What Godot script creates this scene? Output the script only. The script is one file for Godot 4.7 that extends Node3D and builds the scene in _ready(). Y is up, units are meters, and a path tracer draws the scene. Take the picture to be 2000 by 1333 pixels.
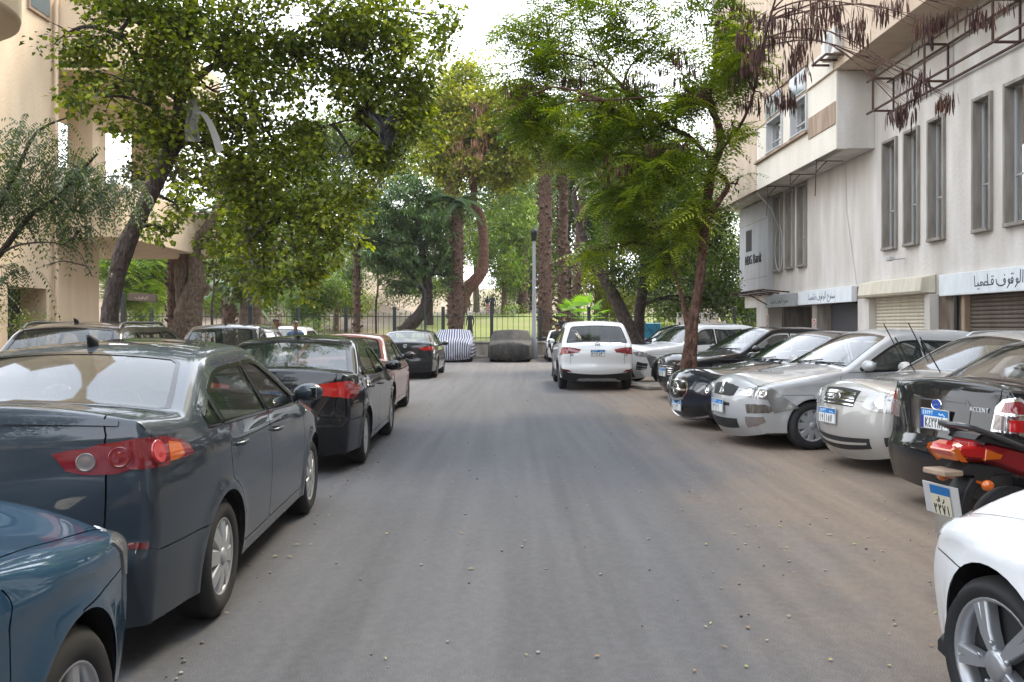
extends Node3D

# ---------------------------------------------------------------- mesh building
class MB:
	var v := PackedVector3Array()
	var n := PackedVector3Array()
	var uv := PackedVector2Array()
	var c := PackedColorArray()
	var colored := false
	var col := Color.WHITE

	func vert(p: Vector3, nn: Vector3, t: Vector2) -> void:
		v.append(p)
		n.append(nn)
		uv.append(t)
		c.append(col)

	func tri(a: Vector3, b: Vector3, d: Vector3, na: Vector3, nb: Vector3, nd: Vector3, ta := Vector2.ZERO, tb := Vector2.ZERO, td := Vector2.ZERO) -> void:
		if (b - a).cross(d - a).dot(na + nb + nd) > 0.0:   # front faces run clockwise
			vert(a, na, ta)
			vert(d, nd, td)
			vert(b, nb, tb)
		else:
			vert(a, na, ta)
			vert(b, nb, tb)
			vert(d, nd, td)

	func quad(a: Vector3, b: Vector3, d: Vector3, e: Vector3, nn: Vector3) -> void:
		var s := Vector2((b - a).length(), (e - a).length())
		tri(a, b, d, nn, nn, nn, Vector2.ZERO, Vector2(s.x, 0), s)
		tri(a, d, e, nn, nn, nn, Vector2.ZERO, s, Vector2(0, s.y))

	func flat(a: Vector3, b: Vector3, d: Vector3, up: Vector3) -> void:
		var nn := (b - a).cross(d - a).normalized()
		if nn.dot(up) < 0.0:
			nn = -nn
		tri(a, b, d, nn, nn, nn, Vector2(a.x, a.z), Vector2(b.x, b.z), Vector2(d.x, d.z))

	# box with rounded (chamfered and smooth-shaded) edges
	func box(at: Vector3, size: Vector3, bevel := 0.01, basis := Basis()) -> void:
		var h := size * 0.5
		bevel = minf(bevel, minf(h.x, minf(h.y, h.z)) * 0.98)
		var i := h - Vector3.ONE * bevel
		for ax in 3:
			var e1 := (ax + 1) % 3
			var e2 := (ax + 2) % 3
			for s in [-1.0, 1.0]:
				var nn := Vector3.ZERO
				nn[ax] = s
				var q := []
				for k in [[-1, -1], [1, -1], [1, 1], [-1, 1]]:
					var p := Vector3.ZERO
					p[ax] = s * h[ax]
					p[e1] = k[0] * i[e1]
					p[e2] = k[1] * i[e2]
					q.append(at + basis * p)
				quad(q[0], q[1], q[2], q[3], basis * nn)
			for s1 in [-1.0, 1.0]:
				for s2 in [-1.0, 1.0]:
					var na := Vector3.ZERO
					na[e1] = s1
					var nb := Vector3.ZERO
					nb[e2] = s2
					var pa := Vector3.ZERO
					pa[e1] = s1 * h[e1]
					pa[e2] = s2 * i[e2]
					var pb := Vector3.ZERO
					pb[e1] = s1 * i[e1]
					pb[e2] = s2 * h[e2]
					var l := Vector3.ZERO
					l[ax] = i[ax]
					var A := at + basis * (pa - l)
					var B := at + basis * (pa + l)
					var C := at + basis * (pb + l)
					var D := at + basis * (pb - l)
					na = basis * na
					nb = basis * nb
					tri(A, B, C, na, na, nb, Vector2(0, -l[ax]), Vector2(0, l[ax]), Vector2(bevel, l[ax]))
					tri(A, C, D, na, nb, nb, Vector2(0, -l[ax]), Vector2(bevel, l[ax]), Vector2(bevel, -l[ax]))
		for sx in [-1.0, 1.0]:
			for sy in [-1.0, 1.0]:
				for sz in [-1.0, 1.0]:
					var s := Vector3(sx, sy, sz)
					var a := at + basis * (s * Vector3(h.x, i.y, i.z))
					var b := at + basis * (s * Vector3(i.x, h.y, i.z))
					var d := at + basis * (s * Vector3(i.x, i.y, h.z))
					tri(a, b, d, basis * Vector3(sx, 0, 0), basis * Vector3(0, sy, 0), basis * Vector3(0, 0, sz))

	# tube through points with a radius at each; wob adds an uneven skin
	func tube(pts: PackedVector3Array, rad: PackedFloat32Array, sides := 8, cap := true, noise: FastNoiseLite = null, wob := 0.0) -> void:
		var m := pts.size()
		if m < 2:
			return
		var t0 := (pts[1] - pts[0]).normalized()
		var side := t0.cross(Vector3.UP if absf(t0.y) < 0.9 else Vector3.RIGHT).normalized()
		var prev := PackedVector3Array()
		var prevn := PackedVector3Array()
		var len := 0.0
		var plen := 0.0
		for k in m:
			var t := (pts[mini(k + 1, m - 1)] - pts[maxi(k - 1, 0)]).normalized()
			side = (side - t * side.dot(t)).normalized()
			var up := t.cross(side)
			if k > 0:
				len += (pts[k] - pts[k - 1]).length()
			var ring := PackedVector3Array()
			var ringn := PackedVector3Array()
			for s in sides:
				var a := TAU * s / sides
				var d := side * cos(a) + up * sin(a)
				var r := rad[k]
				if noise:
					var q := pts[k] + d * r
					r *= 1.0 + wob * noise.get_noise_3d(q.x, q.y * 0.35, q.z)
				ring.append(pts[k] + d * r)
				ringn.append(d)
			if k > 0:
				for s in sides:
					var s2 := (s + 1) % sides
					var u0 := float(s) / sides
					var u1 := float(s + 1) / sides
					tri(prev[s], prev[s2], ring[s2], prevn[s], prevn[s2], ringn[s2], Vector2(u0, plen), Vector2(u1, plen), Vector2(u1, len))
					tri(prev[s], ring[s2], ring[s], prevn[s], ringn[s2], ringn[s], Vector2(u0, plen), Vector2(u1, len), Vector2(u0, len))
			elif cap:
				for s in sides:
					tri(pts[0], ring[s], ring[(s + 1) % sides], -t, -t, -t)
			if k == m - 1 and cap:
				for s in sides:
					tri(pts[k], ring[s], ring[(s + 1) % sides], t, t, t)
			prev = ring
			prevn = ringn
			plen = len

	func bar(a: Vector3, b: Vector3, r: float, sides := 6, r2 := -1.0) -> void:
		tube(PackedVector3Array([a, b]), PackedFloat32Array([r, r if r2 < 0.0 else r2]), sides)

	# turn a profile [(radius, height)...] round the axis of basis.y; smooth unless a point is repeated
	func lathe(prof: PackedVector2Array, at := Vector3.ZERO, basis := Basis(), sides := 24) -> void:
		var m := prof.size()
		var nn := PackedVector2Array()
		for k in m:
			var a := prof[maxi(k - 1, 0)]
			var b := prof[mini(k + 1, m - 1)]
			var pa := (prof[k] - a)
			var pb := (b - prof[k])
			var t := Vector2.ZERO
			if pa.length() > 1e-5:
				t += pa.normalized()
			if pb.length() > 1e-5:
				t += pb.normalized()
			if k > 0 and k < m - 1 and (pa.length() < 1e-5 or pb.length() < 1e-5):
				t = pb if pa.length() < 1e-5 else pa
			t = t.normalized()
			nn.append(Vector2(t.y, -t.x))
		for k in m - 1:
			if prof[k].distance_to(prof[k + 1]) < 1e-5:
				continue
			for s in sides:
				var a0 := TAU * s / sides
				var a1 := TAU * (s + 1) / sides
				var d0 := Vector3(cos(a0), 0, sin(a0))
				var d1 := Vector3(cos(a1), 0, sin(a1))
				var p := [d0 * prof[k].x + Vector3(0, prof[k].y, 0), d1 * prof[k].x + Vector3(0, prof[k].y, 0), d1 * prof[k + 1].x + Vector3(0, prof[k + 1].y, 0), d0 * prof[k + 1].x + Vector3(0, prof[k + 1].y, 0)]
				var q := [d0 * nn[k].x + Vector3(0, nn[k].y, 0), d1 * nn[k].x + Vector3(0, nn[k].y, 0), d1 * nn[k + 1].x + Vector3(0, nn[k + 1].y, 0), d0 * nn[k + 1].x + Vector3(0, nn[k + 1].y, 0)]
				for i in 4:
					p[i] = at + basis * p[i]
					q[i] = basis * q[i]
				var u0 := float(s) / sides
				var u1 := float(s + 1) / sides
				var v0 := float(k) / m
				var v1 := float(k + 1) / m
				tri(p[0], p[1], p[2], q[0], q[1], q[2], Vector2(u0, v0), Vector2(u1, v0), Vector2(u1, v1))
				tri(p[0], p[2], p[3], q[0], q[2], q[3], Vector2(u0, v0), Vector2(u1, v1), Vector2(u0, v1))

	# a flat outline with thickness: poly lies in basis.x/basis.y, depth along basis.z
	func slab(poly: PackedVector2Array, depth: float, at := Vector3.ZERO, basis := Basis(), bevel := 0.0) -> void:
		var face := poly
		if bevel > 0.0:
			var shr := Geometry2D.offset_polygon(poly, -bevel)
			if shr.size() == 1:
				face = shr[0]
		var idx := Geometry2D.triangulate_polygon(face)
		var nz := basis.z
		for k in range(0, idx.size(), 3):
			var a := face[idx[k]]
			var b := face[idx[k + 1]]
			var d := face[idx[k + 2]]
			for s in [-0.5, 0.5]:
				var o: Vector3 = nz * depth * s
				var q: Vector3 = nz * signf(s)
				tri(at + basis.x * a.x + basis.y * a.y + o, at + basis.x * b.x + basis.y * b.y + o, at + basis.x * d.x + basis.y * d.y + o, q, q, q, a, b, d)
		var cw := Geometry2D.is_polygon_clockwise(poly)
		var hz := depth * 0.5 - bevel
		for k in poly.size():
			var a := poly[k]
			var b := poly[(k + 1) % poly.size()]
			var t := (b - a).normalized()
			var o2 := Vector2(t.y, -t.x) * (-1.0 if cw else 1.0)
			var q := (basis.x * o2.x + basis.y * o2.y).normalized()
			var A := at + basis.x * a.x + basis.y * a.y
			var B := at + basis.x * b.x + basis.y * b.y
			quad(A - nz * hz, B - nz * hz, B + nz * hz, A + nz * hz, q)
			if bevel > 0.0 and face.size() != 0:
				for s in [-1.0, 1.0]:
					var ia := A - q * bevel
					var ib := B - q * bevel
					var z1: Vector3 = nz * s * hz
					var z2: Vector3 = nz * s * depth * 0.5
					var qq: Vector3 = (q + nz * s).normalized()
					tri(A + z1, B + z1, ib + z2, q, q, qq)
					tri(A + z1, ib + z2, ia + z2, q, qq, qq)

	func ball(at: Vector3, r: Vector3, rings := 8, sides := 12, basis := Basis()) -> void:
		for i in rings:
			for s in sides:
				var p := []
				var q := []
				for k in [[i, s], [i, s + 1], [i + 1, s + 1], [i + 1, s]]:
					var th: float = PI * k[0] / rings
					var ph: float = TAU * k[1] / sides
					var d := Vector3(sin(th) * cos(ph), cos(th), sin(th) * sin(ph))
					p.append(at + basis * (d * r))
					q.append((basis * (d / r)).normalized())
				tri(p[0], p[1], p[2], q[0], q[1], q[2])
				tri(p[0], p[2], p[3], q[0], q[2], q[3])

	func mesh() -> ArrayMesh:
		var m := ArrayMesh.new()
		if v.size() == 0:
			return m
		var arr := []
		arr.resize(Mesh.ARRAY_MAX)
		arr[Mesh.ARRAY_VERTEX] = v
		arr[Mesh.ARRAY_NORMAL] = n
		arr[Mesh.ARRAY_TEX_UV] = uv
		if colored:
			arr[Mesh.ARRAY_COLOR] = c
		m.add_surface_from_arrays(Mesh.PRIMITIVE_TRIANGLES, arr)
		return m


# ---------------------------------------------------------------- cutting outlines out of curved sheets
# surf(point2, offset) gives a place in space. Cells wholly inside the outline become two triangles, cells on its edge are clipped.
static func cut(mb: MB, surf: Callable, outer: PackedVector2Array, holes: Array, cell: Vector2, off := 0.0, skirt := 0.0, out_hint := Vector3.ZERO) -> void:
	if outer.size() < 3:
		return
	var lo := outer[0]
	var hi := outer[0]
	for p in outer:
		lo = lo.min(p)
		hi = hi.max(p)
	var i0 := Vector2i((lo / cell).floor())
	var i1 := Vector2i((hi / cell).ceil())
	var marked := {}
	var loops := [outer]
	loops.append_array(holes)
	for loop in loops:
		for k in loop.size():
			var a: Vector2 = loop[k]
			var b: Vector2 = loop[(k + 1) % loop.size()]
			var steps := int(ceil(maxf(absf(b.x - a.x) / cell.x, absf(b.y - a.y) / cell.y) * 9.0)) + 1
			for s in steps + 1:
				marked[Vector2i((a.lerp(b, float(s) / steps) / cell).floor())] = true
	var cache := {}
	var eps := Vector2(cell.x * 0.22, cell.y * 0.22)
	for j in range(i0.y, i1.y):
		for i in range(i0.x, i1.x):
			var key := Vector2i(i, j)
			var c0 := Vector2(i, j) * cell
			var c1 := c0 + cell
			var rect := PackedVector2Array([c0, Vector2(c1.x, c0.y), c1, Vector2(c0.x, c1.y)])
			var pieces := []
			if marked.has(key):
				pieces = Geometry2D.intersect_polygons(rect, outer)
				for h in holes:
					var next := []
					for q in pieces:
						for w in Geometry2D.clip_polygons(q, h):
							if not Geometry2D.is_polygon_clockwise(w):
								next.append(w)
					pieces = next
			else:
				var mid := (c0 + c1) * 0.5
				if not Geometry2D.is_point_in_polygon(mid, outer):
					continue
				var inside := true
				for h in holes:
					if Geometry2D.is_point_in_polygon(mid, h):
						inside = false
						break
				if not inside:
					continue
				pieces = [rect]
			for q in pieces:
				var idx := PackedInt32Array([0, 1, 2, 0, 2, 3]) if q.size() == 4 and not marked.has(key) else Geometry2D.triangulate_polygon(q)
				var P := []
				for w in q:
					var ck := Vector2i((w / cell * 256.0).round())
					if not cache.has(ck):
						cache[ck] = place(surf, w, eps, off, out_hint)
					P.append(cache[ck])
				for k in range(0, idx.size(), 3):
					var A: Array = P[idx[k]]
					var B: Array = P[idx[k + 1]]
					var C: Array = P[idx[k + 2]]
					mb.tri(A[0], B[0], C[0], A[1], B[1], C[1], A[2], B[2], C[2])
	if skirt != 0.0:
		for loop in loops:
			for k in loop.size():
				var a: Vector2 = loop[k]
				var b: Vector2 = loop[(k + 1) % loop.size()]
				var steps := int(ceil(maxf(absf(b.x - a.x) / cell.x, absf(b.y - a.y) / cell.y))) + 1
				for s in steps:
					var pa := place(surf, a.lerp(b, float(s) / steps), eps, off, out_hint)
					var pb := place(surf, a.lerp(b, float(s + 1) / steps), eps, off, out_hint)
					var sa: Vector3 = pa[0] - pa[1] * skirt
					var sb: Vector3 = pb[0] - pb[1] * skirt
					var nn: Vector3 = (pb[0] - pa[0]).cross(pa[1]).normalized()
					if nn.length() < 0.5:
						continue
					var cw := Geometry2D.is_polygon_clockwise(loop)
					if cw:
						nn = -nn
					mb.tri(pa[0], pb[0], sb, nn, nn, nn)
					mb.tri(pa[0], sb, sa, nn, nn, nn)


static func place(surf: Callable, w: Vector2, eps: Vector2, off: float, hint: Vector3) -> Array:
	var p: Vector3 = surf.call(w)
	var du: Vector3 = surf.call(w + Vector2(eps.x, 0)) - surf.call(w - Vector2(eps.x, 0))
	var dv: Vector3 = surf.call(w + Vector2(0, eps.y)) - surf.call(w - Vector2(0, eps.y))
	var nn := du.cross(dv).normalized()
	if hint != Vector3.ZERO:
		if nn.dot(hint) < 0.0:
			nn = -nn
	elif nn.dot(p - Vector3(0, 0.6, clampf(p.z, -1.5, 1.5))) < 0.0:   # away from the middle of the car
		nn = -nn
	return [p + nn * off, nn, w]


static func rect2(a: float, b: float, c: float, d: float) -> PackedVector2Array:
	return PackedVector2Array([Vector2(a, b), Vector2(c, b), Vector2(c, d), Vector2(a, d)])


static func circle2(o: Vector2, r: Vector2, m := 20) -> PackedVector2Array:
	var p := PackedVector2Array()
	for k in m:
		p.append(o + Vector2(cos(TAU * k / m), sin(TAU * k / m)) * r)
	return p


static func first(list: Array) -> PackedVector2Array:
	var best := PackedVector2Array()
	var most := 0.0
	for q in list:
		var a := 0.0
		for k in q.size():
			a += q[k].cross(q[(k + 1) % q.size()])
		if absf(a) > most:
			most = absf(a)
			best = q
	return best


static func grown(p: PackedVector2Array, d: float) -> PackedVector2Array:
	return first(Geometry2D.offset_polygon(p, d, Geometry2D.JOIN_ROUND))


static func ccw(p: PackedVector2Array) -> PackedVector2Array:
	if Geometry2D.is_polygon_clockwise(p):
		p.reverse()
	return p


static func spline(pts: Array, per := 6) -> PackedVector3Array:
	var out := PackedVector3Array()
	for i in pts.size() - 1:
		var p0: Vector3 = pts[maxi(i - 1, 0)]
		var p1: Vector3 = pts[i]
		var p2: Vector3 = pts[i + 1]
		var p3: Vector3 = pts[mini(i + 2, pts.size() - 1)]
		for s in per:
			var t := float(s) / per
			out.append(0.5 * (2.0 * p1 + (p2 - p0) * t + (2.0 * p0 - 5.0 * p1 + 4.0 * p2 - p3) * t * t + (3.0 * p1 - p0 - 3.0 * p2 + p3) * t * t * t))
	out.append(pts[-1])
	return out


static func ramp(rads: Array, per := 6) -> PackedFloat32Array:
	var out := PackedFloat32Array()
	for i in rads.size() - 1:
		for s in per:
			out.append(lerpf(rads[i], rads[i + 1], float(s) / per))
	out.append(rads[-1])
	return out


# ---------------------------------------------------------------- scene helpers
var used := {}


func numbered(called: String) -> String:
	if not used.has(called):
		used[called] = 0
		return called
	used[called] += 1
	return "%s_%03d" % [called, used[called]]


func thing(called: String, label: String, category: String, at := Vector3.ZERO, turn := 0.0, group := "") -> Node3D:
	var o := Node3D.new()
	o.name = numbered(called)
	add_child(o, true)
	o.position = at
	o.rotation.y = turn
	o.set_meta("label", label)
	o.set_meta("category", category)
	if group:
		o.set_meta("group", group)
	return o


func part(called: String, mesh: Mesh, m: Material, parent: Node) -> MeshInstance3D:
	var o := MeshInstance3D.new()
	o.name = called if not parent.has_node(called) else _next(parent, called)
	o.mesh = mesh
	o.material_override = m
	parent.add_child(o, true)
	return o


func _next(parent: Node, called: String) -> String:
	var k := 1
	while parent.has_node("%s_%03d" % [called, k]):
		k += 1
	return "%s_%03d" % [called, k]


func single(called: String, label: String, category: String, mesh: Mesh, m: Material, at := Vector3.ZERO, turn := 0.0, group := "") -> MeshInstance3D:
	var o := MeshInstance3D.new()
	o.name = numbered(called)
	o.mesh = mesh
	o.material_override = m
	add_child(o, true)
	o.position = at
	o.rotation.y = turn
	o.set_meta("label", label)
	o.set_meta("category", category)
	if group:
		o.set_meta("group", group)
	return o


func setting(called: String, mesh: Mesh, m: Material, at := Vector3.ZERO) -> MeshInstance3D:
	var o := MeshInstance3D.new()
	o.name = numbered(called)
	o.mesh = mesh
	o.material_override = m
	add_child(o, true)
	o.position = at
	o.set_meta("kind", "structure")
	return o


const FOC := 1725.0   # the photograph's focal length in its own pixels, with its horizon row
const HOR := 636.0
const EYE := 1.6


func at(x: float, y: float, d: float) -> Vector3:
	return Vector3((x - 1000.0) * d / FOC, EYE + (HOR - y) * d / FOC, -d)


# ---------------------------------------------------------------- materials
func mat(lin: Color, rough := 0.6, metal := 0.0) -> StandardMaterial3D:
	var m := StandardMaterial3D.new()
	m.albedo_color = lin.linear_to_srgb()
	m.roughness = rough
	m.metallic = metal
	return m


func noise_tex(seed_: int, freq: float, size := 256, lo := Color(0, 0, 0), hi := Color(1, 1, 1), octaves := 4, normal := false, bump := 4.0) -> NoiseTexture2D:
	var f := FastNoiseLite.new()
	f.seed = seed_
	f.frequency = freq
	f.fractal_octaves = octaves
	var t := NoiseTexture2D.new()
	t.width = size
	t.height = size
	t.seamless = true
	t.noise = f
	if normal:
		t.as_normal_map = true
		t.bump_strength = bump
	else:
		var g := Gradient.new()
		g.set_color(0, lo)
		g.set_color(1, hi)
		t.color_ramp = g
	return t
var M := {}


func paint(lin: Color, flake := 0.35, dust := 0.0) -> StandardMaterial3D:
	var m := mat(lin, 0.5, flake * 0.6)
	m.metallic_specular = 0.2
	m.clearcoat_enabled = true
	m.clearcoat = 1.0
	m.clearcoat_roughness = 0.02 + dust * 0.10
	if dust > 0.0:
		m.roughness_texture = M.dust_rough
		m.roughness = 0.55
		m.uv1_triplanar = true
		m.uv1_scale = Vector3.ONE * 0.7
		m.detail_enabled = true
		m.detail_albedo = M.dust_col
		m.detail_mask = M.dust_mask if dust < 0.5 else M.dust_mask2
		m.detail_blend_mode = BaseMaterial3D.BLEND_MODE_MIX
	return m


func make_materials() -> void:
	M.rubber = mat(Color(0.012, 0.012, 0.013), 0.75)
	M.alloy = mat(Color(0.42, 0.43, 0.45), 0.35, 0.75)
	M.cover = mat(Color(0.34, 0.35, 0.36), 0.42, 0.35)
	M.dark_alloy = mat(Color(0.08, 0.08, 0.085), 0.35, 0.6)
	M.black = mat(Color(0.012, 0.012, 0.013), 0.6)
	M.black_gloss = mat(Color(0.008, 0.008, 0.009), 0.12)
	M.interior = mat(Color(0.045, 0.043, 0.04), 0.8)
	M.interior_light = mat(Color(0.2, 0.19, 0.17), 0.8)
	M.chrome = mat(Color(0.75, 0.76, 0.78), 0.12, 1.0)
	M.mirror = mat(Color(0.3, 0.31, 0.33), 0.04, 1.0)
	M.plate_edge = mat(Color(0.5, 0.5, 0.5), 0.4, 0.3)
	M.red_lamp = mat(Color(0.17, 0.004, 0.009), 0.12)
	M.red_bright = mat(Color(0.38, 0.010, 0.010), 0.1)
	M.dark_red = mat(Color(0.12, 0.004, 0.01), 0.12)
	M.amber = mat(Color(0.5, 0.10, 0.008), 0.12)
	M.clear_lamp = mat(Color(0.2, 0.17, 0.16), 0.15, 0.3)
	M.head = mat(Color(0.27, 0.27, 0.265), 0.15, 0.55)
	M.head_dark = mat(Color(0.05, 0.052, 0.056), 0.1, 0.3)
	M.lens = mat(Color(0.7, 0.72, 0.74), 0.05, 0.9)
	for k in ["red_lamp", "red_bright", "dark_red", "amber", "clear_lamp", "head", "head_dark"]:
		M[k].clearcoat_enabled = true
		M[k].clearcoat = 1.0
		M[k].clearcoat_roughness = 0.03
	var g := StandardMaterial3D.new()
	g.transparency = BaseMaterial3D.TRANSPARENCY_ALPHA
	g.albedo_color = Color(0.16, 0.2, 0.19, 0.4)
	g.roughness = 0.04
	g.metallic_specular = 0.9
	M.glass = g
	var gd: StandardMaterial3D = g.duplicate()
	gd.albedo_color = Color(0.04, 0.05, 0.06, 0.85)
	gd.metallic_specular = 0.5
	M.glass_dark = gd
	var gm: StandardMaterial3D = g.duplicate()
	gm.albedo_color = Color(0.10, 0.14, 0.13, 0.68)
	M.glass_mid = gm
	M.dust_rough = noise_tex(11, 0.02, 256, Color(0.55, 0.55, 0.55), Color(1, 1, 1))
	M.dust_mask = noise_tex(12, 0.012, 256, Color(0.0, 0.0, 0.0), Color(0.28, 0.28, 0.28), 6)
	M.dust_mask2 = noise_tex(13, 0.012, 256, Color(0.15, 0.15, 0.15), Color(0.55, 0.55, 0.55), 6)
	M.dust_col = noise_tex(14, 0.03, 128, Color(0.45, 0.41, 0.36), Color(0.55, 0.51, 0.46))
	M.white_print = mat(Color(0.7, 0.7, 0.7), 0.5)
	M.plate_blank = M.white_print


func rendered(lin: Color, sd: int, amount := 0.14, scale := 0.25) -> StandardMaterial3D:
	var m := mat(lin, 0.9)
	m.albedo_texture = noise_tex(sd, 0.008, 512, Color(1 - amount * 1.7, 1 - amount * 1.9, 1 - amount * 2.2), Color(1, 1, 1), 6)
	m.uv1_triplanar = true
	m.uv1_scale = Vector3(scale, scale * 0.22, scale)
	m.normal_enabled = true
	m.normal_texture = M.grain_normal
	m.normal_scale = 0.09
	return m


func setting_materials() -> void:
	M.grain_normal = noise_tex(150, 0.28, 512, Color.BLACK, Color.WHITE, 3, true, 5.0)
	M.bark_normal = noise_tex(151, 0.03, 256, Color.BLACK, Color.WHITE, 5, true, 14.0)
	M.concrete = rendered(Color(0.30, 0.28, 0.25), 101, 0.2, 0.5)
	M.render_white = rendered(Color(0.60, 0.575, 0.545), 102, 0.085)
	M.render_cream = rendered(Color(0.64, 0.60, 0.52), 103, 0.045)
	M.render_tan = rendered(Color(0.54, 0.43, 0.33), 104, 0.07)
	M.render_beige = rendered(Color(0.62, 0.50, 0.355), 105, 0.05)
	M.stone_dark = rendered(Color(0.30, 0.28, 0.255), 107, 0.15, 0.8)
	M.stone_brown = rendered(Color(0.20, 0.16, 0.13), 108, 0.25, 0.8)
	M.stone_tan = rendered(Color(0.36, 0.27, 0.20), 109, 0.15, 0.8)
	M.alu = mat(Color(0.42, 0.42, 0.42), 0.4, 0.3)
	M.blind = mat(Color(0.42, 0.49, 0.51), 0.8)
	var g := StandardMaterial3D.new()
	g.transparency = BaseMaterial3D.TRANSPARENCY_ALPHA
	g.albedo_color = Color(0.2, 0.26, 0.28, 0.15)
	g.roughness = 0.03
	g.metallic_specular = 0.8
	M.window_glass = g
	M.window_dark = mat(Color(0.09, 0.12, 0.13), 0.06)
	M.door_grey = mat(Color(0.055, 0.055, 0.065), 0.6)
	M.shutter_cream = rendered(Color(0.62, 0.58, 0.48), 110, 0.08, 0.8)
	M.shutter_brown = rendered(Color(0.13, 0.105, 0.085), 111, 0.15, 0.8)
	M.sign_white = mat(Color(0.60, 0.61, 0.62), 0.6)
	M.sign_grey = mat(Color(0.3, 0.3, 0.31), 0.6)
	M.panel_grey = rendered(Color(0.42, 0.42, 0.43), 112, 0.06, 0.3)
	M.rust = rendered(Color(0.10, 0.05, 0.035), 113, 0.25, 1.5)
	M.cable = mat(Color(0.35, 0.34, 0.32), 0.7)
	M.ac_white = mat(Color(0.55, 0.53, 0.48), 0.6)
	M.scuff = rendered(Color(0.2, 0.19, 0.185), 120, 0.35, 4.0)
	M.blue_gloss = mat(Color(0.02, 0.06, 0.3), 0.15)
	M.post_grey = mat(Color(0.22, 0.225, 0.235), 0.6, 0.1)
	M.board_brown = mat(Color(0.06, 0.035, 0.02), 0.7)
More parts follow.
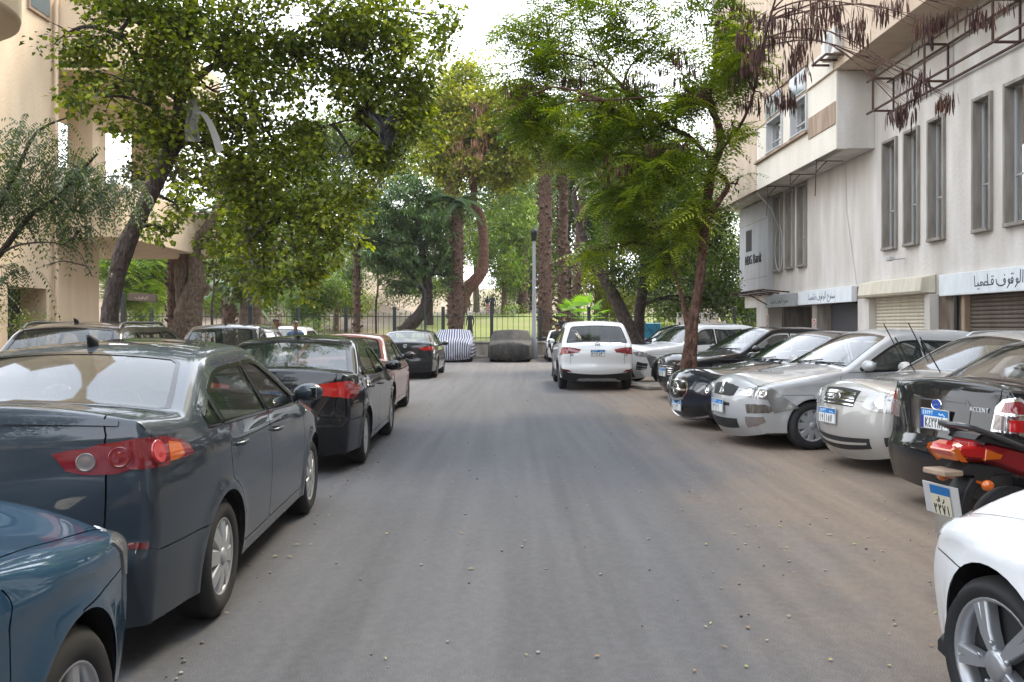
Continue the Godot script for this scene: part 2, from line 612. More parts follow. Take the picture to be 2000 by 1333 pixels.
# ---------------------------------------------------------------- cars
# A car is one curved skin: a side outline (profile, running from the front lip over hood, roof and tail to the rear lip) and a half width
# that depends on place and height. Panels, panes and lamps are outlines cut from that skin.
class Shell:
	const SUB := 24
	const FT := 0.5          # share of the sheet's second coordinate taken by the rounded edge
	var L := 4.5
	var W := 1.76
	var pts := []            # [x, y, edge radius, bulge, tangent]
	var xf := 1.35
	var xr := -1.28
	var rw := 0.315
	var arch := 0.35
	var belt_f := 0.92
	var belt_r := 0.98
	var ym := 0.6
	var tum := 0.42
	var taper_f := 0.16
	var taper_r := 0.12
	var crease := 0.008
	var crease_y := -0.13
	var sill := 0.22
	var tP := PackedVector2Array()
	var tN := PackedVector2Array()
	var tR := PackedFloat32Array()
	var tB := PackedFloat32Array()
	var tW := PackedFloat32Array()

	func build() -> void:
		var m := pts.size()
		var tan := []
		for i in m:
			var a: Array = pts[maxi(i - 1, 0)]
			var b: Array = pts[mini(i + 1, m - 1)]
			var p: Array = pts[i]
			var d := Vector2(b[0] - a[0], b[1] - a[1]).normalized()
			tan.append(d * (p[4] if p.size() > 4 else 1.0))
		for i in m - 1:
			var p: Array = pts[i]
			var q: Array = pts[i + 1]
			var A := Vector2(p[0], p[1])
			var B := Vector2(q[0], q[1])
			var len := A.distance_to(B)
			for s in SUB + (1 if i == m - 2 else 0):
				var t := float(s) / SUB
				var t2 := t * t
				var t3 := t2 * t
				tP.append(A * (2 * t3 - 3 * t2 + 1) + tan[i] * len * (t3 - 2 * t2 + t) + B * (3 * t2 - 2 * t3) + tan[i + 1] * len * (t3 - t2))
				var e := t2 * (3.0 - 2.0 * t)
				tR.append(lerpf(p[2], q[2], e))
				tB.append(lerpf(p[3], q[3], e))
		var k := tP.size()
		for i in k:
			var d := tP[mini(i + 2, k - 1)] - tP[maxi(i - 2, 0)]
			tN.append(Vector2(d.y, -d.x).normalized())
		for i in k:
			tW.append(hw(tP[i].x, tP[i].y))

	func belt(x: float) -> float:
		return lerpf(belt_r, belt_f, clampf((x - xr) / (xf - xr), -0.4, 1.4))

	func hw(x: float, y: float) -> float:
		var bl := belt(x)
		var w := W * 0.5
		if y < ym:
			var d := (ym - y) / (ym - 0.15)
			w -= 0.05 * d * d
		elif y < bl:
			var d := (y - ym) / (bl - ym)
			w -= 0.035 * d * d
		else:
			w -= 0.035 + tum * (y - bl) + 0.06 * (y - bl) * (y - bl) - 0.2 * (tum - 0.2) * exp(-(y - bl) / 0.05) * 0.1
		var t := (x - xf + 0.35) / (L * 0.5 - xf + 0.35)
		if t > 0.0:
			w -= taper_f * t * t * (0.35 + 0.65 * t)
		t = (xr + 0.35 - x) / (L * 0.5 + xr + 0.35)
		if t > 0.0:
			w -= taper_r * t * t * (0.35 + 0.65 * t)
		if y < bl:
			for ax in [xf, xr]:
				var d := Vector2(x - ax, y - rw).length()
				var e := (d - arch) / 0.06
				w += 0.016 * exp(-e * e)
		var c := (y - bl - crease_y) / 0.035
		w += crease * exp(-c * c) * (1.0 if c < 0.0 else 1.0)
		return w

	func look(u: float) -> Array:
		var s := clampf(u * SUB, 0.0, tP.size() - 1.001)
		var i := int(s)
		return [i, s - i]

	func P(u: float) -> Vector2:
		var q := look(u)
		return tP[q[0]].lerp(tP[q[0] + 1], q[1])

	func N(u: float) -> Vector2:
		var q := look(u)
		return tN[q[0]].lerp(tN[q[0] + 1], q[1]).normalized()

	func R(u: float) -> float:
		var q := look(u)
		return lerpf(tR[q[0]], tR[q[0] + 1], q[1])

	func side_at(x: float, y: float, s := 1.0) -> Vector3:
		return Vector3(hw(x, y) * s, y, -x)

	func side(q: Vector2) -> Vector3:
		return Vector3(hw(q.x, q.y), q.y, -q.x)

	func side_left(q: Vector2) -> Vector3:
		return Vector3(-hw(q.x, q.y), q.y, -q.x)

	func full(q: Vector2) -> Vector3:
		var s := clampf(q.x * SUB, 0.0, tP.size() - 1.001)
		var i := int(s)
		var f := s - i
		var p := tP[i].lerp(tP[i + 1], f)
		var nn := tN[i].lerp(tN[i + 1], f)
		var r := lerpf(tR[i], tR[i + 1], f)
		var a := absf(q.y)
		var sg := signf(q.y)
		var w0 := lerpf(tW[i], tW[i + 1], f)
		if a <= 1.0:
			var o := p + nn * lerpf(tB[i], tB[i + 1], f) * (1.0 - a * a)
			return Vector3(q.y * (w0 - r), o.y, -o.x)
		var e := p - nn * r
		if a <= 1.0 + FT:
			var t := (a - 1.0) / FT
			var A := Vector3(w0 - r, p.y, -p.x)
			var C := Vector3(w0, p.y, -p.x)
			var B := Vector3(hw(e.x, e.y), e.y, -e.x)
			var z := A * (1 - t) * (1 - t) + C * 2.0 * t * (1 - t) + B * t * t
			z.x *= sg
			return z
		e -= nn * (a - 1.0 - FT)
		return Vector3(hw(e.x, e.y) * sg, e.y, -e.x)

	# sheet coordinates of a place a metres from the middle, measured along the skin
	func q(u: float, a: float) -> Vector2:
		var s := clampf(u * SUB, 0.0, tP.size() - 1.001)
		var i := int(s)
		var we := tW[i] - tR[i]
		var sg := signf(a)
		a = absf(a)
		if a <= we:
			return Vector2(u, sg * a / we)
		a -= we
		var arc := 1.5 * tR[i]
		if a <= arc:
			return Vector2(u, sg * (1.0 + FT * a / arc))
		return Vector2(u, sg * (1.0 + FT + a - arc))

	# u of the height y on the nose (front) or the tail
	func uy(y: float, front: bool) -> float:
		var best := 0.0
		var err := 9.0
		for i in tP.size():
			var u := float(i) / SUB
			if front and u > 4.0 or not front and u < 9.6:
				continue
			var e := absf(tP[i].y - y)
			if e < err:
				err = e
				best = u
		return best

	# an outline on the nose or tail from [[metres from the middle, height]...]; long edges get points so that they follow the skin
	func outline(list: Array, front: bool, mirror := 1.0) -> PackedVector2Array:
		var p := PackedVector2Array()
		for k in list.size():
			var a: Array = list[k]
			var b: Array = list[(k + 1) % list.size()]
			var steps := maxi(1, int(Vector2(b[0] - a[0], b[1] - a[1]).length() / 0.06))
			for s in steps:
				var t := float(s) / steps
				p.append(q(uy(lerpf(a[1], b[1], t), front), lerpf(a[0], b[0], t) * mirror))
		return Shell.turned(p)

	static func turned(p: PackedVector2Array) -> PackedVector2Array:
		if Geometry2D.is_polygon_clockwise(p):
			p.reverse()
		return p

	func inset(u: float, more := 0.0) -> Vector2:
		return P(u) - N(u) * (R(u) + more)

	func outline_side() -> PackedVector2Array:
		var p := PackedVector2Array()
		var m := pts.size() - 1
		for k in m * 8 + 1:
			p.append(inset(k / 8.0))
		return Shell.turned(p)


func sedan(o: Dictionary) -> Shell:
	var s := Shell.new()
	for k in o:
		if k in s:
			s.set(k, o[k])
	var F: float = s.L * 0.5
	var H: float = o.get("H", 1.46)
	var nh: float = o.get("nose", 0.72)
	var hh: float = o.get("hood", 0.94)
	var dk: float = o.get("deck", 1.02)
	var xc: float = o.get("cowl", 0.95)
	var xt: float = o.get("wtop", 0.2)
	var xrr: float = o.get("rtop", -0.95)
	var xrg: float = o.get("rglass", -1.6)
	var fb: float = o.get("fbulge", 0.16)
	var rb: float = o.get("rbulge", 0.10)
	var tail: float = o.get("tail", 0.0)     # how far the lamp panel stands in front of the bumper
	s.pts = [
		[F - fb - 0.10, 0.20, 0.04, fb * 0.9],
		[F - fb, 0.36, 0.09, fb],
		[F - fb + 0.01, lerpf(0.36, nh, 0.5), 0.10, fb],
		[F - fb - 0.05, nh, 0.08, fb * 0.85, 0.55],
		[lerpf(F - fb - 0.15, xc, 0.5), lerpf(nh, hh, 0.62), 0.10, 0.045],
		[xc, hh, 0.05, 0.05, 0.3],
		[xt, H - 0.075, 0.06, 0.055, 0.75],
		[lerpf(xt, xrr, 0.5), H - 0.035, 0.08, 0.035],
		[xrr, H - 0.085, 0.07, 0.045, 0.8],
		[xrg, dk - 0.01, 0.05, 0.055, 0.35],
		[-F + rb + 0.07 + tail, dk, 0.045, 0.03 + rb * 0.3, 0.3],
		[-F + rb + 0.04 + tail, dk - 0.13, 0.07, rb * 0.7],
		[-F + rb + 0.03 + tail * 0.6, 0.63, 0.09, rb, 0.6],
		[-F + rb, 0.50, 0.10, rb],
		[-F + rb + 0.08, 0.22, 0.04, rb * 0.9]]
	if o.has("pts"):
		for k in o.pts:
			s.pts[k] = o.pts[k]
	s.build()
	return s


func wheel_mesh_set(r: float, rim: float, width: float, spokes: int, style: String) -> Array:
	var X := Basis(Vector3(0, 1, 0), Vector3(1, 0, 0), Vector3(0, 0, -1))   # lathe axis y -> world x (outwards)
	var ty := MB.new()
	var h := width * 0.5
	ty.lathe(PackedVector2Array([Vector2(rim - 0.01, -h + 0.01), Vector2(rim + 0.02, -h), Vector2((rim + r) * 0.5, -h - 0.012), Vector2(r - 0.025, -h + 0.008), Vector2(r - 0.004, -h + 0.03), Vector2(r, -h * 0.4), Vector2(r, h * 0.4), Vector2(r - 0.004, h - 0.03), Vector2(r - 0.025, h - 0.008), Vector2((rim + r) * 0.5, h + 0.012), Vector2(rim + 0.02, h), Vector2(rim - 0.012, h - 0.012), Vector2(rim - 0.02, h - 0.05)]), Vector3.ZERO, X, 36)
	var rm := MB.new()
	rm.lathe(PackedVector2Array([Vector2(rim - 0.03, -h + 0.03), Vector2(rim - 0.03, h - 0.05), Vector2(rim - 0.012, h - 0.012), Vector2(rim - 0.002, h - 0.004), Vector2(rim + 0.006, h - 0.012)]), Vector3.ZERO, X, 36)
	for k in spokes:
		var a := TAU * (k + 0.25) / spokes
		var pairs := [0.0]
		if style == "twin":
			pairs = [-0.085, 0.085]
		for dp in pairs:
			var d := Vector3(0, cos(a + dp), sin(a + dp))
			var e := Vector3(0, -sin(a + dp), cos(a + dp))
			var w0 := rim * 0.13
			var w1 := rim * 0.16
			if style == "cover":
				w0 = rim * 0.2
				w1 = rim * PI / spokes * 0.70
			elif style == "twin":
				w0 = rim * 0.075
				w1 = rim * 0.085
			var y0 := h - 0.005
			var y1 := h - 0.012
			var xs := [[rim * 0.16, w0 * 0.75, y0], [rim * 0.5, lerpf(w0, w1, 0.5), y0 + 0.006], [rim - 0.012, w1, y1]]
			for i in 2:
				var p: Array = xs[i]
				var q: Array = xs[i + 1]
				var top := 0.7
				var A: Vector3 = d * p[0]
				var B: Vector3 = d * q[0]
				var ox := Vector3(1, 0, 0)
				var tl0: Vector3 = A + e * p[1] * top + ox * p[2]
				var tr0: Vector3 = A - e * p[1] * top + ox * p[2]
				var tl1: Vector3 = B + e * q[1] * top + ox * q[2]
				var tr1: Vector3 = B - e * q[1] * top + ox * q[2]
				var bl0: Vector3 = A + e * p[1] + ox * (p[2] - 0.02)
				var br0: Vector3 = A - e * p[1] + ox * (p[2] - 0.02)
				var bl1: Vector3 = B + e * q[1] + ox * (q[2] - 0.02)
				var br1: Vector3 = B - e * q[1] + ox * (q[2] - 0.02)
				rm.tri(tl0, tr0, tr1, ox, ox, ox)
				rm.tri(tl0, tr1, tl1, ox, ox, ox)
				var nl := (e + ox * 0.7).normalized()
				var nr := (-e + ox * 0.7).normalized()
				rm.tri(tl0, tl1, bl1, nl, nl, e)
				rm.tri(tl0, bl1, bl0, nl, e, e)
				rm.tri(tr0, tr1, br1, nr, nr, -e)
				rm.tri(tr0, br1, br0, nr, -e, -e)
				for sgn in [1.0, -1.0]:
					var b0: Vector3 = bl0 if sgn > 0 else br0
					var b1: Vector3 = bl1 if sgn > 0 else br1
					rm.tri(b0, b1, b1 - ox * 0.03, e * sgn, e * sgn, e * sgn)
					rm.tri(b0, b1 - ox * 0.03, b0 - ox * 0.03, e * sgn, e * sgn, e * sgn)
	var cap := MB.new()
	cap.lathe(PackedVector2Array([Vector2(rim * 0.24, h - 0.03), Vector2(rim * 0.23, h - 0.002), Vector2(rim * 0.17, h + 0.006), Vector2(0.0, h + 0.009)]), Vector3.ZERO, X, 20)
	if style != "cover":
		for k in 5:
			var a := TAU * k / 5.0
			cap.box(Vector3(h + 0.0, cos(a) * rim * 0.33, sin(a) * rim * 0.33), Vector3(0.02, 0.02, 0.02), 0.006)
	var disc := MB.new()
	disc.lathe(PackedVector2Array([Vector2(rim - 0.02, h - 0.075), Vector2(rim * 0.3, h - 0.06), Vector2(0.0, h - 0.06)]), Vector3.ZERO, X, 24)
	return [ty.mesh(), rm.mesh(), cap.mesh(), disc.mesh()]


func add_wheels(root: Node3D, s: Shell, o: Dictionary) -> void:
	var rim: float = o.get("rim", s.rw * 0.64)
	var set_ := wheel_mesh_set(s.rw, rim, 0.2, o.get("spokes", 8), o.get("wstyle", "cover"))
	for ax in [s.xf, s.xr]:
		for sg in [1.0, -1.0]:
			var w := Node3D.new()
			w.name = "wheel" if not root.has_node("wheel") else _next(root, "wheel")
			root.add_child(w, true)
			w.position = Vector3(sg * (s.W * 0.5 - 0.125), s.rw, -ax)
			w.rotation = Vector3(ax * 1.7 + sg, 0.0 if sg > 0 else PI, 0)
			if ax == s.xf:
				w.rotation.y += o.get("steer", 0.0)
			part("tyre", set_[0], M.rubber, w)
			part("rim", set_[1], o.get("wmat", M.alloy), w)
			part("hub_cap", set_[2], o.get("wmat", M.alloy), w)
			part("brake_disc", set_[3], M.black, w)
	for ax in [s.xf, s.xr]:
		for sg in [1.0, -1.0]:
			var well := MB.new()
			var ra: float = s.arch + 0.012
			for k in 18:
				var a0 := PI * 1.2 * k / 18.0 - 0.1 * PI
				var a1 := PI * 1.2 * (k + 1) / 18.0 - 0.1 * PI
				var p0 := Vector3(0, s.rw + ra * sin(a0), -ax - ra * cos(a0))
				var p1 := Vector3(0, s.rw + ra * sin(a1), -ax - ra * cos(a1))
				var n0 := Vector3(0, -sin(a0), cos(a0))
				var n1 := Vector3(0, -sin(a1), cos(a1))
				var in_ := Vector3(sg * (s.W * 0.5 - 0.36), 0, 0)
				var out0 := Vector3(sg * (s.hw(-p0.z, p0.y) - 0.012), 0, 0)
				var out1 := Vector3(sg * (s.hw(-p1.z, p1.y) - 0.012), 0, 0)
				well.tri(p0 + in_, p1 + in_, p1 + out1, n0, n1, n1)
				well.tri(p0 + in_, p1 + out1, p0 + out0, n0, n1, n0)
				var sd := Vector3(sg, 0, 0)
				well.tri(p0 + in_, p1 + in_, Vector3(0, s.rw, -ax) + in_, sd, sd, sd)
			part("wheel_well", well.mesh(), M.black, root)


func seat_mesh() -> ArrayMesh:
	var b := MB.new()
	b.box(Vector3(0, 0.36, 0), Vector3(0.5, 0.16, 0.5), 0.06)
	b.box(Vector3(0, 0.68, 0.27), Vector3(0.48, 0.62, 0.14), 0.06, Basis(Vector3.RIGHT, 0.25))
	b.box(Vector3(0, 1.06, 0.37), Vector3(0.26, 0.17, 0.1), 0.045, Basis(Vector3.RIGHT, 0.12))
	return b.mesh()


func both(root: Node3D, called: String, s: Shell, poly: PackedVector2Array, m: Material, cell: Vector2, off := 0.0, skirt := 0.0, holes := []) -> Array:
	var out := []
	for sg in [1, -1]:
		var b := MB.new()
		cut(b, s.side if sg > 0 else s.side_left, poly, holes, cell, off, skirt, Vector3(sg, 0, 0))
		out.append(part(called, b.mesh(), m, root))
	return out


func on_skin(called: String, s: Shell, poly: PackedVector2Array, m: Material, parent: Node, off := 0.006, cell := Vector2(0.1, 0.08), holes := []) -> MeshInstance3D:
	var b := MB.new()
	cut(b, s.full, poly, holes, cell, off, off + 0.002)
	return part(called, b.mesh(), m, parent)


func plate_on(root: Node3D, front: bool, y: float, x: float, off: float, tex: Material, s: Shell, across := 0.0) -> void:
	var b := MB.new()
	var w := 0.34
	var h := 0.165
	var z := -(x + off) if front else -(x - off)
	var f := -1.0 if front else 1.0
	var c := Vector3(across, y, z)
	b.box(c - Vector3(0, 0, f * 0.006), Vector3(w + 0.012, h + 0.012, 0.012), 0.004)
	var p := part("licence_plate", b.mesh(), M.plate_edge, root)
	var g := MB.new()
	var nn := Vector3(0, 0, f)
	var zz := Vector3(0, 0, f * 0.0015)
	var a := c + zz + Vector3(-w * 0.5 * f, h * 0.5, 0)
	var d := c + zz + Vector3(w * 0.5 * f, h * 0.5, 0)
	var e := c + zz + Vector3(w * 0.5 * f, -h * 0.5, 0)
	var k := c + zz + Vector3(-w * 0.5 * f, -h * 0.5, 0)
	g.tri(a, d, e, nn, nn, nn, Vector2(0, 0), Vector2(1, 0), Vector2(1, 1))
	g.tri(a, e, k, nn, nn, nn, Vector2(0, 0), Vector2(1, 1), Vector2(0, 1))
	part("plate_print", g.mesh(), tex, p)


func mirror_mesh(sg: float) -> ArrayMesh:
	var b := MB.new()
	b.ball(Vector3(sg * 0.13, 0.03, 0.02), Vector3(0.115, 0.072, 0.075), 10, 14)
	return b.mesh()


# o: colour material "paint", outline options for sedan(), features
func make_car(called: String, label: String, category: String, s: Shell, o: Dictionary, pos: Vector3, turn: float, group := "") -> Node3D:
	var root := thing(called, label, category, pos, turn, group)
	var lod: float = o.get("lod", 1.0)
	var cs := Vector2(0.075, 0.06) * lod
	var cf := Vector2(0.125 * (1.0 if lod <= 1.0 else 2.0), 0.1 * (1.0 if lod <= 1.0 else 2.0))
	var paint: Material = o.paint
	var ubf: float = o.get("ubf", 2.55)
	var ubr: float = o.get("ubr", 12.25)
	var uh: float = o.get("uh", 3.05)
	var bpil: float = o.get("bpil", -0.18)
	var hatch: bool = o.get("hatch", false)
	var deep := -0.004
	# ------------------------------------------------ side outlines
	var silh := s.outline_side()
	var arches := []
	for ax in [s.xf, s.xr]:
		arches.append(circle2(Vector2(ax, s.rw), Vector2.ONE * s.arch, 40))
	var body := silh
	for a in arches:
		body = first(Geometry2D.clip_polygons(body, a))
	# windows
	var dl: float = o.get("frame", 0.05)
	var top := PackedVector2Array()
	for k in 41:
		top.append(s.inset(lerpf(4.9, 9.1, k / 40.0), dl))
	var last := top[top.size() - 1]
	top.append(Vector2(last.x, 0.3))
	top.append(Vector2(top[0].x, 0.3))
	var band := PackedVector2Array([Vector2(-3, s.belt(-3.0)), Vector2(s.xr, s.belt(s.xr)), Vector2(s.xf, s.belt(s.xf)), Vector2(3, s.belt(3.0)), Vector2(3, 2.5), Vector2(-3, 2.5)])
	var dlo := first(Geometry2D.intersect_polygons(top, band))
	dlo = first(Geometry2D.intersect_polygons(dlo, PackedVector2Array([Vector2(o.get("wr", -1.55), 0), Vector2(o.get("wf", 0.95), 0), Vector2(o.get("wf", 0.95), 3), Vector2(o.get("wr", -1.55) + o.get("wlean", 0.0), 3)])))
	dlo = grown(grown(dlo, -0.03), 0.03)
	var pil: Array = o.get("pillars", [bpil])
	var wins := []
	var edges := [9.0]
	edges.append_array(pil)
	edges.append(-9.0)
	for k in edges.size() - 1:
		var hi: float = edges[k] - (0.03 if k > 0 else 0.0)
		var lo: float = edges[k + 1] + (0.03 if k < edges.size() - 2 else 0.0)
		var w := first(Geometry2D.intersect_polygons(dlo, rect2(lo, 0.0, hi, 3.0)))
		if w.size() > 2:
			wins.append(ccw(w))
	# doors
	var doors := []
	var d1: float = s.xf - s.arch - 0.07
	var d3: float = o.get("d3", s.xr + 0.12)
	var dt := s.belt(0) - 0.012
	for k in 2:
		var x1: float = d1 if k == 0 else bpil - 0.004
		var x0: float = bpil + 0.004 if k == 0 else d3
		var p := PackedVector2Array([Vector2(x0, s.sill + 0.09), Vector2(x1, s.sill + 0.09), Vector2(x1 + (0.03 if k == 0 else 0.0), s.belt(x1) - 0.014), Vector2(x0, s.belt(x0) - 0.014)])
		p = first(Geometry2D.clip_polygons(p, circle2(Vector2(s.xr, s.rw), Vector2.ONE * (s.arch + 0.06), 40)))
		p = first(Geometry2D.intersect_polygons(p, body))
		doors.append(ccw(grown(grown(p, -0.03), 0.03)))
	var yb_f := s.inset(ubf).y
	var yb_r := s.inset(ubr).y
	var bump_f := rect2(s.xf, -1.0, 4.0, yb_f)
	var bump_r := rect2(-4.0, -1.0, s.xr, yb_r)
	var shell_side := body
	var bump_side := []
	for reg in [bump_f, bump_r]:
		bump_side.append(first(Geometry2D.intersect_polygons(body, reg)))
		shell_side = first(Geometry2D.clip_polygons(shell_side, grown(reg, 0.006)))
	var open := []
	for w in wins:
		open.append(w)
	for d in doors:
		open.append(grown(d, 0.007))
	# ------------------------------------------------ body skin
	var tmax := 1.0 + Shell.FT
	var wsh := PackedVector2Array()
	for k in 9:
		wsh.append(Vector2(5.1 + 0.8 * k / 8.0, 0.965))
	for k in 9:
		wsh.append(Vector2(5.9 - 0.8 * k / 8.0, -0.965))
	wsh = ccw(grown(grown(wsh, -0.06), 0.06))
	var u0: float = o.get("rg0", 8.1)
	var u1: float = o.get("rg1", 8.93)
	var rt: float = o.get("rgt", 0.95)
	var rgl := ccw(grown(grown(rect2(u0, -rt, u1, rt), -0.07), 0.07))
	var ht: float = o.get("hoodt", 0.97)
	var hood := ccw(grown(grown(rect2(uh, -ht, 4.97, ht), -0.05), 0.05))
	var tt: float = o.get("trunkt", 0.93)
	var lid := rect2(9.1, -tt, ubr - 0.02, tt)
	if hatch:
		lid = rect2(8.03, -tt, ubr - 0.02, tt)
	lid = ccw(grown(grown(lid, -0.05), 0.05))
	var b := MB.new()
	var holes := [wsh, grown(hood, 0.012)]
	if hatch:
		holes.append(grown(lid, 0.012))
	else:
		holes.append(rgl)
		holes.append(grown(lid, 0.012))
	cut(b, s.full, rect2(ubf + 0.012, -tmax, ubr - 0.012, tmax), holes, cf)
	for sg in [1, -1]:
		cut(b, s.side if sg > 0 else s.side_left, shell_side, open, cs, 0.0, 0.0, Vector3(sg, 0, 0))
	part("body", b.mesh(), paint, root)
	for k in 2:
		var bm := MB.new()
		if k == 0:
			cut(bm, s.full, rect2(0, -tmax, ubf, tmax), [], cf)
		else:
			cut(bm, s.full, rect2(ubr, -tmax, 14, tmax), [], cf)
		for sg in [1, -1]:
			cut(bm, s.side if sg > 0 else s.side_left, bump_side[k], [], cs, 0.0, 0.0, Vector3(sg, 0, 0))
		part("front_bumper" if k == 0 else "rear_bumper", bm.mesh(), paint, root)
	var hb := MB.new()
	cut(hb, s.full, hood, [], cf, 0.0, 0.02)
	part("hood", hb.mesh(), paint, root)
	var lb := MB.new()
	cut(lb, s.full, lid, [rgl] if hatch else [], cf, 0.0, 0.02)
	part("tailgate" if hatch else "trunk_lid", lb.mesh(), paint, root)
	# doors with handles
	for k in 2:
		for sg in [1, -1]:
			var db := MB.new()
			cut(db, s.side if sg > 0 else s.side_left, doors[k], [], cs, 0.0, 0.015, Vector3(sg, 0, 0))
			var dn := part("door", db.mesh(), paint, root)
			var hx: float = (bpil if k == 0 else d3 + 0.02) + 0.17
			var hy: float = s.belt(hx) + o.get("handle_y", -0.14)
			var hp := s.side_at(hx, hy, sg)
			var hm := MB.new()
			hm.tube(PackedVector3Array([hp + Vector3(0, 0, 0.085), hp + Vector3(sg * 0.03, 0.004, 0.06), hp + Vector3(sg * 0.036, 0.006, 0), hp + Vector3(sg * 0.03, 0.004, -0.06), hp + Vector3(0, 0, -0.09)]), PackedFloat32Array([0.010, 0.014, 0.015, 0.014, 0.010]), 8)
			part("handle", hm.mesh(), o.get("handle_mat", paint), dn)
	# glass
	for w in wins:
		both(root, "side_window", s, w, M.glass, cs * 1.5, -0.008)
		both(root, "window_trim", s, grown(w, 0.016), o.get("trim_mat", M.black_gloss), cs * 1.5, 0.002, 0.006, [grown(w, -0.012)])
	var wb := MB.new()
	cut(wb, s.full, wsh, [], cf * 1.5, -0.002)
	var wn := part("windshield", wb.mesh(), o.get("wglass", M.glass), root)
	var frit := MB.new()
	cut(frit, s.full, grown(wsh, 0.012), [grown(wsh, -0.035)], cf, 0.001, 0.006)
	part("windshield_seal", frit.mesh(), M.black_gloss, root)
	var rgb_ := MB.new()
	cut(rgb_, s.full, rgl, [], cf * 1.5, -0.002)
	part("rear_window", rgb_.mesh(), o.get("rglassm", M.glass), root)
	var frit2 := MB.new()
	cut(frit2, s.full, grown(rgl, 0.012), [grown(rgl, -0.03)], cf, 0.001, 0.006)
	part("rear_window_seal", frit2.mesh(), M.black_gloss, root)
	# wipers
	var raised: bool = o.get("wipers_up", false)
	for k in 2:
		var wp := MB.new()
		var base := s.full(Vector2(4.99, -0.15 + k * 0.62))
		var a := s.full(Vector2(5.12, -0.5 + k * 0.62)) + Vector3(0, 0.015, 0)
		if raised:
			a = base + Vector3(0.0, 0.40, -0.26)
			wp.bar(base, a, 0.007, 6)
			wp.bar(a + Vector3(-0.02, 0.16, -0.16), a + Vector3(0.02, -0.28, 0.12), 0.006, 6)
		else:
			wp.tube(PackedVector3Array([base + Vector3(0, 0.012, 0), (base + a) * 0.5 + Vector3(0, 0.025, 0), a]), PackedFloat32Array([0.011, 0.008, 0.007]), 6)
			wp.bar(s.full(Vector2(5.2, -0.86 + k * 0.66)) + Vector3(0, 0.018, -0.006), s.full(Vector2(5.07, 0.02 + k * 0.62)) + Vector3(0, 0.016, -0.006), 0.008, 5)
		part("wiper", wp.mesh(), M.black, wn)
	# inside
	if lod < 2.0:
		var lin := MB.new()
		var cabin := first(Geometry2D.intersect_polygons(silh, rect2(-1.9, s.sill, 1.3, 3.0)))
		for a in arches:
			cabin = first(Geometry2D.clip_polygons(cabin, a))
		for sg in [1, -1]:
			cut(lin, s.side if sg > 0 else s.side_left, cabin, wins, cs * 2.0, -0.03, 0.0, Vector3(sg, 0, 0))
		cut(lin, s.full, rect2(6.0, -1.3, minf(8.0, u0), 1.3), [], cf * 2.0, -0.03)
		part("lining", lin.mesh(), M.interior, root)
		var seat := seat_mesh()
		for k in 4:
			var sn := part("seat", seat, o.get("seat_mat", M.interior), root)
			sn.position = Vector3(-0.37 if k % 2 == 0 else 0.37, 0.02, -(bpil + 0.25) if k < 2 else -(bpil - 0.65))
		var dash := MB.new()
		dash.box(Vector3(0, s.belt_f - 0.18, -s.P(5.0).x + 0.28), Vector3(s.W - 0.34, 0.26, 0.5), 0.08)
		part("dashboard", dash.mesh(), M.interior, root)
		var st := MB.new()
		var sp := PackedVector3Array()
		var sr := PackedFloat32Array()
		var sb := Basis(Vector3.RIGHT, -0.45)
		for k in 17:
			sp.append(Vector3(-0.37, s.belt_f - 0.02, -s.P(5.0).x + 0.62) + sb * Vector3(0.18 * cos(TAU * k / 16.0), 0.18 * sin(TAU * k / 16.0), 0))
			sr.append(0.014)
		st.tube(sp, sr, 6, false)
		st.bar(sp[0], sp[8], 0.02, 5)
		part("steering_wheel", st.mesh(), M.black, root)
		if not hatch:
			var sh := MB.new()
			var rx := s.P(8.95)
			sh.box(Vector3(0, rx.y - 0.06, -rx.x - 0.3), Vector3(s.W - 0.42, 0.04, 0.66), 0.015)
			part("parcel_shelf", sh.mesh(), M.interior, root)
	var ub := MB.new()
	ub.box(Vector3(0, s.sill + 0.03, 0), Vector3(s.W - 0.22, 0.1, s.L - 0.75), 0.03)
	ub.box(Vector3(0, s.sill + 0.12, -(s.xf + s.xr) * 0.5), Vector3(s.W - 0.16, 0.1, s.xf - s.xr - s.arch * 2.0 - 0.05), 0.02)
	part("underbody", ub.mesh(), M.black, root)
	# sill strip
	if o.has("cladding"):
		var cl := first(Geometry2D.intersect_polygons(body, rect2(-4, 0, 4, s.sill + 0.12)))
		var ring := PackedVector2Array(cl)
		both(root, "sill_cladding", s, ring, M.black, cs, 0.004, 0.006)
		for ax in [s.xf, s.xr]:
			var lip := first(Geometry2D.intersect_polygons(first(Geometry2D.clip_polygons(silh, circle2(Vector2(ax, s.rw), Vector2.ONE * s.arch, 48))), circle2(Vector2(ax, s.rw), Vector2.ONE * (s.arch + 0.055), 48)))
			both(root, "arch_cladding", s, lip, M.black, cs * 0.6, 0.006, 0.01)
	# mirrors
	var mx: float = o.get("mirror_x", o.get("wf", 0.95) - 0.28)
	for sg in [1.0, -1.0]:
		var mp := s.side_at(mx, s.belt(mx) + 0.05, sg)
		var mn := part("mirror", mirror_mesh(sg), o.get("mirror_mat", paint), root)
		mn.position = mp
		var mg := MB.new()
		mg.box(Vector3(sg * 0.135, 0.03, 0.07), Vector3(0.15, 0.085, 0.02), 0.008, Basis(Vector3.UP, -sg * 0.25))
		part("mirror_glass", mg.mesh(), M.mirror, mn)
		var ms := MB.new()
		ms.tube(PackedVector3Array([Vector3(-sg * 0.02, -0.03, 0.0), Vector3(sg * 0.06, 0.0, 0.01)]), PackedFloat32Array([0.035, 0.025]), 8)
		part("mirror_foot", ms.mesh(), M.black, mn)
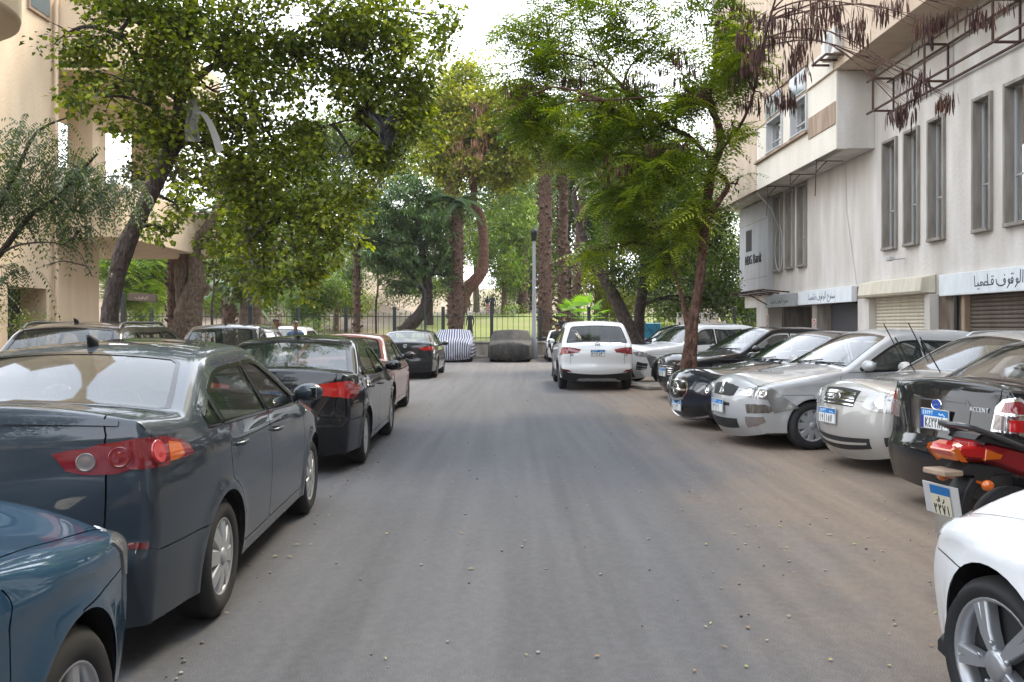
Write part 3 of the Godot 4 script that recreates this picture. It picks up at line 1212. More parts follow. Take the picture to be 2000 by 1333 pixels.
	# lamps and trim given as outlines
	for f in o.get("features", []):
		var mirrors := [1.0, -1.0] if f.get("pair", true) else [1.0]
		for mm in mirrors:
			var node: Node3D = on_skin(f.name, s, s.outline(f.at, f.front, mm), f.mat, root, f.get("off", 0.006), Vector2(0.08, 0.06), [])
			for g in f.get("sub", []):
				if g.has("disc"):
					var c := s.q(s.uy(g.disc[1], f.front), g.disc[0] * mm)
					var pl := place(s.full, c, Vector2(0.05, 0.03), f.get("off", 0.006) + g.get("off", 0.003), Vector3.ZERO)
					var dm := MB.new()
					var nn: Vector3 = pl[1]
					if g.get("forward", 0.0) > 0.0:
						nn = nn.lerp(Vector3(0, 0, -1 if f.front else 1), g.get("forward", 0.0)).normalized()
					var bx := nn.cross(Vector3.UP).normalized()
					var by := bx.cross(nn)
					var rr: float = g.disc[2]
					dm.lathe(PackedVector2Array([Vector2(rr, -0.02), Vector2(rr, 0.0), Vector2(rr * 0.92, 0.003), Vector2(rr * 0.86, 0.001), Vector2(rr * 0.5, 0.004), Vector2(0, 0.006)]), pl[0], Basis(bx, nn, by), 18)
					part(g.name, dm.mesh(), g.mat, node)
				else:
					on_skin(g.name, s, s.outline(g.at, f.front, mm), g.mat, node, f.get("off", 0.006) + g.get("off", 0.003), Vector2(0.08, 0.06))
	add_wheels(root, s, o)
	if o.has("antenna"):
		var an := MB.new()
		var ap := s.full(Vector2(o.antenna[0], o.antenna[1]))
		if o.antenna[2] > 0.0:
			an.tube(PackedVector3Array([ap, ap + Vector3(0, 0.03, 0.03)]), PackedFloat32Array([0.024, 0.015]), 8)
			an.bar(ap + Vector3(0, 0.02, 0.02), ap + Vector3(0, 0.03 + o.antenna[2], 0.05 + o.antenna[2] * 0.9), 0.004, 5)
		else:
			an.tube(PackedVector3Array([ap + Vector3(0, -0.005, -0.07), ap + Vector3(0, 0.02, -0.02), ap + Vector3(0, 0.06, 0.04)]), PackedFloat32Array([0.02, 0.035, 0.01]), 8)
		part("antenna", an.mesh(), M.black, root)
	if o.has("rails"):
		for sg in [1.0, -1.0]:
			var rp := PackedVector3Array()
			var rr := PackedFloat32Array()
			for k in 15:
				var u := lerpf(6.15, 8.0, k / 14.0)
				var p := s.full(Vector2(u, sg * 1.02))
				rp.append(p + Vector3(0, 0.03 if k > 0 and k < 14 else -0.01, 0))
				rr.append(0.02)
			var rb := MB.new()
			rb.tube(rp, rr, 8)
			part("roof_rail", rb.mesh(), o.get("rail_mat", M.alloy), root)
	return root
# ---------------------------------------------------------------- handwriting and plates, drawn as strokes
const WORD_CERTAINLY := [
	[[2.98, 0.25], [2.9, 0.42], [2.74, 0.4], [2.66, 0.22], [2.78, 0.1], [2.94, 0.14], [2.98, 0.25], [2.9, 0.02], [2.3, 0.0], [1.75, 0.0]],
	[[2.25, 0.0], [2.12, 0.2], [1.85, 0.28], [1.66, 0.16], [1.75, 0.0], [1.55, 0.0]], [[2.2, 0.05], [2.12, 0.85]],
	[[1.6, 0.0], [1.42, 0.24], [1.2, 0.28], [1.14, 0.16], [1.36, 0.02], [1.0, 0.0], [0.86, 0.0], [0.8, 0.24], [0.72, 0.0], [0.34, -0.02], [0.26, 0.8]],
	[[2.72, 0.64], [2.76, 0.66]], [[2.9, 0.64], [2.94, 0.66]], [[0.74, -0.28], [0.78, -0.26]], [[0.92, -0.28], [0.96, -0.26]]]
const WORD_STOPPING := [
	[[3.32, 0.85], [3.28, 0.0]], [[3.04, 0.9], [2.98, 0.08], [2.84, 0.0], [2.6, 0.0], [2.5, 0.2], [2.62, 0.3], [2.74, 0.2], [2.66, -0.05], [2.4, -0.3]],
	[[2.16, 0.24], [2.04, 0.4], [1.9, 0.3], [1.96, 0.12], [2.14, 0.16], [2.1, 0.0], [1.66, 0.0], [1.54, 0.18], [1.64, 0.3], [1.76, 0.2], [1.7, -0.05], [1.42, -0.32]],
	[[1.22, 0.2], [1.12, 0.36], [0.98, 0.26], [1.06, 0.12], [1.2, 0.16], [1.16, -0.02], [0.8, -0.14], [0.4, -0.12], [0.1, 0.05], [0.02, 0.36]],
	[[1.94, 0.66], [1.98, 0.68]], [[2.12, 0.66], [2.16, 0.68]], [[1.08, 0.62], [1.12, 0.64]]]
const WORD_FORBIDDEN := [
	[[2.9, 0.1], [2.76, 0.26], [2.6, 0.14], [2.72, 0.0], [2.9, 0.08], [2.5, 0.0], [2.36, 0.0], [2.24, 0.2], [2.08, 0.1], [2.18, -0.04], [2.36, 0.0], [1.8, 0.0], [1.72, 0.26], [1.64, 0.0], [1.36, 0.0], [1.26, 0.2], [1.38, 0.3], [1.48, 0.2], [1.42, -0.05], [1.16, -0.32]],
	[[0.72, 0.42], [0.54, 0.52], [0.4, 0.38], [0.56, 0.24], [0.74, 0.26], [0.4, 0.08], [0.24, -0.2], [0.42, -0.46], [0.9, -0.4]],
	[[1.7, 0.56], [1.74, 0.58]]]
const DIGIT := {
	"1": [[[0.45, 1.0], [0.55, 0.0]]],
	"2": [[[0.25, 1.0], [0.35, 0.7], [0.7, 0.74], [0.78, 1.0]], [[0.25, 1.0], [0.4, 0.0]]],
	"3": [[[0.12, 1.0], [0.22, 0.74], [0.42, 0.76], [0.5, 1.0]], [[0.5, 1.0], [0.58, 0.74], [0.78, 0.76], [0.86, 1.0]], [[0.12, 1.0], [0.3, 0.0]]],
	"4": [[[0.75, 1.0], [0.35, 0.82], [0.62, 0.55], [0.25, 0.35], [0.35, 0.04], [0.78, 0.02]]],
	"5": [[[0.5, 0.9], [0.22, 0.35], [0.35, 0.05], [0.68, 0.05], [0.78, 0.35], [0.5, 0.9]]],
	"6": [[[0.2, 0.92], [0.66, 0.98], [0.72, 0.0]]],
	"7": [[[0.15, 1.0], [0.48, 0.0], [0.85, 1.0]]],
	"8": [[[0.15, 0.0], [0.48, 1.0], [0.85, 0.0]]],
	"9": [[[0.7, 0.7], [0.5, 0.96], [0.28, 0.75], [0.45, 0.52], [0.7, 0.7], [0.72, 0.0]]],
	"f": [[[0.8, 0.55], [0.62, 0.78], [0.5, 0.55], [0.72, 0.42], [0.7, 0.25], [0.3, 0.15], [0.05, 0.35]], [[0.64, 0.98], [0.68, 0.98]]],
	"a": [[[0.7, 0.85], [0.4, 0.95], [0.3, 0.7], [0.65, 0.6], [0.25, 0.4], [0.2, 0.1], [0.75, 0.02]]],
	"r": [[[0.7, 0.6], [0.65, 0.25], [0.3, 0.0]]],
	"h": [[[0.25, 0.8], [0.75, 0.75], [0.35, 0.5], [0.3, 0.15], [0.75, 0.1]]],
	"b": [[[0.9, 0.6], [0.85, 0.3], [0.2, 0.28], [0.08, 0.6]], [[0.5, 0.02], [0.54, 0.02]]],
	"|": [[[0.5, 1.15], [0.5, -0.15]]],
	"K": [[[0.15, 0.0], [0.15, 1.0]], [[0.8, 1.0], [0.2, 0.45], [0.85, 0.0]]],
	"0": [[[0.5, 1.0], [0.2, 0.75], [0.2, 0.25], [0.5, 0.0], [0.8, 0.25], [0.8, 0.75], [0.5, 1.0]]],
	"E": [[[0.8, 1.0], [0.2, 1.0], [0.2, 0.0], [0.8, 0.0]], [[0.2, 0.5], [0.7, 0.5]]],
	"G": [[[0.8, 0.85], [0.5, 1.0], [0.2, 0.75], [0.2, 0.25], [0.5, 0.0], [0.8, 0.2], [0.8, 0.5], [0.55, 0.5]]],
	"Y": [[[0.15, 1.0], [0.5, 0.5], [0.85, 1.0]], [[0.5, 0.5], [0.5, 0.0]]],
	"P": [[[0.2, 0.0], [0.2, 1.0], [0.75, 0.9], [0.75, 0.6], [0.2, 0.5]]],
	"T": [[[0.1, 1.0], [0.9, 1.0]], [[0.5, 1.0], [0.5, 0.0]]],
	"z": [[[0.15, 0.95], [0.8, 0.95], [0.15, 0.05], [0.85, 0.05]]],
}


func stroke(img: Image, pts: Array, o: Vector2, k: Vector2, r: float, col: Color) -> void:
	for i in pts.size() - 1:
		var a := o + Vector2(pts[i][0], -pts[i][1]) * k
		var b := o + Vector2(pts[i + 1][0], -pts[i + 1][1]) * k
		var steps := int(a.distance_to(b) / maxf(r * 0.4, 0.7)) + 1
		for s in steps + 1:
			var p := a.lerp(b, float(s) / steps)
			for y in range(int(p.y - r - 1), int(p.y + r + 2)):
				for x in range(int(p.x - r - 1), int(p.x + r + 2)):
					if x < 0 or y < 0 or x >= img.get_width() or y >= img.get_height():
						continue
					var d := Vector2(x + 0.5, y + 0.5).distance_to(p)
					var al := clampf(r + 0.5 - d, 0.0, 1.0)
					if al > 0.0:
						img.set_pixel(x, y, img.get_pixel(x, y).lerp(col, al))


func stroke_text(img: Image, text: String, o: Vector2, size: Vector2, step: float, r: float, col: Color) -> void:
	for i in text.length():
		var ch := text[i]
		if DIGIT.has(ch):
			for s in DIGIT[ch]:
				stroke(img, s, o + Vector2(step * i, size.y), size, r, col)


func printed(img: Image, rough := 0.5, gloss := 0.0) -> StandardMaterial3D:
	var m := StandardMaterial3D.new()
	m.albedo_texture = ImageTexture.create_from_image(img)
	m.roughness = rough
	if gloss > 0.0:
		m.clearcoat_enabled = true
		m.clearcoat = gloss
	return m


func plate_print(text: String, with_side := false) -> StandardMaterial3D:
	var img := Image.create(256, 124, false, Image.FORMAT_RGB8)
	img.fill(Color(0.80, 0.81, 0.80))
	img.fill_rect(Rect2i(0, 0, 256, 42), Color(0.06, 0.42, 0.68))
	stroke_text(img, "EGYPT", Vector2(20, 10), Vector2(16, 22), 20, 2.2, Color(0.85, 0.88, 0.9))
	stroke(img, [[0, 0.2], [0.2, 0.5], [0.4, 0.1], [0.9, 0.1], [1.2, 0.4], [1.6, 0.1], [2.0, -0.3]], Vector2(170, 30), Vector2(28, 22), 2.4, Color(0.85, 0.88, 0.9))
	if with_side:
		img.fill_rect(Rect2i(0, 42, 30, 82), Color(0.05, 0.16, 0.55))
	stroke_text(img, text, Vector2(12 + (30 if with_side else 0), 56), Vector2(28, 54), 34.0 if not with_side else 29.0, 4.0, Color(0.05, 0.05, 0.06))
	for k in [Rect2i(0, 0, 256, 3), Rect2i(0, 121, 256, 3), Rect2i(0, 0, 3, 124), Rect2i(253, 0, 3, 124)]:
		img.fill_rect(k, Color(0.3, 0.3, 0.32))
	return printed(img, 0.4)


func no_parking_print(w: int, h: int, from: float, size: float, base: Color, ink: Color, sd: int) -> StandardMaterial3D:
	var img := Image.create(w, h, false, Image.FORMAT_RGB8)
	var f := FastNoiseLite.new()
	f.seed = sd
	f.frequency = 0.01
	for y in h:
		for x in w:
			var v := 1.0 + 0.06 * f.get_noise_2d(x, y * 0.4) + 0.05 * f.get_noise_2d(x * 7.0, y)
			img.set_pixel(x, y, Color(base.r * v, base.g * v, base.b * v * 0.99))
	var k := Vector2(size, size * 1.05)
	var y0 := h * 0.66
	for s in WORD_CERTAINLY:
		stroke(img, s, Vector2(from, y0), k, size * 0.055, ink)
	for s in WORD_STOPPING:
		stroke(img, s, Vector2(from + size * 3.3, y0), k * 1.05, size * 0.06, ink)
	for s in WORD_FORBIDDEN:
		stroke(img, s, Vector2(from + size * 7.0, y0), k, size * 0.055, ink)
	return printed(img, 0.6)
# ---------------------------------------------------------------- camera, sky, light
func light_and_camera() -> void:
	var cam := Camera3D.new()
	cam.name = "camera"
	add_child(cam)
	cam.position = Vector3(0, EYE, 0)
	cam.near = 0.1
	cam.far = 900.0
	cam.projection = Camera3D.PROJECTION_FRUSTUM
	cam.size = 2.0 * 0.1 * 666.5 / FOC
	cam.frustum_offset = Vector2(0, -(666.5 - HOR) / FOC * 0.1)
	var we := WorldEnvironment.new()
	we.name = "environment"
	var e := Environment.new()
	e.background_mode = Environment.BG_SKY
	e.tonemap_mode = Environment.TONE_MAPPER_LINEAR
	e.tonemap_exposure = 3.4
	e.sdfgi_enabled = true
	e.ssao_enabled = true
	e.ssil_enabled = true
	e.fog_enabled = true
	e.fog_density = 0.0003
	e.fog_light_color = Color(0.86, 0.86, 0.88)
	var sk := Sky.new()
	var ps := ProceduralSkyMaterial.new()
	ps.sky_top_color = Color(0.78, 0.81, 0.86)
	ps.sky_horizon_color = Color(0.95, 0.95, 0.95)
	ps.sky_curve = 0.25
	ps.ground_bottom_color = Color(0.3, 0.29, 0.28)
	ps.ground_horizon_color = Color(0.62, 0.61, 0.6)
	ps.sky_energy_multiplier = 1.25
	sk.sky_material = ps
	e.sky = sk
	we.environment = e
	add_child(we)
	var sun := DirectionalLight3D.new()
	sun.name = "sun"
	sun.light_energy = 0.5
	sun.light_color = Color(1.0, 0.95, 0.86)
	sun.light_angular_distance = 20.0
	sun.shadow_enabled = true
	sun.rotation = Vector3(deg_to_rad(-49), deg_to_rad(147), 0)   # high over the park, a little to the right
	add_child(sun)


# ---------------------------------------------------------------- ground
func road_texture() -> StandardMaterial3D:
	var w := 960
	var h := 1920
	var X0 := -12.0
	var X1 := 12.0
	var D0 := -10.0
	var D1 := 44.0
	var f := FastNoiseLite.new()
	f.seed = 3
	f.frequency = 0.22
	f.fractal_octaves = 4
	var g := FastNoiseLite.new()
	g.seed = 8
	g.frequency = 1.3
	g.fractal_octaves = 3
	var s := FastNoiseLite.new()
	s.seed = 21
	s.frequency = 1.0
	s.fractal_octaves = 2
	var rng := RandomNumberGenerator.new()
	rng.seed = 5
	var data := PackedByteArray()
	data.resize(w * h * 3)
	var i := 0
	for y in h:
		var d := lerpf(D1, D0, (y + 0.5) / h)
		for x in w:
			var X := lerpf(X0, X1, (x + 0.5) / w)
			var big := f.get_noise_2d(X, d * 0.5)
			var mid := g.get_noise_2d(X, d)
			var streak := s.get_noise_2d(X * 4.0, d * 0.18)
			# sandy dust lies thick beside the parked cars, thin where tyres run
			var edge := 1.7 + 1.0 * big + 0.3 * mid
			var dust := smoothstep(edge - 0.5, edge + 1.5, X) * 0.95
			dust = maxf(dust, smoothstep(0.6, 2.2, -X - 2.1 + 0.8 * big) * 0.4)
			dust = maxf(dust, smoothstep(27.0, 40.0, d + 4.0 * big) * 0.25)
			dust = clampf(dust + 0.05 * mid + 0.04 * streak, 0.0, 1.0)
			var tyre := exp(-pow((X + 1.0) / 0.28, 2.0)) + exp(-pow((X - 0.45) / 0.3, 2.0))
			var k := 1.0 + 0.02 * mid + 0.15 * streak + 0.05 * big - 0.15 * tyre * (0.6 + 0.8 * s.get_noise_2d(X * 7.0, d * 0.05))
			var speck := g.get_noise_2d(X * 26.0, d * 26.0)
			k += 0.12 * maxf(0.0, speck - 0.25)
			k += rng.randf_range(-0.11, 0.11)
			var worn := 0.5 + 0.5 * s.get_noise_2d(X * 1.3 + 40.0, d * 0.06)
			k *= lerpf(0.92, 1.1, worn)
			var r := lerpf(0.150, 0.335, dust) * k
			var gg := lerpf(0.151, 0.252, dust) * k
			var b := lerpf(0.163, 0.183, dust) * k
			data[i] = int(clampf(pow(r, 0.4545) * 255.0, 0, 255))
			data[i + 1] = int(clampf(pow(gg, 0.4545) * 255.0, 0, 255))
			data[i + 2] = int(clampf(pow(b, 0.4545) * 255.0, 0, 255))
			i += 3
	var img := Image.create_from_data(w, h, false, Image.FORMAT_RGB8, data)
	var m := StandardMaterial3D.new()
	m.albedo_texture = ImageTexture.create_from_image(img)
	m.roughness = 0.82
	m.metallic_specular = 0.45
	m.detail_enabled = true
	m.detail_blend_mode = BaseMaterial3D.BLEND_MODE_MUL
	m.detail_uv_layer = BaseMaterial3D.DETAIL_UV_2
	m.detail_albedo = noise_tex(31, 0.22, 512, Color(0.5, 0.5, 0.5), Color(1, 1, 1), 3)
	m.uv2_scale = Vector3(1, 1, 1)
	return m


func ground_and_road() -> void:
	var earth := mat(Color(0.23, 0.19, 0.15), 0.95)
	earth.albedo_texture = noise_tex(41, 0.01, 512, Color(0.6, 0.58, 0.55), Color(1, 1, 1), 5)
	earth.uv1_triplanar = true
	earth.uv1_world_triplanar = true
	earth.uv1_scale = Vector3.ONE * 0.12
	var g := MB.new()
	g.quad(Vector3(-420, -0.012, -420), Vector3(420, -0.012, -420), Vector3(420, -0.012, 420), Vector3(-420, -0.012, 420), Vector3.UP)
	setting("ground", g.mesh(), earth)
	# the street: a gently uneven sheet
	var f := FastNoiseLite.new()
	f.seed = 6
	f.frequency = 0.35
	var v := PackedVector3Array()
	var n := PackedVector3Array()
	var uv := PackedVector2Array()
	var uv2 := PackedVector2Array()
	var idx := PackedInt32Array()
	var nx := 60
	var nd := 135
	for j in nd + 1:
		for i in nx + 1:
			var X := lerpf(-12.0, 12.0, float(i) / nx)
			var d := lerpf(-10.0, 44.0, float(j) / nd)
			var e := 0.05
			var hh := func(a: float, b: float) -> float: return 0.004 + 0.003 * f.get_noise_2d(a, b)
			v.append(Vector3(X, hh.call(X, d), -d))
			n.append(Vector3(-(hh.call(X + e, d) - hh.call(X - e, d)) / (2 * e), 1, (hh.call(X, d + e) - hh.call(X, d - e)) / (2 * e)).normalized())
			uv.append(Vector2((X + 12.0) / 24.0, 1.0 - (d + 10.0) / 54.0))
			uv2.append(Vector2(X * 1.1, d * 1.1))
	for j in nd:
		for i in nx:
			var a := j * (nx + 1) + i
			idx.append_array([a, a + nx + 1, a + 1, a + 1, a + nx + 1, a + nx + 2])
	var arr := []
	arr.resize(Mesh.ARRAY_MAX)
	arr[Mesh.ARRAY_VERTEX] = v
	arr[Mesh.ARRAY_NORMAL] = n
	arr[Mesh.ARRAY_TEX_UV] = uv
	arr[Mesh.ARRAY_TEX_UV2] = uv2
	arr[Mesh.ARRAY_INDEX] = idx
	var am := ArrayMesh.new()
	am.add_surface_from_arrays(Mesh.PRIMITIVE_TRIANGLES, arr)
	setting("road", am, road_texture())
	var pv := MB.new()
	pv.box(Vector3(4.3, 0.045, -22.9), Vector3(2.0, 0.09, 1.9), 0.02, Basis(Vector3.UP, 0.2))
	pv.box(Vector3(3.25, 0.05, -22.2), Vector3(0.22, 0.1, 1.0), 0.03, Basis(Vector3.UP, 0.35))
	setting("pavement", pv.mesh(), M.concrete)
	# far kerb and park wall
	var kerb := MB.new()
	kerb.box(Vector3(-3, 0.06, -43.0), Vector3(70, 0.16, 1.2), 0.02)
	setting("kerb", kerb.mesh(), M.concrete)


# ---------------------------------------------------------------- the white building on the right
const FX := 10.3


func flat_x(q: Vector2) -> Vector3:   # a wall in the plane local x = 0: q = (distance, height)
	return Vector3(0, q.y, -q.x)


func wall_sheet(called: String, parent: Node, x: float, outer: PackedVector2Array, holes: Array, m: Material, deep := 0.28, cell := 0.9) -> Node3D:
	var b := MB.new()
	var s := func(q: Vector2) -> Vector3: return Vector3(x, q.y, -q.x)
	cut(b, s, ccw(outer), holes, Vector2(cell, cell), 0.0, 0.0, Vector3(-1, 0, 0))
	var loops := [ccw(outer)]
	loops.append_array(holes)
	for k in loops.size():
		var lp: PackedVector2Array = loops[k]
		var mid := Vector2.ZERO
		for q in lp:
			mid += q / lp.size()
		for i in lp.size():
			var a := lp[i]
			var c := lp[(i + 1) % lp.size()]
			var t := (c - a).normalized()
			var o := Vector2(t.y, -t.x)
			if (o.dot((a + c) * 0.5 - mid) > 0.0) == (k > 0):
				o = -o
			var nn := Vector3(0, o.y, -o.x)
			b.quad(Vector3(x, a.y, -a.x), Vector3(x, c.y, -c.x), Vector3(x + deep, c.y, -c.x), Vector3(x + deep, a.y, -a.x), nn)
	return part(called, b.mesh(), m, parent)


func strip_window(parent: Node, x: float, d0: float, d1: float, h0: float, h1: float, deep: float, surround: Material, rim := 0.075) -> void:
	var w := MB.new()
	var dm := (d0 + d1) * 0.5
	var hm := (h0 + h1) * 0.5
	for k in [d0 + rim * 0.5, d1 - rim * 0.5]:
		w.box(Vector3(x + deep * 0.5 - 0.035, hm, -k), Vector3(deep + 0.07, h1 - h0, rim), 0.008)
	w.box(Vector3(x + deep * 0.5 - 0.035, h1 - rim * 0.5, -dm), Vector3(deep + 0.066, rim, d1 - d0 - rim * 2.0), 0.008)
	w.box(Vector3(x + deep * 0.5 - 0.06, h0 + rim * 0.5, -dm), Vector3(deep + 0.12, rim, d1 - d0 - rim * 2.0 + 0.01), 0.008)
	var n := part("window", w.mesh(), surround, parent)
	var fr := MB.new()
	var f := 0.045
	for k in [d0 + rim + f * 0.5, d1 - rim - f * 0.5]:
		fr.box(Vector3(x + deep - 0.05, hm, -k), Vector3(0.05, h1 - h0 - 2 * rim, f), 0.006)
	for k in [h0 + rim + f * 0.5, h1 - rim - f * 0.5, lerpf(h0, h1, 0.36)]:
		fr.box(Vector3(x + deep - 0.05, k, -dm), Vector3(0.046, f, d1 - d0 - 2 * rim - 2 * f), 0.006)
	part("frame", fr.mesh(), M.alu, n)
	var g := MB.new()
	g.quad(Vector3(x + deep - 0.045, h0 + rim, -(d0 + rim)), Vector3(x + deep - 0.045, h0 + rim, -(d1 - rim)), Vector3(x + deep - 0.045, h1 - rim, -(d1 - rim)), Vector3(x + deep - 0.045, h1 - rim, -(d0 + rim)), Vector3(-1, 0, 0))
	part("pane", g.mesh(), M.window_glass, n)
	var bk := MB.new()
	bk.quad(Vector3(x + deep + 0.25, h0, -d0), Vector3(x + deep + 0.25, h0, -d1), Vector3(x + deep + 0.25, h1, -d1), Vector3(x + deep + 0.25, h1, -d0), Vector3(-1, 0, 0))
	part("blind", bk.mesh(), M.blind, n)


func box_part(called: String, parent: Node, c: Vector3, s: Vector3, m: Material, bevel := 0.012) -> MeshInstance3D:
	var b := MB.new()
	b.box(c, s, bevel)
	return part(called, b.mesh(), m, parent)


func shutter(parent: Node, x: float, d0: float, d1: float, h1: float, m: Material, pitch := 0.09) -> void:
	var k := 0
	var h := 0.02
	while h < h1:
		var b := MB.new()
		b.tube(PackedVector3Array([Vector3(x + 0.02, h + pitch * 0.5, -d0), Vector3(x + 0.02, h + pitch * 0.5, -d1)]), PackedFloat32Array([pitch * 0.56, pitch * 0.56]), 8)
		part("shutter_slat", b.mesh(), m, parent)
		h += pitch
		k += 1


func right_building() -> void:
	var B := thing("office_building", "white rendered building with narrow stone-framed windows, roller shutters and overhanging upper floor", "building", Vector3(FX, 0, 0), 0.0145)
	var wins := []
	for w in [[33.0, 32.0], [31.65, 30.75], [30.4, 29.5], [23.65, 22.8], [22.4, 21.6], [21.15, 20.35], [19.15, 18.4], [17.95, 16.8], [15.6, 14.4], [13.2, 12.4], [9.0, 7.8], [6.6, 5.4], [1.5, 0.3], [-1.0, -2.2], [-7.0, -8.2], [-10.0, -11.2]]:
		wins.append([w[1], w[0]])
	var holes := []
	for w in wins:
		holes.append(ccw(rect2(w[0], 3.58, w[1], 6.42 if w[0] > 25 else 6.5)))
	var wall := wall_sheet("wall", B, 0.0, rect2(-34.0, 2.32, 37.0, 8.9), holes, M.render_white, 0.35)
	for k in wins.size():
		strip_window(B, 0.0, wins[k][0], wins[k][1], 3.58, 6.42 if wins[k][0] > 25 else 6.5, 0.2, M.stone_dark)
	# soffit and upper floors: tan, a metre in front of the wall
	box_part("upper_floor", B, Vector3(4.45, 13.2, -2.0), Vector3(11.1, 9.2, 72.1), M.render_tan, 0.02)
	# hanging bay
	var bw := [[26.45, 27.9], [28.75, 30.4]]
	var bh := []
	for w in bw:
		bh.append(ccw(rect2(w[0], 7.45, w[1], 8.54)))
	var bay := wall_sheet("bay_wall", B, -1.06, rect2(24.2, 6.45, 31.7, 8.597), bh, M.render_cream, 0.3)
	box_part("bay_side", B, Vector3(-0.51, 7.52, -24.3), Vector3(1.02, 2.13, 0.2), M.render_white, 0.01)
	box_part("bay_soffit", B, Vector3(-0.53, 6.53, -31.1), Vector3(1.03, 0.16, 13.4), M.render_white, 0.01)
	box_part("bay_far_wall", B, Vector3(-0.98, 7.52, -34.85), Vector3(0.2, 2.14, 6.3), M.render_tan, 0.01)
	box_part("bay_ledge", B, Vector3(-1.1, 7.4, -29.05), Vector3(0.14, 0.09, 5.3), M.stone_tan, 0.012)
	box_part("stone_band", B, Vector3(-1.075, 7.45, -25.3), Vector3(0.03, 0.62, 2.1), M.stone_tan, 0.006)
	for w in bw:
		strip_window(B, -1.06, w[0], w[1], 7.45, 8.56, 0.2, M.alu, 0.05)
	# upper windows above the bay, cut into the tan front as white framed panels
	for w in [[26.45, 30.4]]:
		box_part("window_head", B, Vector3(-1.13, 9.42, -28.4), Vector3(0.1, 0.14, 4.2), M.stone_tan, 0.012)
	for w in bw:
		var n := box_part("window", B, Vector3(-1.12, 9.0, -(w[0] + w[1]) * 0.5), Vector3(0.05, 0.7, w[1] - w[0]), M.alu, 0.01)
		for s in 2:
			var g := MB.new()
			var a: float = lerpf(w[0] + 0.05, w[1] - 0.05, s * 0.5) + 0.02
			var c: float = lerpf(w[0] + 0.05, w[1] - 0.05, s * 0.5 + 0.5) - 0.02
			g.box(Vector3(-1.148, 9.0, -(a + c) * 0.5), Vector3(0.012, 0.62, c - a), 0.003)
			part("pane", g.mesh(), M.window_dark, n)
	box_part("white_panel", B, Vector3(-1.115, 8.98, -25.3), Vector3(0.03, 0.72, 2.05), M.render_cream, 0.006)
	# ground floor
	box_part("pillar", B, Vector3(0.3, 1.16, -34.6), Vector3(0.6, 2.32, 1.5), M.render_white)
	box_part("pillar", B, Vector3(0.25, 1.14, -28.85), Vector3(0.5, 2.28, 0.45), M.stone_dark)
	box_part("pillar", B, Vector3(0.15, 1.17, -24.5), Vector3(0.7, 2.34, 0.75), M.render_white)
	box_part("pillar", B, Vector3(0.1, 1.17, -20.85), Vector3(0.6, 2.34, 0.28), M.render_white)
	box_part("pillar", B, Vector3(0.3, 1.16, -20.15), Vector3(0.6, 2.32, 1.1), M.stone_brown)
	box_part("pillar", B, Vector3(0.3, 1.16, -12.6), Vector3(0.6, 2.32, 1.2), M.stone_brown)
	box_part("ground_floor_wall", B, Vector3(0.3, 1.16, 11.0), Vector3(0.5, 2.3, 46.0), M.stone_brown)
	box_part("garage_back", B, Vector3(5.0, 1.2, -29.0), Vector3(0.2, 2.4, 11.0), M.stone_dark)
	box_part("garage_ceiling", B, Vector3(2.7, 2.42, -1.5), Vector3(4.6, 0.16, 71.0), M.stone_dark)
	box_part("garage_partition", B, Vector3(2.76, 1.17, -28.85), Vector3(4.46, 2.3, 0.2), M.stone_dark)
	box_part("garage_partition", B, Vector3(2.76, 1.17, -24.3), Vector3(4.46, 2.3, 0.2), M.stone_dark)
	box_part("garage_partition", B, Vector3(2.76, 1.17, -33.7), Vector3(4.46, 2.3, 0.2), M.stone_dark)
	box_part("garage_door", B, Vector3(0.5, 1.14, -26.8), Vector3(0.06, 2.26, 3.7), M.door_grey, 0.01)
	var sh := box_part("roller_shutter", B, Vector3(0.06, 1.17, -22.45), Vector3(0.03, 2.3, 2.9), M.shutter_cream, 0.004)
	shutter(sh, 0.02, 21.0, 24.1, 2.3, M.shutter_cream)
	var rb := MB.new()
	rb.slab(PackedVector2Array([Vector2(0.0, 2.36), Vector2(-0.36, 2.36), Vector2(-0.40, 2.42), Vector2(-0.36, 2.74), Vector2(0.0, 2.82)]), 3.6, Vector3(0, 0, -22.6), Basis(Vector3(1, 0, 0), Vector3(0, 1, 0), Vector3(0, 0, 1)), 0.02)
	part("shutter_box", rb.mesh(), M.shutter_cream, B)
	var sh2 := box_part("roller_shutter", B, Vector3(0.16, 1.17, -16.4), Vector3(0.03, 2.3, 6.3), M.shutter_brown, 0.004)
	shutter(sh2, 0.12, 13.25, 19.5, 2.3, M.shutter_brown)
	for k in [19.55, 13.2]:
		box_part("shutter_rail", B, Vector3(0.05, 1.16, -k), Vector3(0.16, 2.3, 0.14), M.stone_tan)
	var pipe := MB.new()
	pipe.bar(Vector3(-0.05, 0, -19.8), Vector3(-0.05, 2.3, -19.8), 0.05, 10)
	part("drain_pipe", pipe.mesh(), M.black, B)
	box_part("lintel", B, Vector3(0.12, 2.5, -24.9), Vector3(0.3, 0.44, 0.9), M.stone_brown)
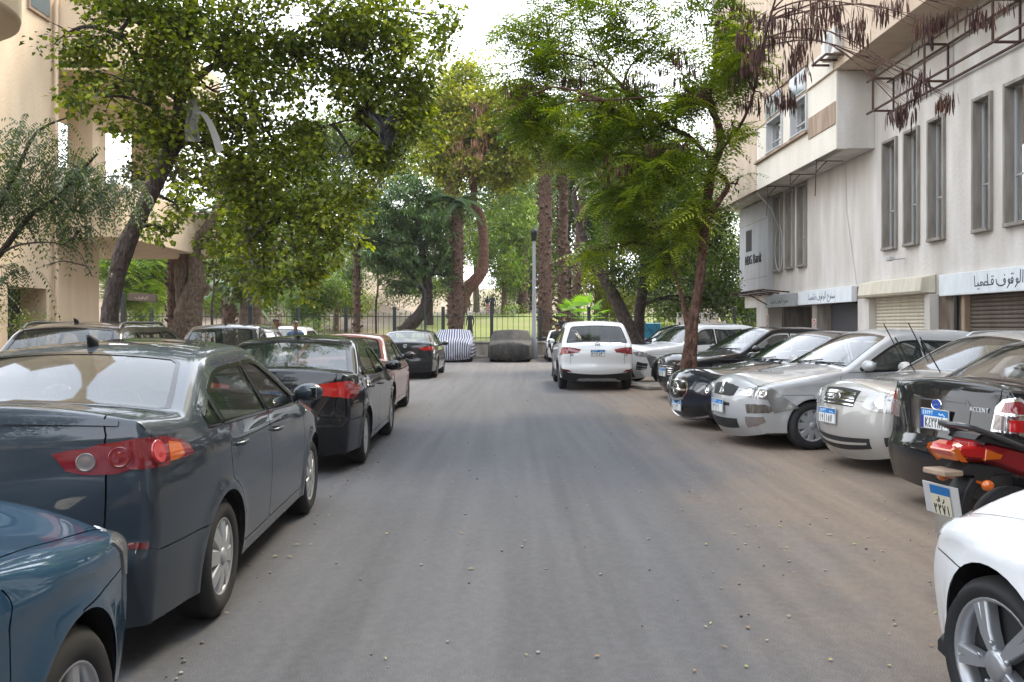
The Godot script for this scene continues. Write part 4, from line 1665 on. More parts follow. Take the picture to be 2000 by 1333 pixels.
	# sign boards with the hand-painted no-parking words
	for s in [[13.4, 20.4, 2.27, 2.76, 0], [25.45, 30.0, 2.28, 2.74, 1], [30.45, 33.7, 2.26, 2.72, 2]]:
		var sb := box_part("sign_board", B, Vector3(-0.07, (s[2] + s[3]) * 0.5, -(s[0] + s[1]) * 0.5), Vector3(0.14, s[3] - s[2], s[1] - s[0]), M.sign_white if s[4] < 2 else M.sign_grey, 0.01)
		var g := MB.new()
		var nn := Vector3(-1, 0, 0)
		var x := -0.143
		g.tri(Vector3(x, s[3] - 0.02, -s[1] + 0.02), Vector3(x, s[3] - 0.02, -s[0] - 0.02), Vector3(x, s[2] + 0.02, -s[0] - 0.02), nn, nn, nn, Vector2(0, 0), Vector2(1, 0), Vector2(1, 1))
		g.tri(Vector3(x, s[3] - 0.02, -s[1] + 0.02), Vector3(x, s[2] + 0.02, -s[0] - 0.02), Vector3(x, s[2] + 0.02, -s[1] + 0.02), nn, nn, nn, Vector2(0, 0), Vector2(1, 1), Vector2(0, 1))
		var tex: Material
		if s[4] == 0:
			tex = no_parking_print(1400, 98, 290.0, 54.0, Color(0.80, 0.82, 0.84), Color(0.16, 0.18, 0.24), 4)
		elif s[4] == 1:
			tex = no_parking_print(900, 92, 185.0, 47.0, Color(0.80, 0.82, 0.84), Color(0.15, 0.2, 0.33), 5)
		else:
			tex = no_parking_print(640, 92, 120.0, 40.0, Color(0.58, 0.59, 0.6), Color(0.24, 0.25, 0.28), 6)
		part("sign_print", g.mesh(), tex, sb)
	# round no-stopping signs on the pillars
	for k in [[33.85, 2.0], [28.85, 1.82]]:
		var img := Image.create(128, 128, false, Image.FORMAT_RGB8)
		img.fill(Color(0.75, 0.74, 0.72))
		for y in 128:
			for xx in 128:
				var r := Vector2(xx - 64, y - 64).length()
				if r < 60 and r > 44:
					img.set_pixel(xx, y, Color(0.62, 0.16, 0.14))
		stroke_text(img, "17", Vector2(36, 38), Vector2(30, 50), 28, 5, Color(0.12, 0.12, 0.14))
		var g := MB.new()
		var nn := Vector3(-1, 0, 0)
		var x := -0.012
		var d: float = k[0]
		var h: float = k[1]
		g.tri(Vector3(x, h, -d - 0.2), Vector3(x, h, -d + 0.2), Vector3(x, h - 0.46, -d + 0.2), nn, nn, nn, Vector2(0, 0), Vector2(1, 0), Vector2(1, 1))
		g.tri(Vector3(x, h, -d - 0.2), Vector3(x, h - 0.46, -d + 0.2), Vector3(x, h - 0.46, -d - 0.2), nn, nn, nn, Vector2(0, 0), Vector2(1, 1), Vector2(0, 1))
		part("no_stopping_sign", g.mesh(), printed(img), B)
	# bank panel at the far end
	var pn := box_part("bank_panel", B, Vector3(-0.06, 4.6, -35.05), Vector3(0.34, 3.6, 3.9), M.panel_grey, 0.02)
	box_part("panel_opening", pn, Vector3(-0.232, 5.0, -35.6), Vector3(0.02, 0.85, 0.8), M.black, 0.004)
	for k in 2:
		box_part("panel_joint", pn, Vector3(-0.231, 3.45 + k * 2.2, -35.05), Vector3(0.006, 0.02, 3.88), M.stone_dark, 0.001)
	var tm := TextMesh.new()
	tm.text = "NBG Bank"
	var sf := SystemFont.new()
	sf.font_names = PackedStringArray(["Droid Sans"])
	sf.font_weight = 400
	tm.font = sf
	tm.font_size = 48
	tm.pixel_size = 0.0104
	tm.depth = 0.02
	var tn := part("lettering", tm, M.black, pn)
	tn.position = Vector3(-0.243, 4.22, -35.0)
	tn.rotation.y = -PI / 2
	# metal bracket awning frame at the end
	var aw := MB.new()
	for k in 5:
		aw.bar(Vector3(-0.05, 2.78, -31.2 - k * 1.1), Vector3(-1.0, 2.86, -31.2 - k * 1.1), 0.03, 6)
	aw.bar(Vector3(-1.0, 2.86, -31.0), Vector3(-1.0, 2.86, -35.8), 0.035, 6)
	aw.bar(Vector3(-0.95, 2.84, -33.5), Vector3(-0.1, 2.36, -33.5), 0.025, 6)
	part("awning_frame", aw.mesh(), M.rust, B)
	# hanging wire brackets under the bay
	for k in [30.6, 28.2, 25.9]:
		var br := MB.new()
		br.bar(Vector3(-1.05, 6.42, -k), Vector3(-0.2, 6.42, -k), 0.014, 5)
		br.bar(Vector3(-1.0, 6.42, -k), Vector3(-1.0, 5.4, -k - 0.1), 0.015, 5)
		br.bar(Vector3(-1.0, 6.1, -k), Vector3(-0.7, 6.41, -k), 0.015, 5)
		part("wall_bracket", br.mesh(), M.rust, B)
	var cb := MB.new()
	var r := PackedFloat32Array()
	var loop := PackedVector3Array()
	for k in 25:
		var a := -PI * 0.5 + TAU * k / 24.0 + PI
		loop.append(Vector3(-0.2, 4.35 + 0.75 * sin(a) * (1.0 if k < 13 else 1.15), -31.9 + 0.42 * cos(a)))
		r.append(0.018)
	cb.tube(loop, r, 5)
	cb.tube(PackedVector3Array([Vector3(-1.0, 6.4, -31.9), Vector3(-0.5, 5.8, -31.8), Vector3(-0.2, 5.1, -31.9)]), PackedFloat32Array([0.018, 0.018, 0.018]), 5)
	part("cable_loop", cb.mesh(), M.cable, B)
	var wires := MB.new()
	wires.tube(PackedVector3Array([Vector3(-0.02, 6.4, -26.2), Vector3(-0.03, 5.0, -26.1), Vector3(-0.02, 2.8, -25.4)]), PackedFloat32Array([0.008, 0.008, 0.008]), 4)
	wires.tube(PackedVector3Array([Vector3(-0.02, 8.4, -20.0), Vector3(-0.03, 6.7, -19.95)]), PackedFloat32Array([0.008, 0.008]), 4)
	part("wire", wires.mesh(), M.cable, B)
	var cam := MB.new()
	cam.bar(Vector3(-0.02, 3.3, -22.35), Vector3(-0.3, 3.28, -22.5), 0.02, 6)
	cam.box(Vector3(-0.34, 3.3, -22.5), Vector3(0.12, 0.12, 0.26), 0.03)
	part("wall_lamp", cam.mesh(), M.panel_grey, B)
	# rusty empty sign frame below the soffit
	var rf := MB.new()
	var xo := -0.62
	for h in [7.16, 8.0]:
		for x in [xo, -0.08]:
			rf.box(Vector3(x, h, -14.6), Vector3(0.05, 0.05, 17.3), 0.008)
	var d := 6.2
	while d < 23.5:
		for x in [xo, -0.08]:
			rf.box(Vector3(x, 7.58, -d), Vector3(0.045, 0.79, 0.045), 0.006)
		for h in [7.16, 8.0]:
			rf.box(Vector3((xo - 0.08) * 0.5, h, -d), Vector3(0.46, 0.05, 0.05), 0.006)
		d += 2.78
	var R := single("rusty_sign_frame", "long rusty empty steel sign frame fixed under the overhang of the white building", "sign frame", rf.mesh(), M.rust, Vector3(FX, 0, 0), 0.0145)
	# air conditioners on the upper floor
	for k in [[24.05, 9.25, "grey white air conditioner unit on a steel bracket at the corner of the upper floor"]]:
		var ac := thing("air_conditioner", k[2], "air conditioner", Vector3(FX - 1.1, k[1], -k[0]), 0.0145)
		box_part("casing", ac, Vector3(-0.36, 0, 0), Vector3(0.5, 0.72, 0.95), M.ac_white, 0.03)
		for i in 12:
			box_part("grille_slat", ac, Vector3(-0.36, -0.28 + i * 0.05, 0.485), Vector3(0.36, 0.012, 0.02), M.panel_grey, 0.003)
		var fan := MB.new()
		for i in 6:
			fan.lathe(PackedVector2Array([Vector2(0.05 + i * 0.045, 0), Vector2(0.062 + i * 0.045, 0.012), Vector2(0.074 + i * 0.045, 0)]), Vector3(-0.615, 0, 0.1), Basis(Vector3(0, 1, 0), Vector3(-1, 0, 0), Vector3(0, 0, 1)), 20)
		part("fan_grille", fan.mesh(), M.panel_grey, ac)
		var bk := MB.new()
		for z in [-0.5, 0.0, 0.5]:
			bk.box(Vector3(-0.4, -0.42, z), Vector3(0.9, 0.06, 0.05), 0.006)
		for x in [-0.84, 0.0]:
			bk.box(Vector3(x, -0.42, 0), Vector3(0.05, 0.055, 1.05), 0.006)
		part("bracket", bk.mesh(), M.rust, ac)


# ---------------------------------------------------------------- the beige building on the left
func left_building() -> void:
	var X := -13.0
	var B := thing("beige_building", "tall beige rendered building with a dark garage opening and deep concrete balconies", "building", Vector3(X, 0, 0), 0.0)
	var f := func(q: Vector2) -> Vector3: return Vector3(0, q.y, -q.x)
	var b := MB.new()
	var hole := [ccw(rect2(22.75, -0.5, 24.65, 2.62))]
	cut(b, f, ccw(rect2(20.6, 0.0, 25.1, 22.0)), hole, Vector2(1.2, 1.2), 0.0, 0.0, Vector3(1, 0, 0))
	b.quad(Vector3(0, 0, -25.1), Vector3(-6, 0, -25.1), Vector3(-6, 22, -25.1), Vector3(0, 22, -25.1), Vector3(0, 0, -1))
	part("wall", b.mesh(), M.render_beige, B)
	box_part("garage_side", B, Vector3(-0.42, 1.31, -24.72), Vector3(0.82, 2.62, 0.14), M.render_beige)
	box_part("garage_side", B, Vector3(-0.42, 1.31, -22.68), Vector3(0.82, 2.62, 0.14), M.render_beige)
	box_part("garage_lintel", B, Vector3(-0.42, 2.7, -23.7), Vector3(0.82, 0.16, 2.2), M.render_beige)
	box_part("garage_back", B, Vector3(-0.78, 1.31, -23.7), Vector3(0.1, 2.6, 1.9), M.black)
	# set-back lower wall reaching further
	box_part("lower_wall", B, Vector3(-0.4, 2.3, -26.5), Vector3(0.7, 4.6, 2.84), M.render_beige, 0.03)
	box_part("meter_box", B, Vector3(-0.02, 0.95, -27.2), Vector3(0.12, 0.55, 0.4), M.door_grey)
	# lower balcony: a deep parapet box standing out over the pavement
	box_part("balcony_slab", B, Vector3(-0.4, 4.22, -29.2), Vector3(4.6, 0.24, 8.2), M.render_beige, 0.03)
	box_part("balcony_parapet", B, Vector3(1.8, 4.95, -29.2), Vector3(0.2, 1.3, 8.24), M.render_beige, 0.03)
	box_part("balcony_parapet", B, Vector3(0.3, 4.95, -25.2), Vector3(2.78, 1.3, 0.2), M.render_beige, 0.03)
	box_part("balcony_parapet", B, Vector3(0.3, 4.95, -33.2), Vector3(2.78, 1.3, 0.2), M.render_beige, 0.03)
	# columns and upper balcony
	box_part("column", B, Vector3(-0.2, 6.7, -27.4), Vector3(0.8, 4.6, 0.9), M.render_beige, 0.03)
	box_part("column", B, Vector3(-0.1, 6.7, -31.6), Vector3(0.8, 4.6, 0.7), M.render_beige, 0.03)
	box_part("veranda_wall", B, Vector3(-1.5, 6.7, -26.3), Vector3(0.3, 4.6, 2.6), M.render_beige, 0.02)
	box_part("upper_slab", B, Vector3(-0.6, 9.0, -29.2), Vector3(5.2, 0.3, 8.2), M.render_beige, 0.03)
	box_part("upper_parapet", B, Vector3(1.9, 9.9, -29.2), Vector3(0.2, 2.0, 8.24), M.render_beige, 0.03)
	box_part("upper_parapet", B, Vector3(0.4, 9.9, -25.2), Vector3(2.78, 2.0, 0.2), M.render_beige, 0.03)
	box_part("upper_wall", B, Vector3(-2.6, 14.0, -29.2), Vector3(0.4, 9.6, 8.2), M.render_beige, 0.03)
	for k in 3:
		var w := box_part("window", B, Vector3(0.03, 11.2, -24.2 + k * 5.0), Vector3(0.08, 2.2, 1.1), M.stone_tan)
		box_part("pane", w, Vector3(0.072, 11.2, -24.2 + k * 5.0), Vector3(0.02, 2.0, 0.95), M.window_dark, 0.004)
	var pipe := MB.new()
	pipe.bar(Vector3(0.12, 0.0, -24.95), Vector3(0.12, 20.0, -24.95), 0.055, 10)
	part("drain_pipe", pipe.mesh(), M.render_beige, B)
	var ac := thing("air_conditioner", "beige air conditioner with a round dark fan behind the beige balcony parapet", "air conditioner", Vector3(X + 0.6, 5.72, -25.0), 0.0)
	box_part("casing", ac, Vector3(0, 0, 0), Vector3(0.9, 0.66, 0.36), M.ac_white, 0.03)
	var fan := MB.new()
	fan.lathe(PackedVector2Array([Vector2(0.0, 0.02), Vector2(0.24, 0.02), Vector2(0.26, 0.03), Vector2(0.28, 0.0)]), Vector3(0.1, 0, 0.18), Basis(Vector3(1, 0, 0), Vector3(0, 0, 1), Vector3(0, -1, 0)), 24)
	part("fan", fan.mesh(), M.black, ac)
	# the building that closes the street behind the viewer
	var E := thing("end_building", "grey brown apartment building closing the near end of the street", "building", Vector3(-2.0, 0, 44.0))
	box_part("wall", E, Vector3(0, 8.0, 3.0), Vector3(34.0, 16.0, 6.0), M.stone_tan, 0.05)
	for i in 7:
		for j in 4:
			box_part("window", E, Vector3(-12.0 + i * 4.0, 2.6 + j * 3.6, -0.02), Vector3(1.5, 1.8, 0.08), M.window_dark, 0.01)
	# rounded balcony edge of the nearer building
	var rb := MB.new()
	rb.lathe(PackedVector2Array([Vector2(0.0, 0.0), Vector2(1.9, 0.0), Vector2(1.98, 0.05), Vector2(2.0, 0.12), Vector2(2.0, 0.12), Vector2(2.0, 1.35), Vector2(2.0, 1.35), Vector2(1.85, 1.4), Vector2(1.85, 0.4)]), Vector3.ZERO, Basis(), 48)
	single("round_balcony", "rounded cream concrete balcony jutting in at the top corner by the beige building", "balcony", rb.mesh(), M.render_beige, Vector3(-10.62, 6.95, -15.0))
# ---------------------------------------------------------------- every parked car
func skin_frame(s: Shell, front: bool, a: float, y: float, forward := 0.5) -> Array:
	var pl := place(s.full, s.q(s.uy(y, front), a), Vector2(0.05, 0.03), 0.004, Vector3.ZERO)
	var nn: Vector3 = pl[1].lerp(Vector3(0, 0, -1 if front else 1), forward).normalized()
	var bx := Vector3.UP.cross(nn).normalized()
	return [pl[0], Basis(bx, nn.cross(bx), nn)]


func emblem(root: Node3D, s: Shell, front: bool, a: float, y: float, r: float, kind: String, m: Material, back: Material = null) -> void:
	var f := skin_frame(s, front, a, y)
	var b := MB.new()
	var o: Vector3 = f[0]
	var bs: Basis = f[1]
	if kind == "diamonds":
		for k in 3:
			var an := PI * 0.5 + TAU * k / 3.0
			var d := Vector2(cos(an), sin(an))
			var e := Vector2(-d.y, d.x)
			b.slab(PackedVector2Array([Vector2.ZERO, d * r * 0.5 + e * r * 0.29, d * r, d * r * 0.5 - e * r * 0.29]), 0.012, o, bs, 0.002)
	else:
		var ring := PackedVector3Array()
		var rr := PackedFloat32Array()
		var wide := 1.7 if kind == "oval" or kind == "slant" else 1.0
		if kind == "slant":
			wide = 1.45
		for k in 25:
			ring.append(o + bs.x * cos(TAU * k / 24.0) * r * wide + bs.y * sin(TAU * k / 24.0) * r)
			rr.append(r * 0.13)
		b.tube(ring, rr, 6, false)
		if back:
			var bk := MB.new()
			bk.slab(circle2(Vector2.ZERO, Vector2(r * wide, r), 24), 0.006, o, bs)
			part("emblem_back", bk.mesh(), back, root)
		var lines := []
		if kind == "star":
			for k in 3:
				var an := PI * 0.5 + TAU * k / 3.0
				lines.append([Vector2.ZERO, Vector2(cos(an), sin(an)) * r])
		elif kind == "slant":
			lines = [[Vector2(-0.75, -0.6), Vector2(-0.35, 0.7)], [Vector2(0.35, -0.7), Vector2(0.75, 0.6)], [Vector2(-0.55, -0.05), Vector2(0.55, 0.05)]]
		elif kind == "oval":
			lines = [[Vector2(-1.1, -0.5), Vector2(-1.1, 0.5)], [Vector2(-0.6, 0.5), Vector2(-1.1, 0.0)], [Vector2(-1.1, 0.0), Vector2(-0.6, -0.5)], [Vector2(-0.25, -0.5), Vector2(-0.25, 0.5)], [Vector2(0.2, -0.5), Vector2(0.6, 0.5)], [Vector2(0.6, 0.5), Vector2(1.0, -0.5)]]
		elif kind == "bird":
			lines = [[Vector2(-0.6, 0.4), Vector2(0.0, -0.5)], [Vector2(0.0, -0.5), Vector2(0.6, 0.4)], [Vector2(0.0, -0.5), Vector2(0.0, 0.5)]]
		for l in lines:
			var sc := r if kind != "star" else 1.0
			b.bar(o + (bs.x * l[0].x + bs.y * l[0].y) * sc, o + (bs.x * l[1].x + bs.y * l[1].y) * sc, r * 0.11, 5)
	part("emblem", b.mesh(), m, root)


func badge(root: Node3D, s: Shell, front: bool, a: float, y: float, text: String, h: float, m: Material) -> void:
	var f := skin_frame(s, front, a, y, 0.3)
	var t := TextMesh.new()
	t.text = text
	var sf := SystemFont.new()
	sf.font_names = PackedStringArray(["Droid Sans"])
	sf.font_weight = 700
	t.font = sf
	t.font_size = 32
	t.pixel_size = h / 24.0
	t.depth = 0.006
	var n := part("badge", t, m, root)
	n.transform = Transform3D(f[1], f[0])


func plate_at(root: Node3D, s: Shell, front: bool, a: float, y: float, tex: Material, off := 0.012) -> void:
	var p := s.full(s.q(s.uy(y, front), a))
	plate_on(root, front, y, -p.z, off, tex, s, a)


static func lamp(called: String, front: bool, m: Material, list: Array, sub := [], off := 0.006) -> Dictionary:
	return {"name": called, "front": front, "mat": m, "at": list, "sub": sub, "off": off}


static func panel(called: String, front: bool, m: Material, list: Array, sub := [], off := 0.004) -> Dictionary:
	return {"name": called, "front": front, "mat": m, "at": list, "sub": sub, "off": off, "pair": false}


static func symmetric(list: Array) -> Array:
	var out := list.duplicate()
	var rev := list.duplicate()
	rev.reverse()
	for p in rev:
		if absf(p[0]) > 0.001:
			out.append([-p[0], p[1]])
	return out


static func box_list(a: float, y0: float, y1: float, lean := 0.0) -> Array:
	return [[-a, y0], [a, y0], [a + lean, y1], [-a - lean, y1]]


func bars(n: int, a: float, y0: float, y1: float, th: float, m: Material, called := "grille_bar") -> Array:
	var out := []
	for k in n:
		var y := lerpf(y0, y1, (k + 0.5) / n)
		out.append({"name": called, "mat": m, "at": box_list(a, y - th, y + th), "off": 0.006})
	return out


# origin of a car whose nose (or tail) stands at (x, d), with heading turn
func from_nose(x: float, d: float, turn: float, length: float) -> Vector3:
	var fwd := Vector3(-sin(turn), 0, -cos(turn))
	return Vector3(x, 0.004, -d) - fwd * length * 0.5


func cars_left() -> void:
	# 1 dark grey saloon, nearest in the left row
	var grey := paint(Color(0.034, 0.045, 0.058), 0.5)
	var s := sedan({"L": 4.57, "W": 1.76, "H": 1.50, "nose": 0.78, "hood": 1.0, "deck": 1.165, "belt_f": 0.98, "belt_r": 1.06, "xf": 1.38, "xr": -1.255, "rw": 0.325, "arch": 0.365, "cowl": 1.0, "wtop": 0.25, "rtop": -1.0, "rglass": -1.66, "ym": 0.68, "tum": 0.54, "taper_r": 0.15, "rbulge": 0.13, "crease_y": -0.10, "crease": 0.006})
	var c := make_car("saloon_car", "dark grey saloon with red wrap-around lamps, nearest whole car in the left row", "car", s, {"paint": grey, "wr": -1.62, "wf": 1.05, "wlean": 0.25, "pillars": [-0.18, -1.22], "bpil": -0.18, "antenna": [7.85, 0.0, 0.0], "wmat": M.cover, "spokes": 8, "ubr": 12.35, "rglassm": M.glass_mid, "trunkt": 0.84, "rgt": 0.955, "features": [
		lamp("taillight", false, M.red_lamp, [[0.36, 1.01], [0.42, 0.945], [0.50, 0.925], [1.05, 0.965], [1.14, 0.975], [1.02, 1.09], [0.86, 1.105], [0.56, 1.06]], [
			{"name": "lamp_disc", "mat": M.clear_lamp, "disc": [0.50, 0.983, 0.042]}, {"name": "lamp_disc", "mat": M.red_lamp, "disc": [0.635, 0.998, 0.048]}, {"name": "lamp_disc", "mat": M.red_bright, "disc": [0.80, 1.02, 0.055]},
			{"name": "amber_lens", "mat": M.amber, "at": [[0.89, 0.965], [1.03, 0.975], [0.98, 1.07], [0.885, 1.075]], "off": 0.002}]),
		lamp("reflector", false, M.dark_red, [[0.6, 0.585], [0.75, 0.59], [0.75, 0.615], [0.6, 0.615]]),
		panel("lip_spoiler", false, grey, box_list(0.62, 1.135, 1.158), [], 0.012)]}, Vector3(-2.50, 0.004, -6.08), 0.045, "cars parked in the row left of the road")
	emblem(c, s, false, 0.0, 1.06, 0.055, "diamonds", M.chrome)
	badge(c, s, false, -0.5, 1.09, "LANCER", 0.035, M.chrome)
	# 2 blue hatchback, front wing only in view
	var blue := paint(Color(0.010, 0.042, 0.082), 0.4)
	s = sedan({"L": 4.42, "W": 1.75, "H": 1.47, "nose": 0.79, "hood": 0.96, "deck": 1.1, "belt_f": 0.98, "belt_r": 1.06, "xf": 1.34, "xr": -1.30, "rw": 0.32, "arch": 0.37, "cowl": 0.85, "wtop": 0.1, "rtop": -1.2, "rglass": -1.9, "taper_f": 0.2, "fbulge": 0.17, "crease": 0.014, "crease_y": -0.16})
	c = make_car("hatchback_car", "blue hatchback front wing with clear round repeater, nearest the camera on the left", "car", s, {"paint": blue, "wr": -1.62, "wf": 0.95, "mirror_x": 0.42, "wmat": M.alloy, "hatch": true, "spokes": 5, "wstyle": "spoke", "features": [
		lamp("headlight", true, M.head, [[0.55, 0.69], [0.72, 0.70], [0.86, 0.76], [0.90, 0.82], [0.80, 0.845], [0.62, 0.79]]),
		panel("grille", true, M.black, box_list(0.42, 0.5, 0.66, 0.05))]}, Vector3(-2.19, 0.004, -1.42), 0.03, "cars parked in the row left of the road")
	var rp := MB.new()
	var q := s.side_at(0.78, 0.72, 1.0)
	rp.ball(q, Vector3(0.016, 0.032, 0.045), 8, 14)
	part("repeater", rp.mesh(), M.lens, c)
	# 3 black saloon
	var black := paint(Color(0.006, 0.0065, 0.008), 0.1)
	s = sedan({"L": 4.53, "W": 1.775, "H": 1.47, "nose": 0.76, "hood": 0.96, "deck": 1.075, "belt_f": 0.95, "belt_r": 1.02, "xf": 1.38, "xr": -1.27, "rw": 0.32, "cowl": 1.0, "wtop": 0.2, "rtop": -1.0, "rglass": -1.66, "taper_r": 0.14, "rbulge": 0.12})
	c = make_car("saloon_car", "black saloon with bright red tail lamps between the dark grey and the dusty pink saloon", "car", s, {"paint": black, "wr": -1.6, "wf": 1.02, "wlean": 0.22, "pillars": [-0.2, -1.25], "bpil": -0.2, "antenna": [7.8, 0.0, 0.22], "wmat": M.cover, "spokes": 10, "features": [
		lamp("taillight", false, M.red_bright, [[0.44, 0.955], [0.50, 0.85], [0.90, 0.805], [1.14, 0.84], [1.16, 0.97], [0.95, 1.015], [0.80, 1.01]], [
			{"name": "lower_lens", "mat": M.dark_red, "at": [[0.78, 0.83], [0.90, 0.818], [1.13, 0.85], [1.13, 0.885], [0.9, 0.86]], "off": 0.002}, {"name": "upper_lens", "mat": M.red_lamp, "at": [[0.74, 0.93], [0.98, 0.91], [0.98, 0.99], [0.78, 0.985]], "off": 0.002}]),
		panel("plate_recess", false, M.black, box_list(0.32, 0.72, 0.92, 0.03))]}, Vector3(-2.59, 0.004, -11.5), 0.026, "cars parked in the row left of the road")
	emblem(c, s, false, 0.0, 0.99, 0.042, "oval", M.chrome, M.black_gloss)
	plate_at(c, s, false, 0.0, 0.82, plate_print("41|26 "))
	# 4 dusty pink saloon
	var rose := paint(Color(0.19, 0.052, 0.043), 0.3, 0.2)
	s = sedan({"L": 4.35, "W": 1.68, "H": 1.46, "nose": 0.74, "hood": 0.95, "deck": 1.04, "belt_f": 0.93, "belt_r": 0.99, "xf": 1.3, "xr": -1.25, "rw": 0.305, "cowl": 0.95, "wtop": 0.2, "rtop": -1.0, "rglass": -1.62})
	c = make_car("saloon_car", "dusty pink red saloon with black mirror, third in the left row", "car", s, {"paint": rose, "wr": -1.5, "wf": 1.0, "wlean": 0.2, "mirror_mat": M.black, "handle_mat": M.black, "wmat": M.dark_alloy, "spokes": 6, "features": [
		lamp("taillight", false, M.red_lamp, [[0.45, 0.95], [0.45, 0.8], [1.0, 0.8], [1.05, 0.94]])]}, Vector3(-2.86, 0.004, -16.15), 0.015, "cars parked in the row left of the road")
	plate_at(c, s, false, 0.0, 0.85, plate_print("73|15 "))
	# 5 charcoal saloon
	var char_ := paint(Color(0.014, 0.015, 0.017), 0.3)
	s = sedan({"L": 4.6, "W": 1.8, "H": 1.46, "nose": 0.76, "hood": 0.96, "deck": 1.06, "xf": 1.4, "xr": -1.3, "rw": 0.32, "cowl": 1.0, "wtop": 0.2, "rtop": -1.05, "rglass": -1.75})
	c = make_car("saloon_car", "charcoal saloon with dark red lamps, farthest of the left row beside the striped covered car", "car", s, {"paint": char_, "lod": 1.3, "wr": -1.6, "wf": 1.0, "wlean": 0.25, "wmat": M.dark_alloy, "features": [
		lamp("taillight", false, M.red_bright, [[0.40, 0.93], [0.5, 0.86], [0.9, 0.83], [1.16, 0.92], [1.1, 0.99], [0.85, 0.98]], [{"name": "lower_lens", "mat": M.dark_red, "at": [[0.55, 0.855], [0.9, 0.838], [1.1, 0.9], [0.9, 0.885]], "off": 0.002}]),
		panel("bumper_insert", false, M.black, box_list(0.7, 0.24, 0.4))]}, Vector3(-3.17, 0.004, -28.35), 0.0, "cars parked in the row left of the road")
	emblem(c, s, false, 0.0, 0.97, 0.05, "bird", M.chrome)
	plate_at(c, s, false, 0.0, 0.66, plate_print("29|84 "))
	# 6 dark crossover with roof rails in the second row
	var gun := paint(Color(0.02, 0.019, 0.018), 0.3, 0.2)
	s = sedan({"L": 4.5, "W": 1.83, "H": 1.62, "nose": 0.9, "hood": 1.08, "deck": 1.1, "belt_f": 1.05, "belt_r": 1.13, "xf": 1.38, "xr": -1.28, "rw": 0.345, "arch": 0.385, "cowl": 0.95, "wtop": 0.3, "rtop": -1.55, "rglass": -2.02, "sill": 0.28, "tum": 0.34,
		"pts": {10: [-2.14, 1.02, 0.08, 0.07], 11: [-2.18, 0.9, 0.09, 0.09]}})
	c = make_car("crossover_car", "dark crossover with grey roof rails standing behind the dark grey saloon", "car", s, {"paint": gun, "lod": 1.3, "hatch": true, "rails": true, "rail_mat": M.dark_alloy, "wr": -1.95, "wf": 1.05, "wlean": 0.25, "pillars": [-0.2, -1.1], "bpil": -0.2, "antenna": [7.8, 0.0, 0.0], "wmat": M.alloy, "features": [
		lamp("taillight", false, M.red_lamp, [[0.5, 1.0], [0.5, 0.92], [1.0, 0.9], [1.05, 1.02]])]}, Vector3(-6.15, 0.02, -13.75), 0.03, "cars parked behind the left row")
	# 7 grey hatchback behind
	var gr2 := paint(Color(0.035, 0.036, 0.038), 0.4, 0.3)
	s = sedan({"L": 4.25, "W": 1.78, "H": 1.60, "nose": 0.86, "hood": 1.02, "deck": 1.06, "belt_f": 1.0, "belt_r": 1.08, "xf": 1.3, "xr": -1.25, "rw": 0.325, "arch": 0.36, "cowl": 0.9, "wtop": 0.25, "rtop": -1.5, "rglass": -1.92, "tum": 0.34,
		"pts": {10: [-2.02, 0.98, 0.08, 0.07], 11: [-2.06, 0.88, 0.09, 0.09]}})
	make_car("hatchback_car", "dusty grey hatchback with a thin roof aerial behind the black saloon on the left", "car", s, {"paint": gr2, "lod": 1.3, "hatch": true, "wr": -1.85, "wf": 1.0, "wlean": 0.2, "pillars": [-0.2, -1.1], "bpil": -0.2, "antenna": [7.8, 0.0, 0.5], "wmat": M.cover, "features": [
		lamp("taillight", false, M.red_lamp, [[0.5, 1.0], [0.5, 0.9], [1.0, 0.88], [1.05, 1.0]])]}, Vector3(-5.88, 0.02, -19.4), 0.02, "cars parked behind the left row")
	# 8 white car beyond
	var white := paint(Color(0.62, 0.63, 0.64), 0.05, 0.2)
	s = sedan({"L": 4.3, "W": 1.72, "H": 1.56})
	make_car("saloon_car", "white saloon beyond the two men, only its roof showing", "car", s, {"paint": white, "lod": 1.5, "wr": -1.5, "wf": 1.0, "wlean": 0.2}, Vector3(-6.75, 0.02, -27.2), 0.0, "cars parked behind the left row")


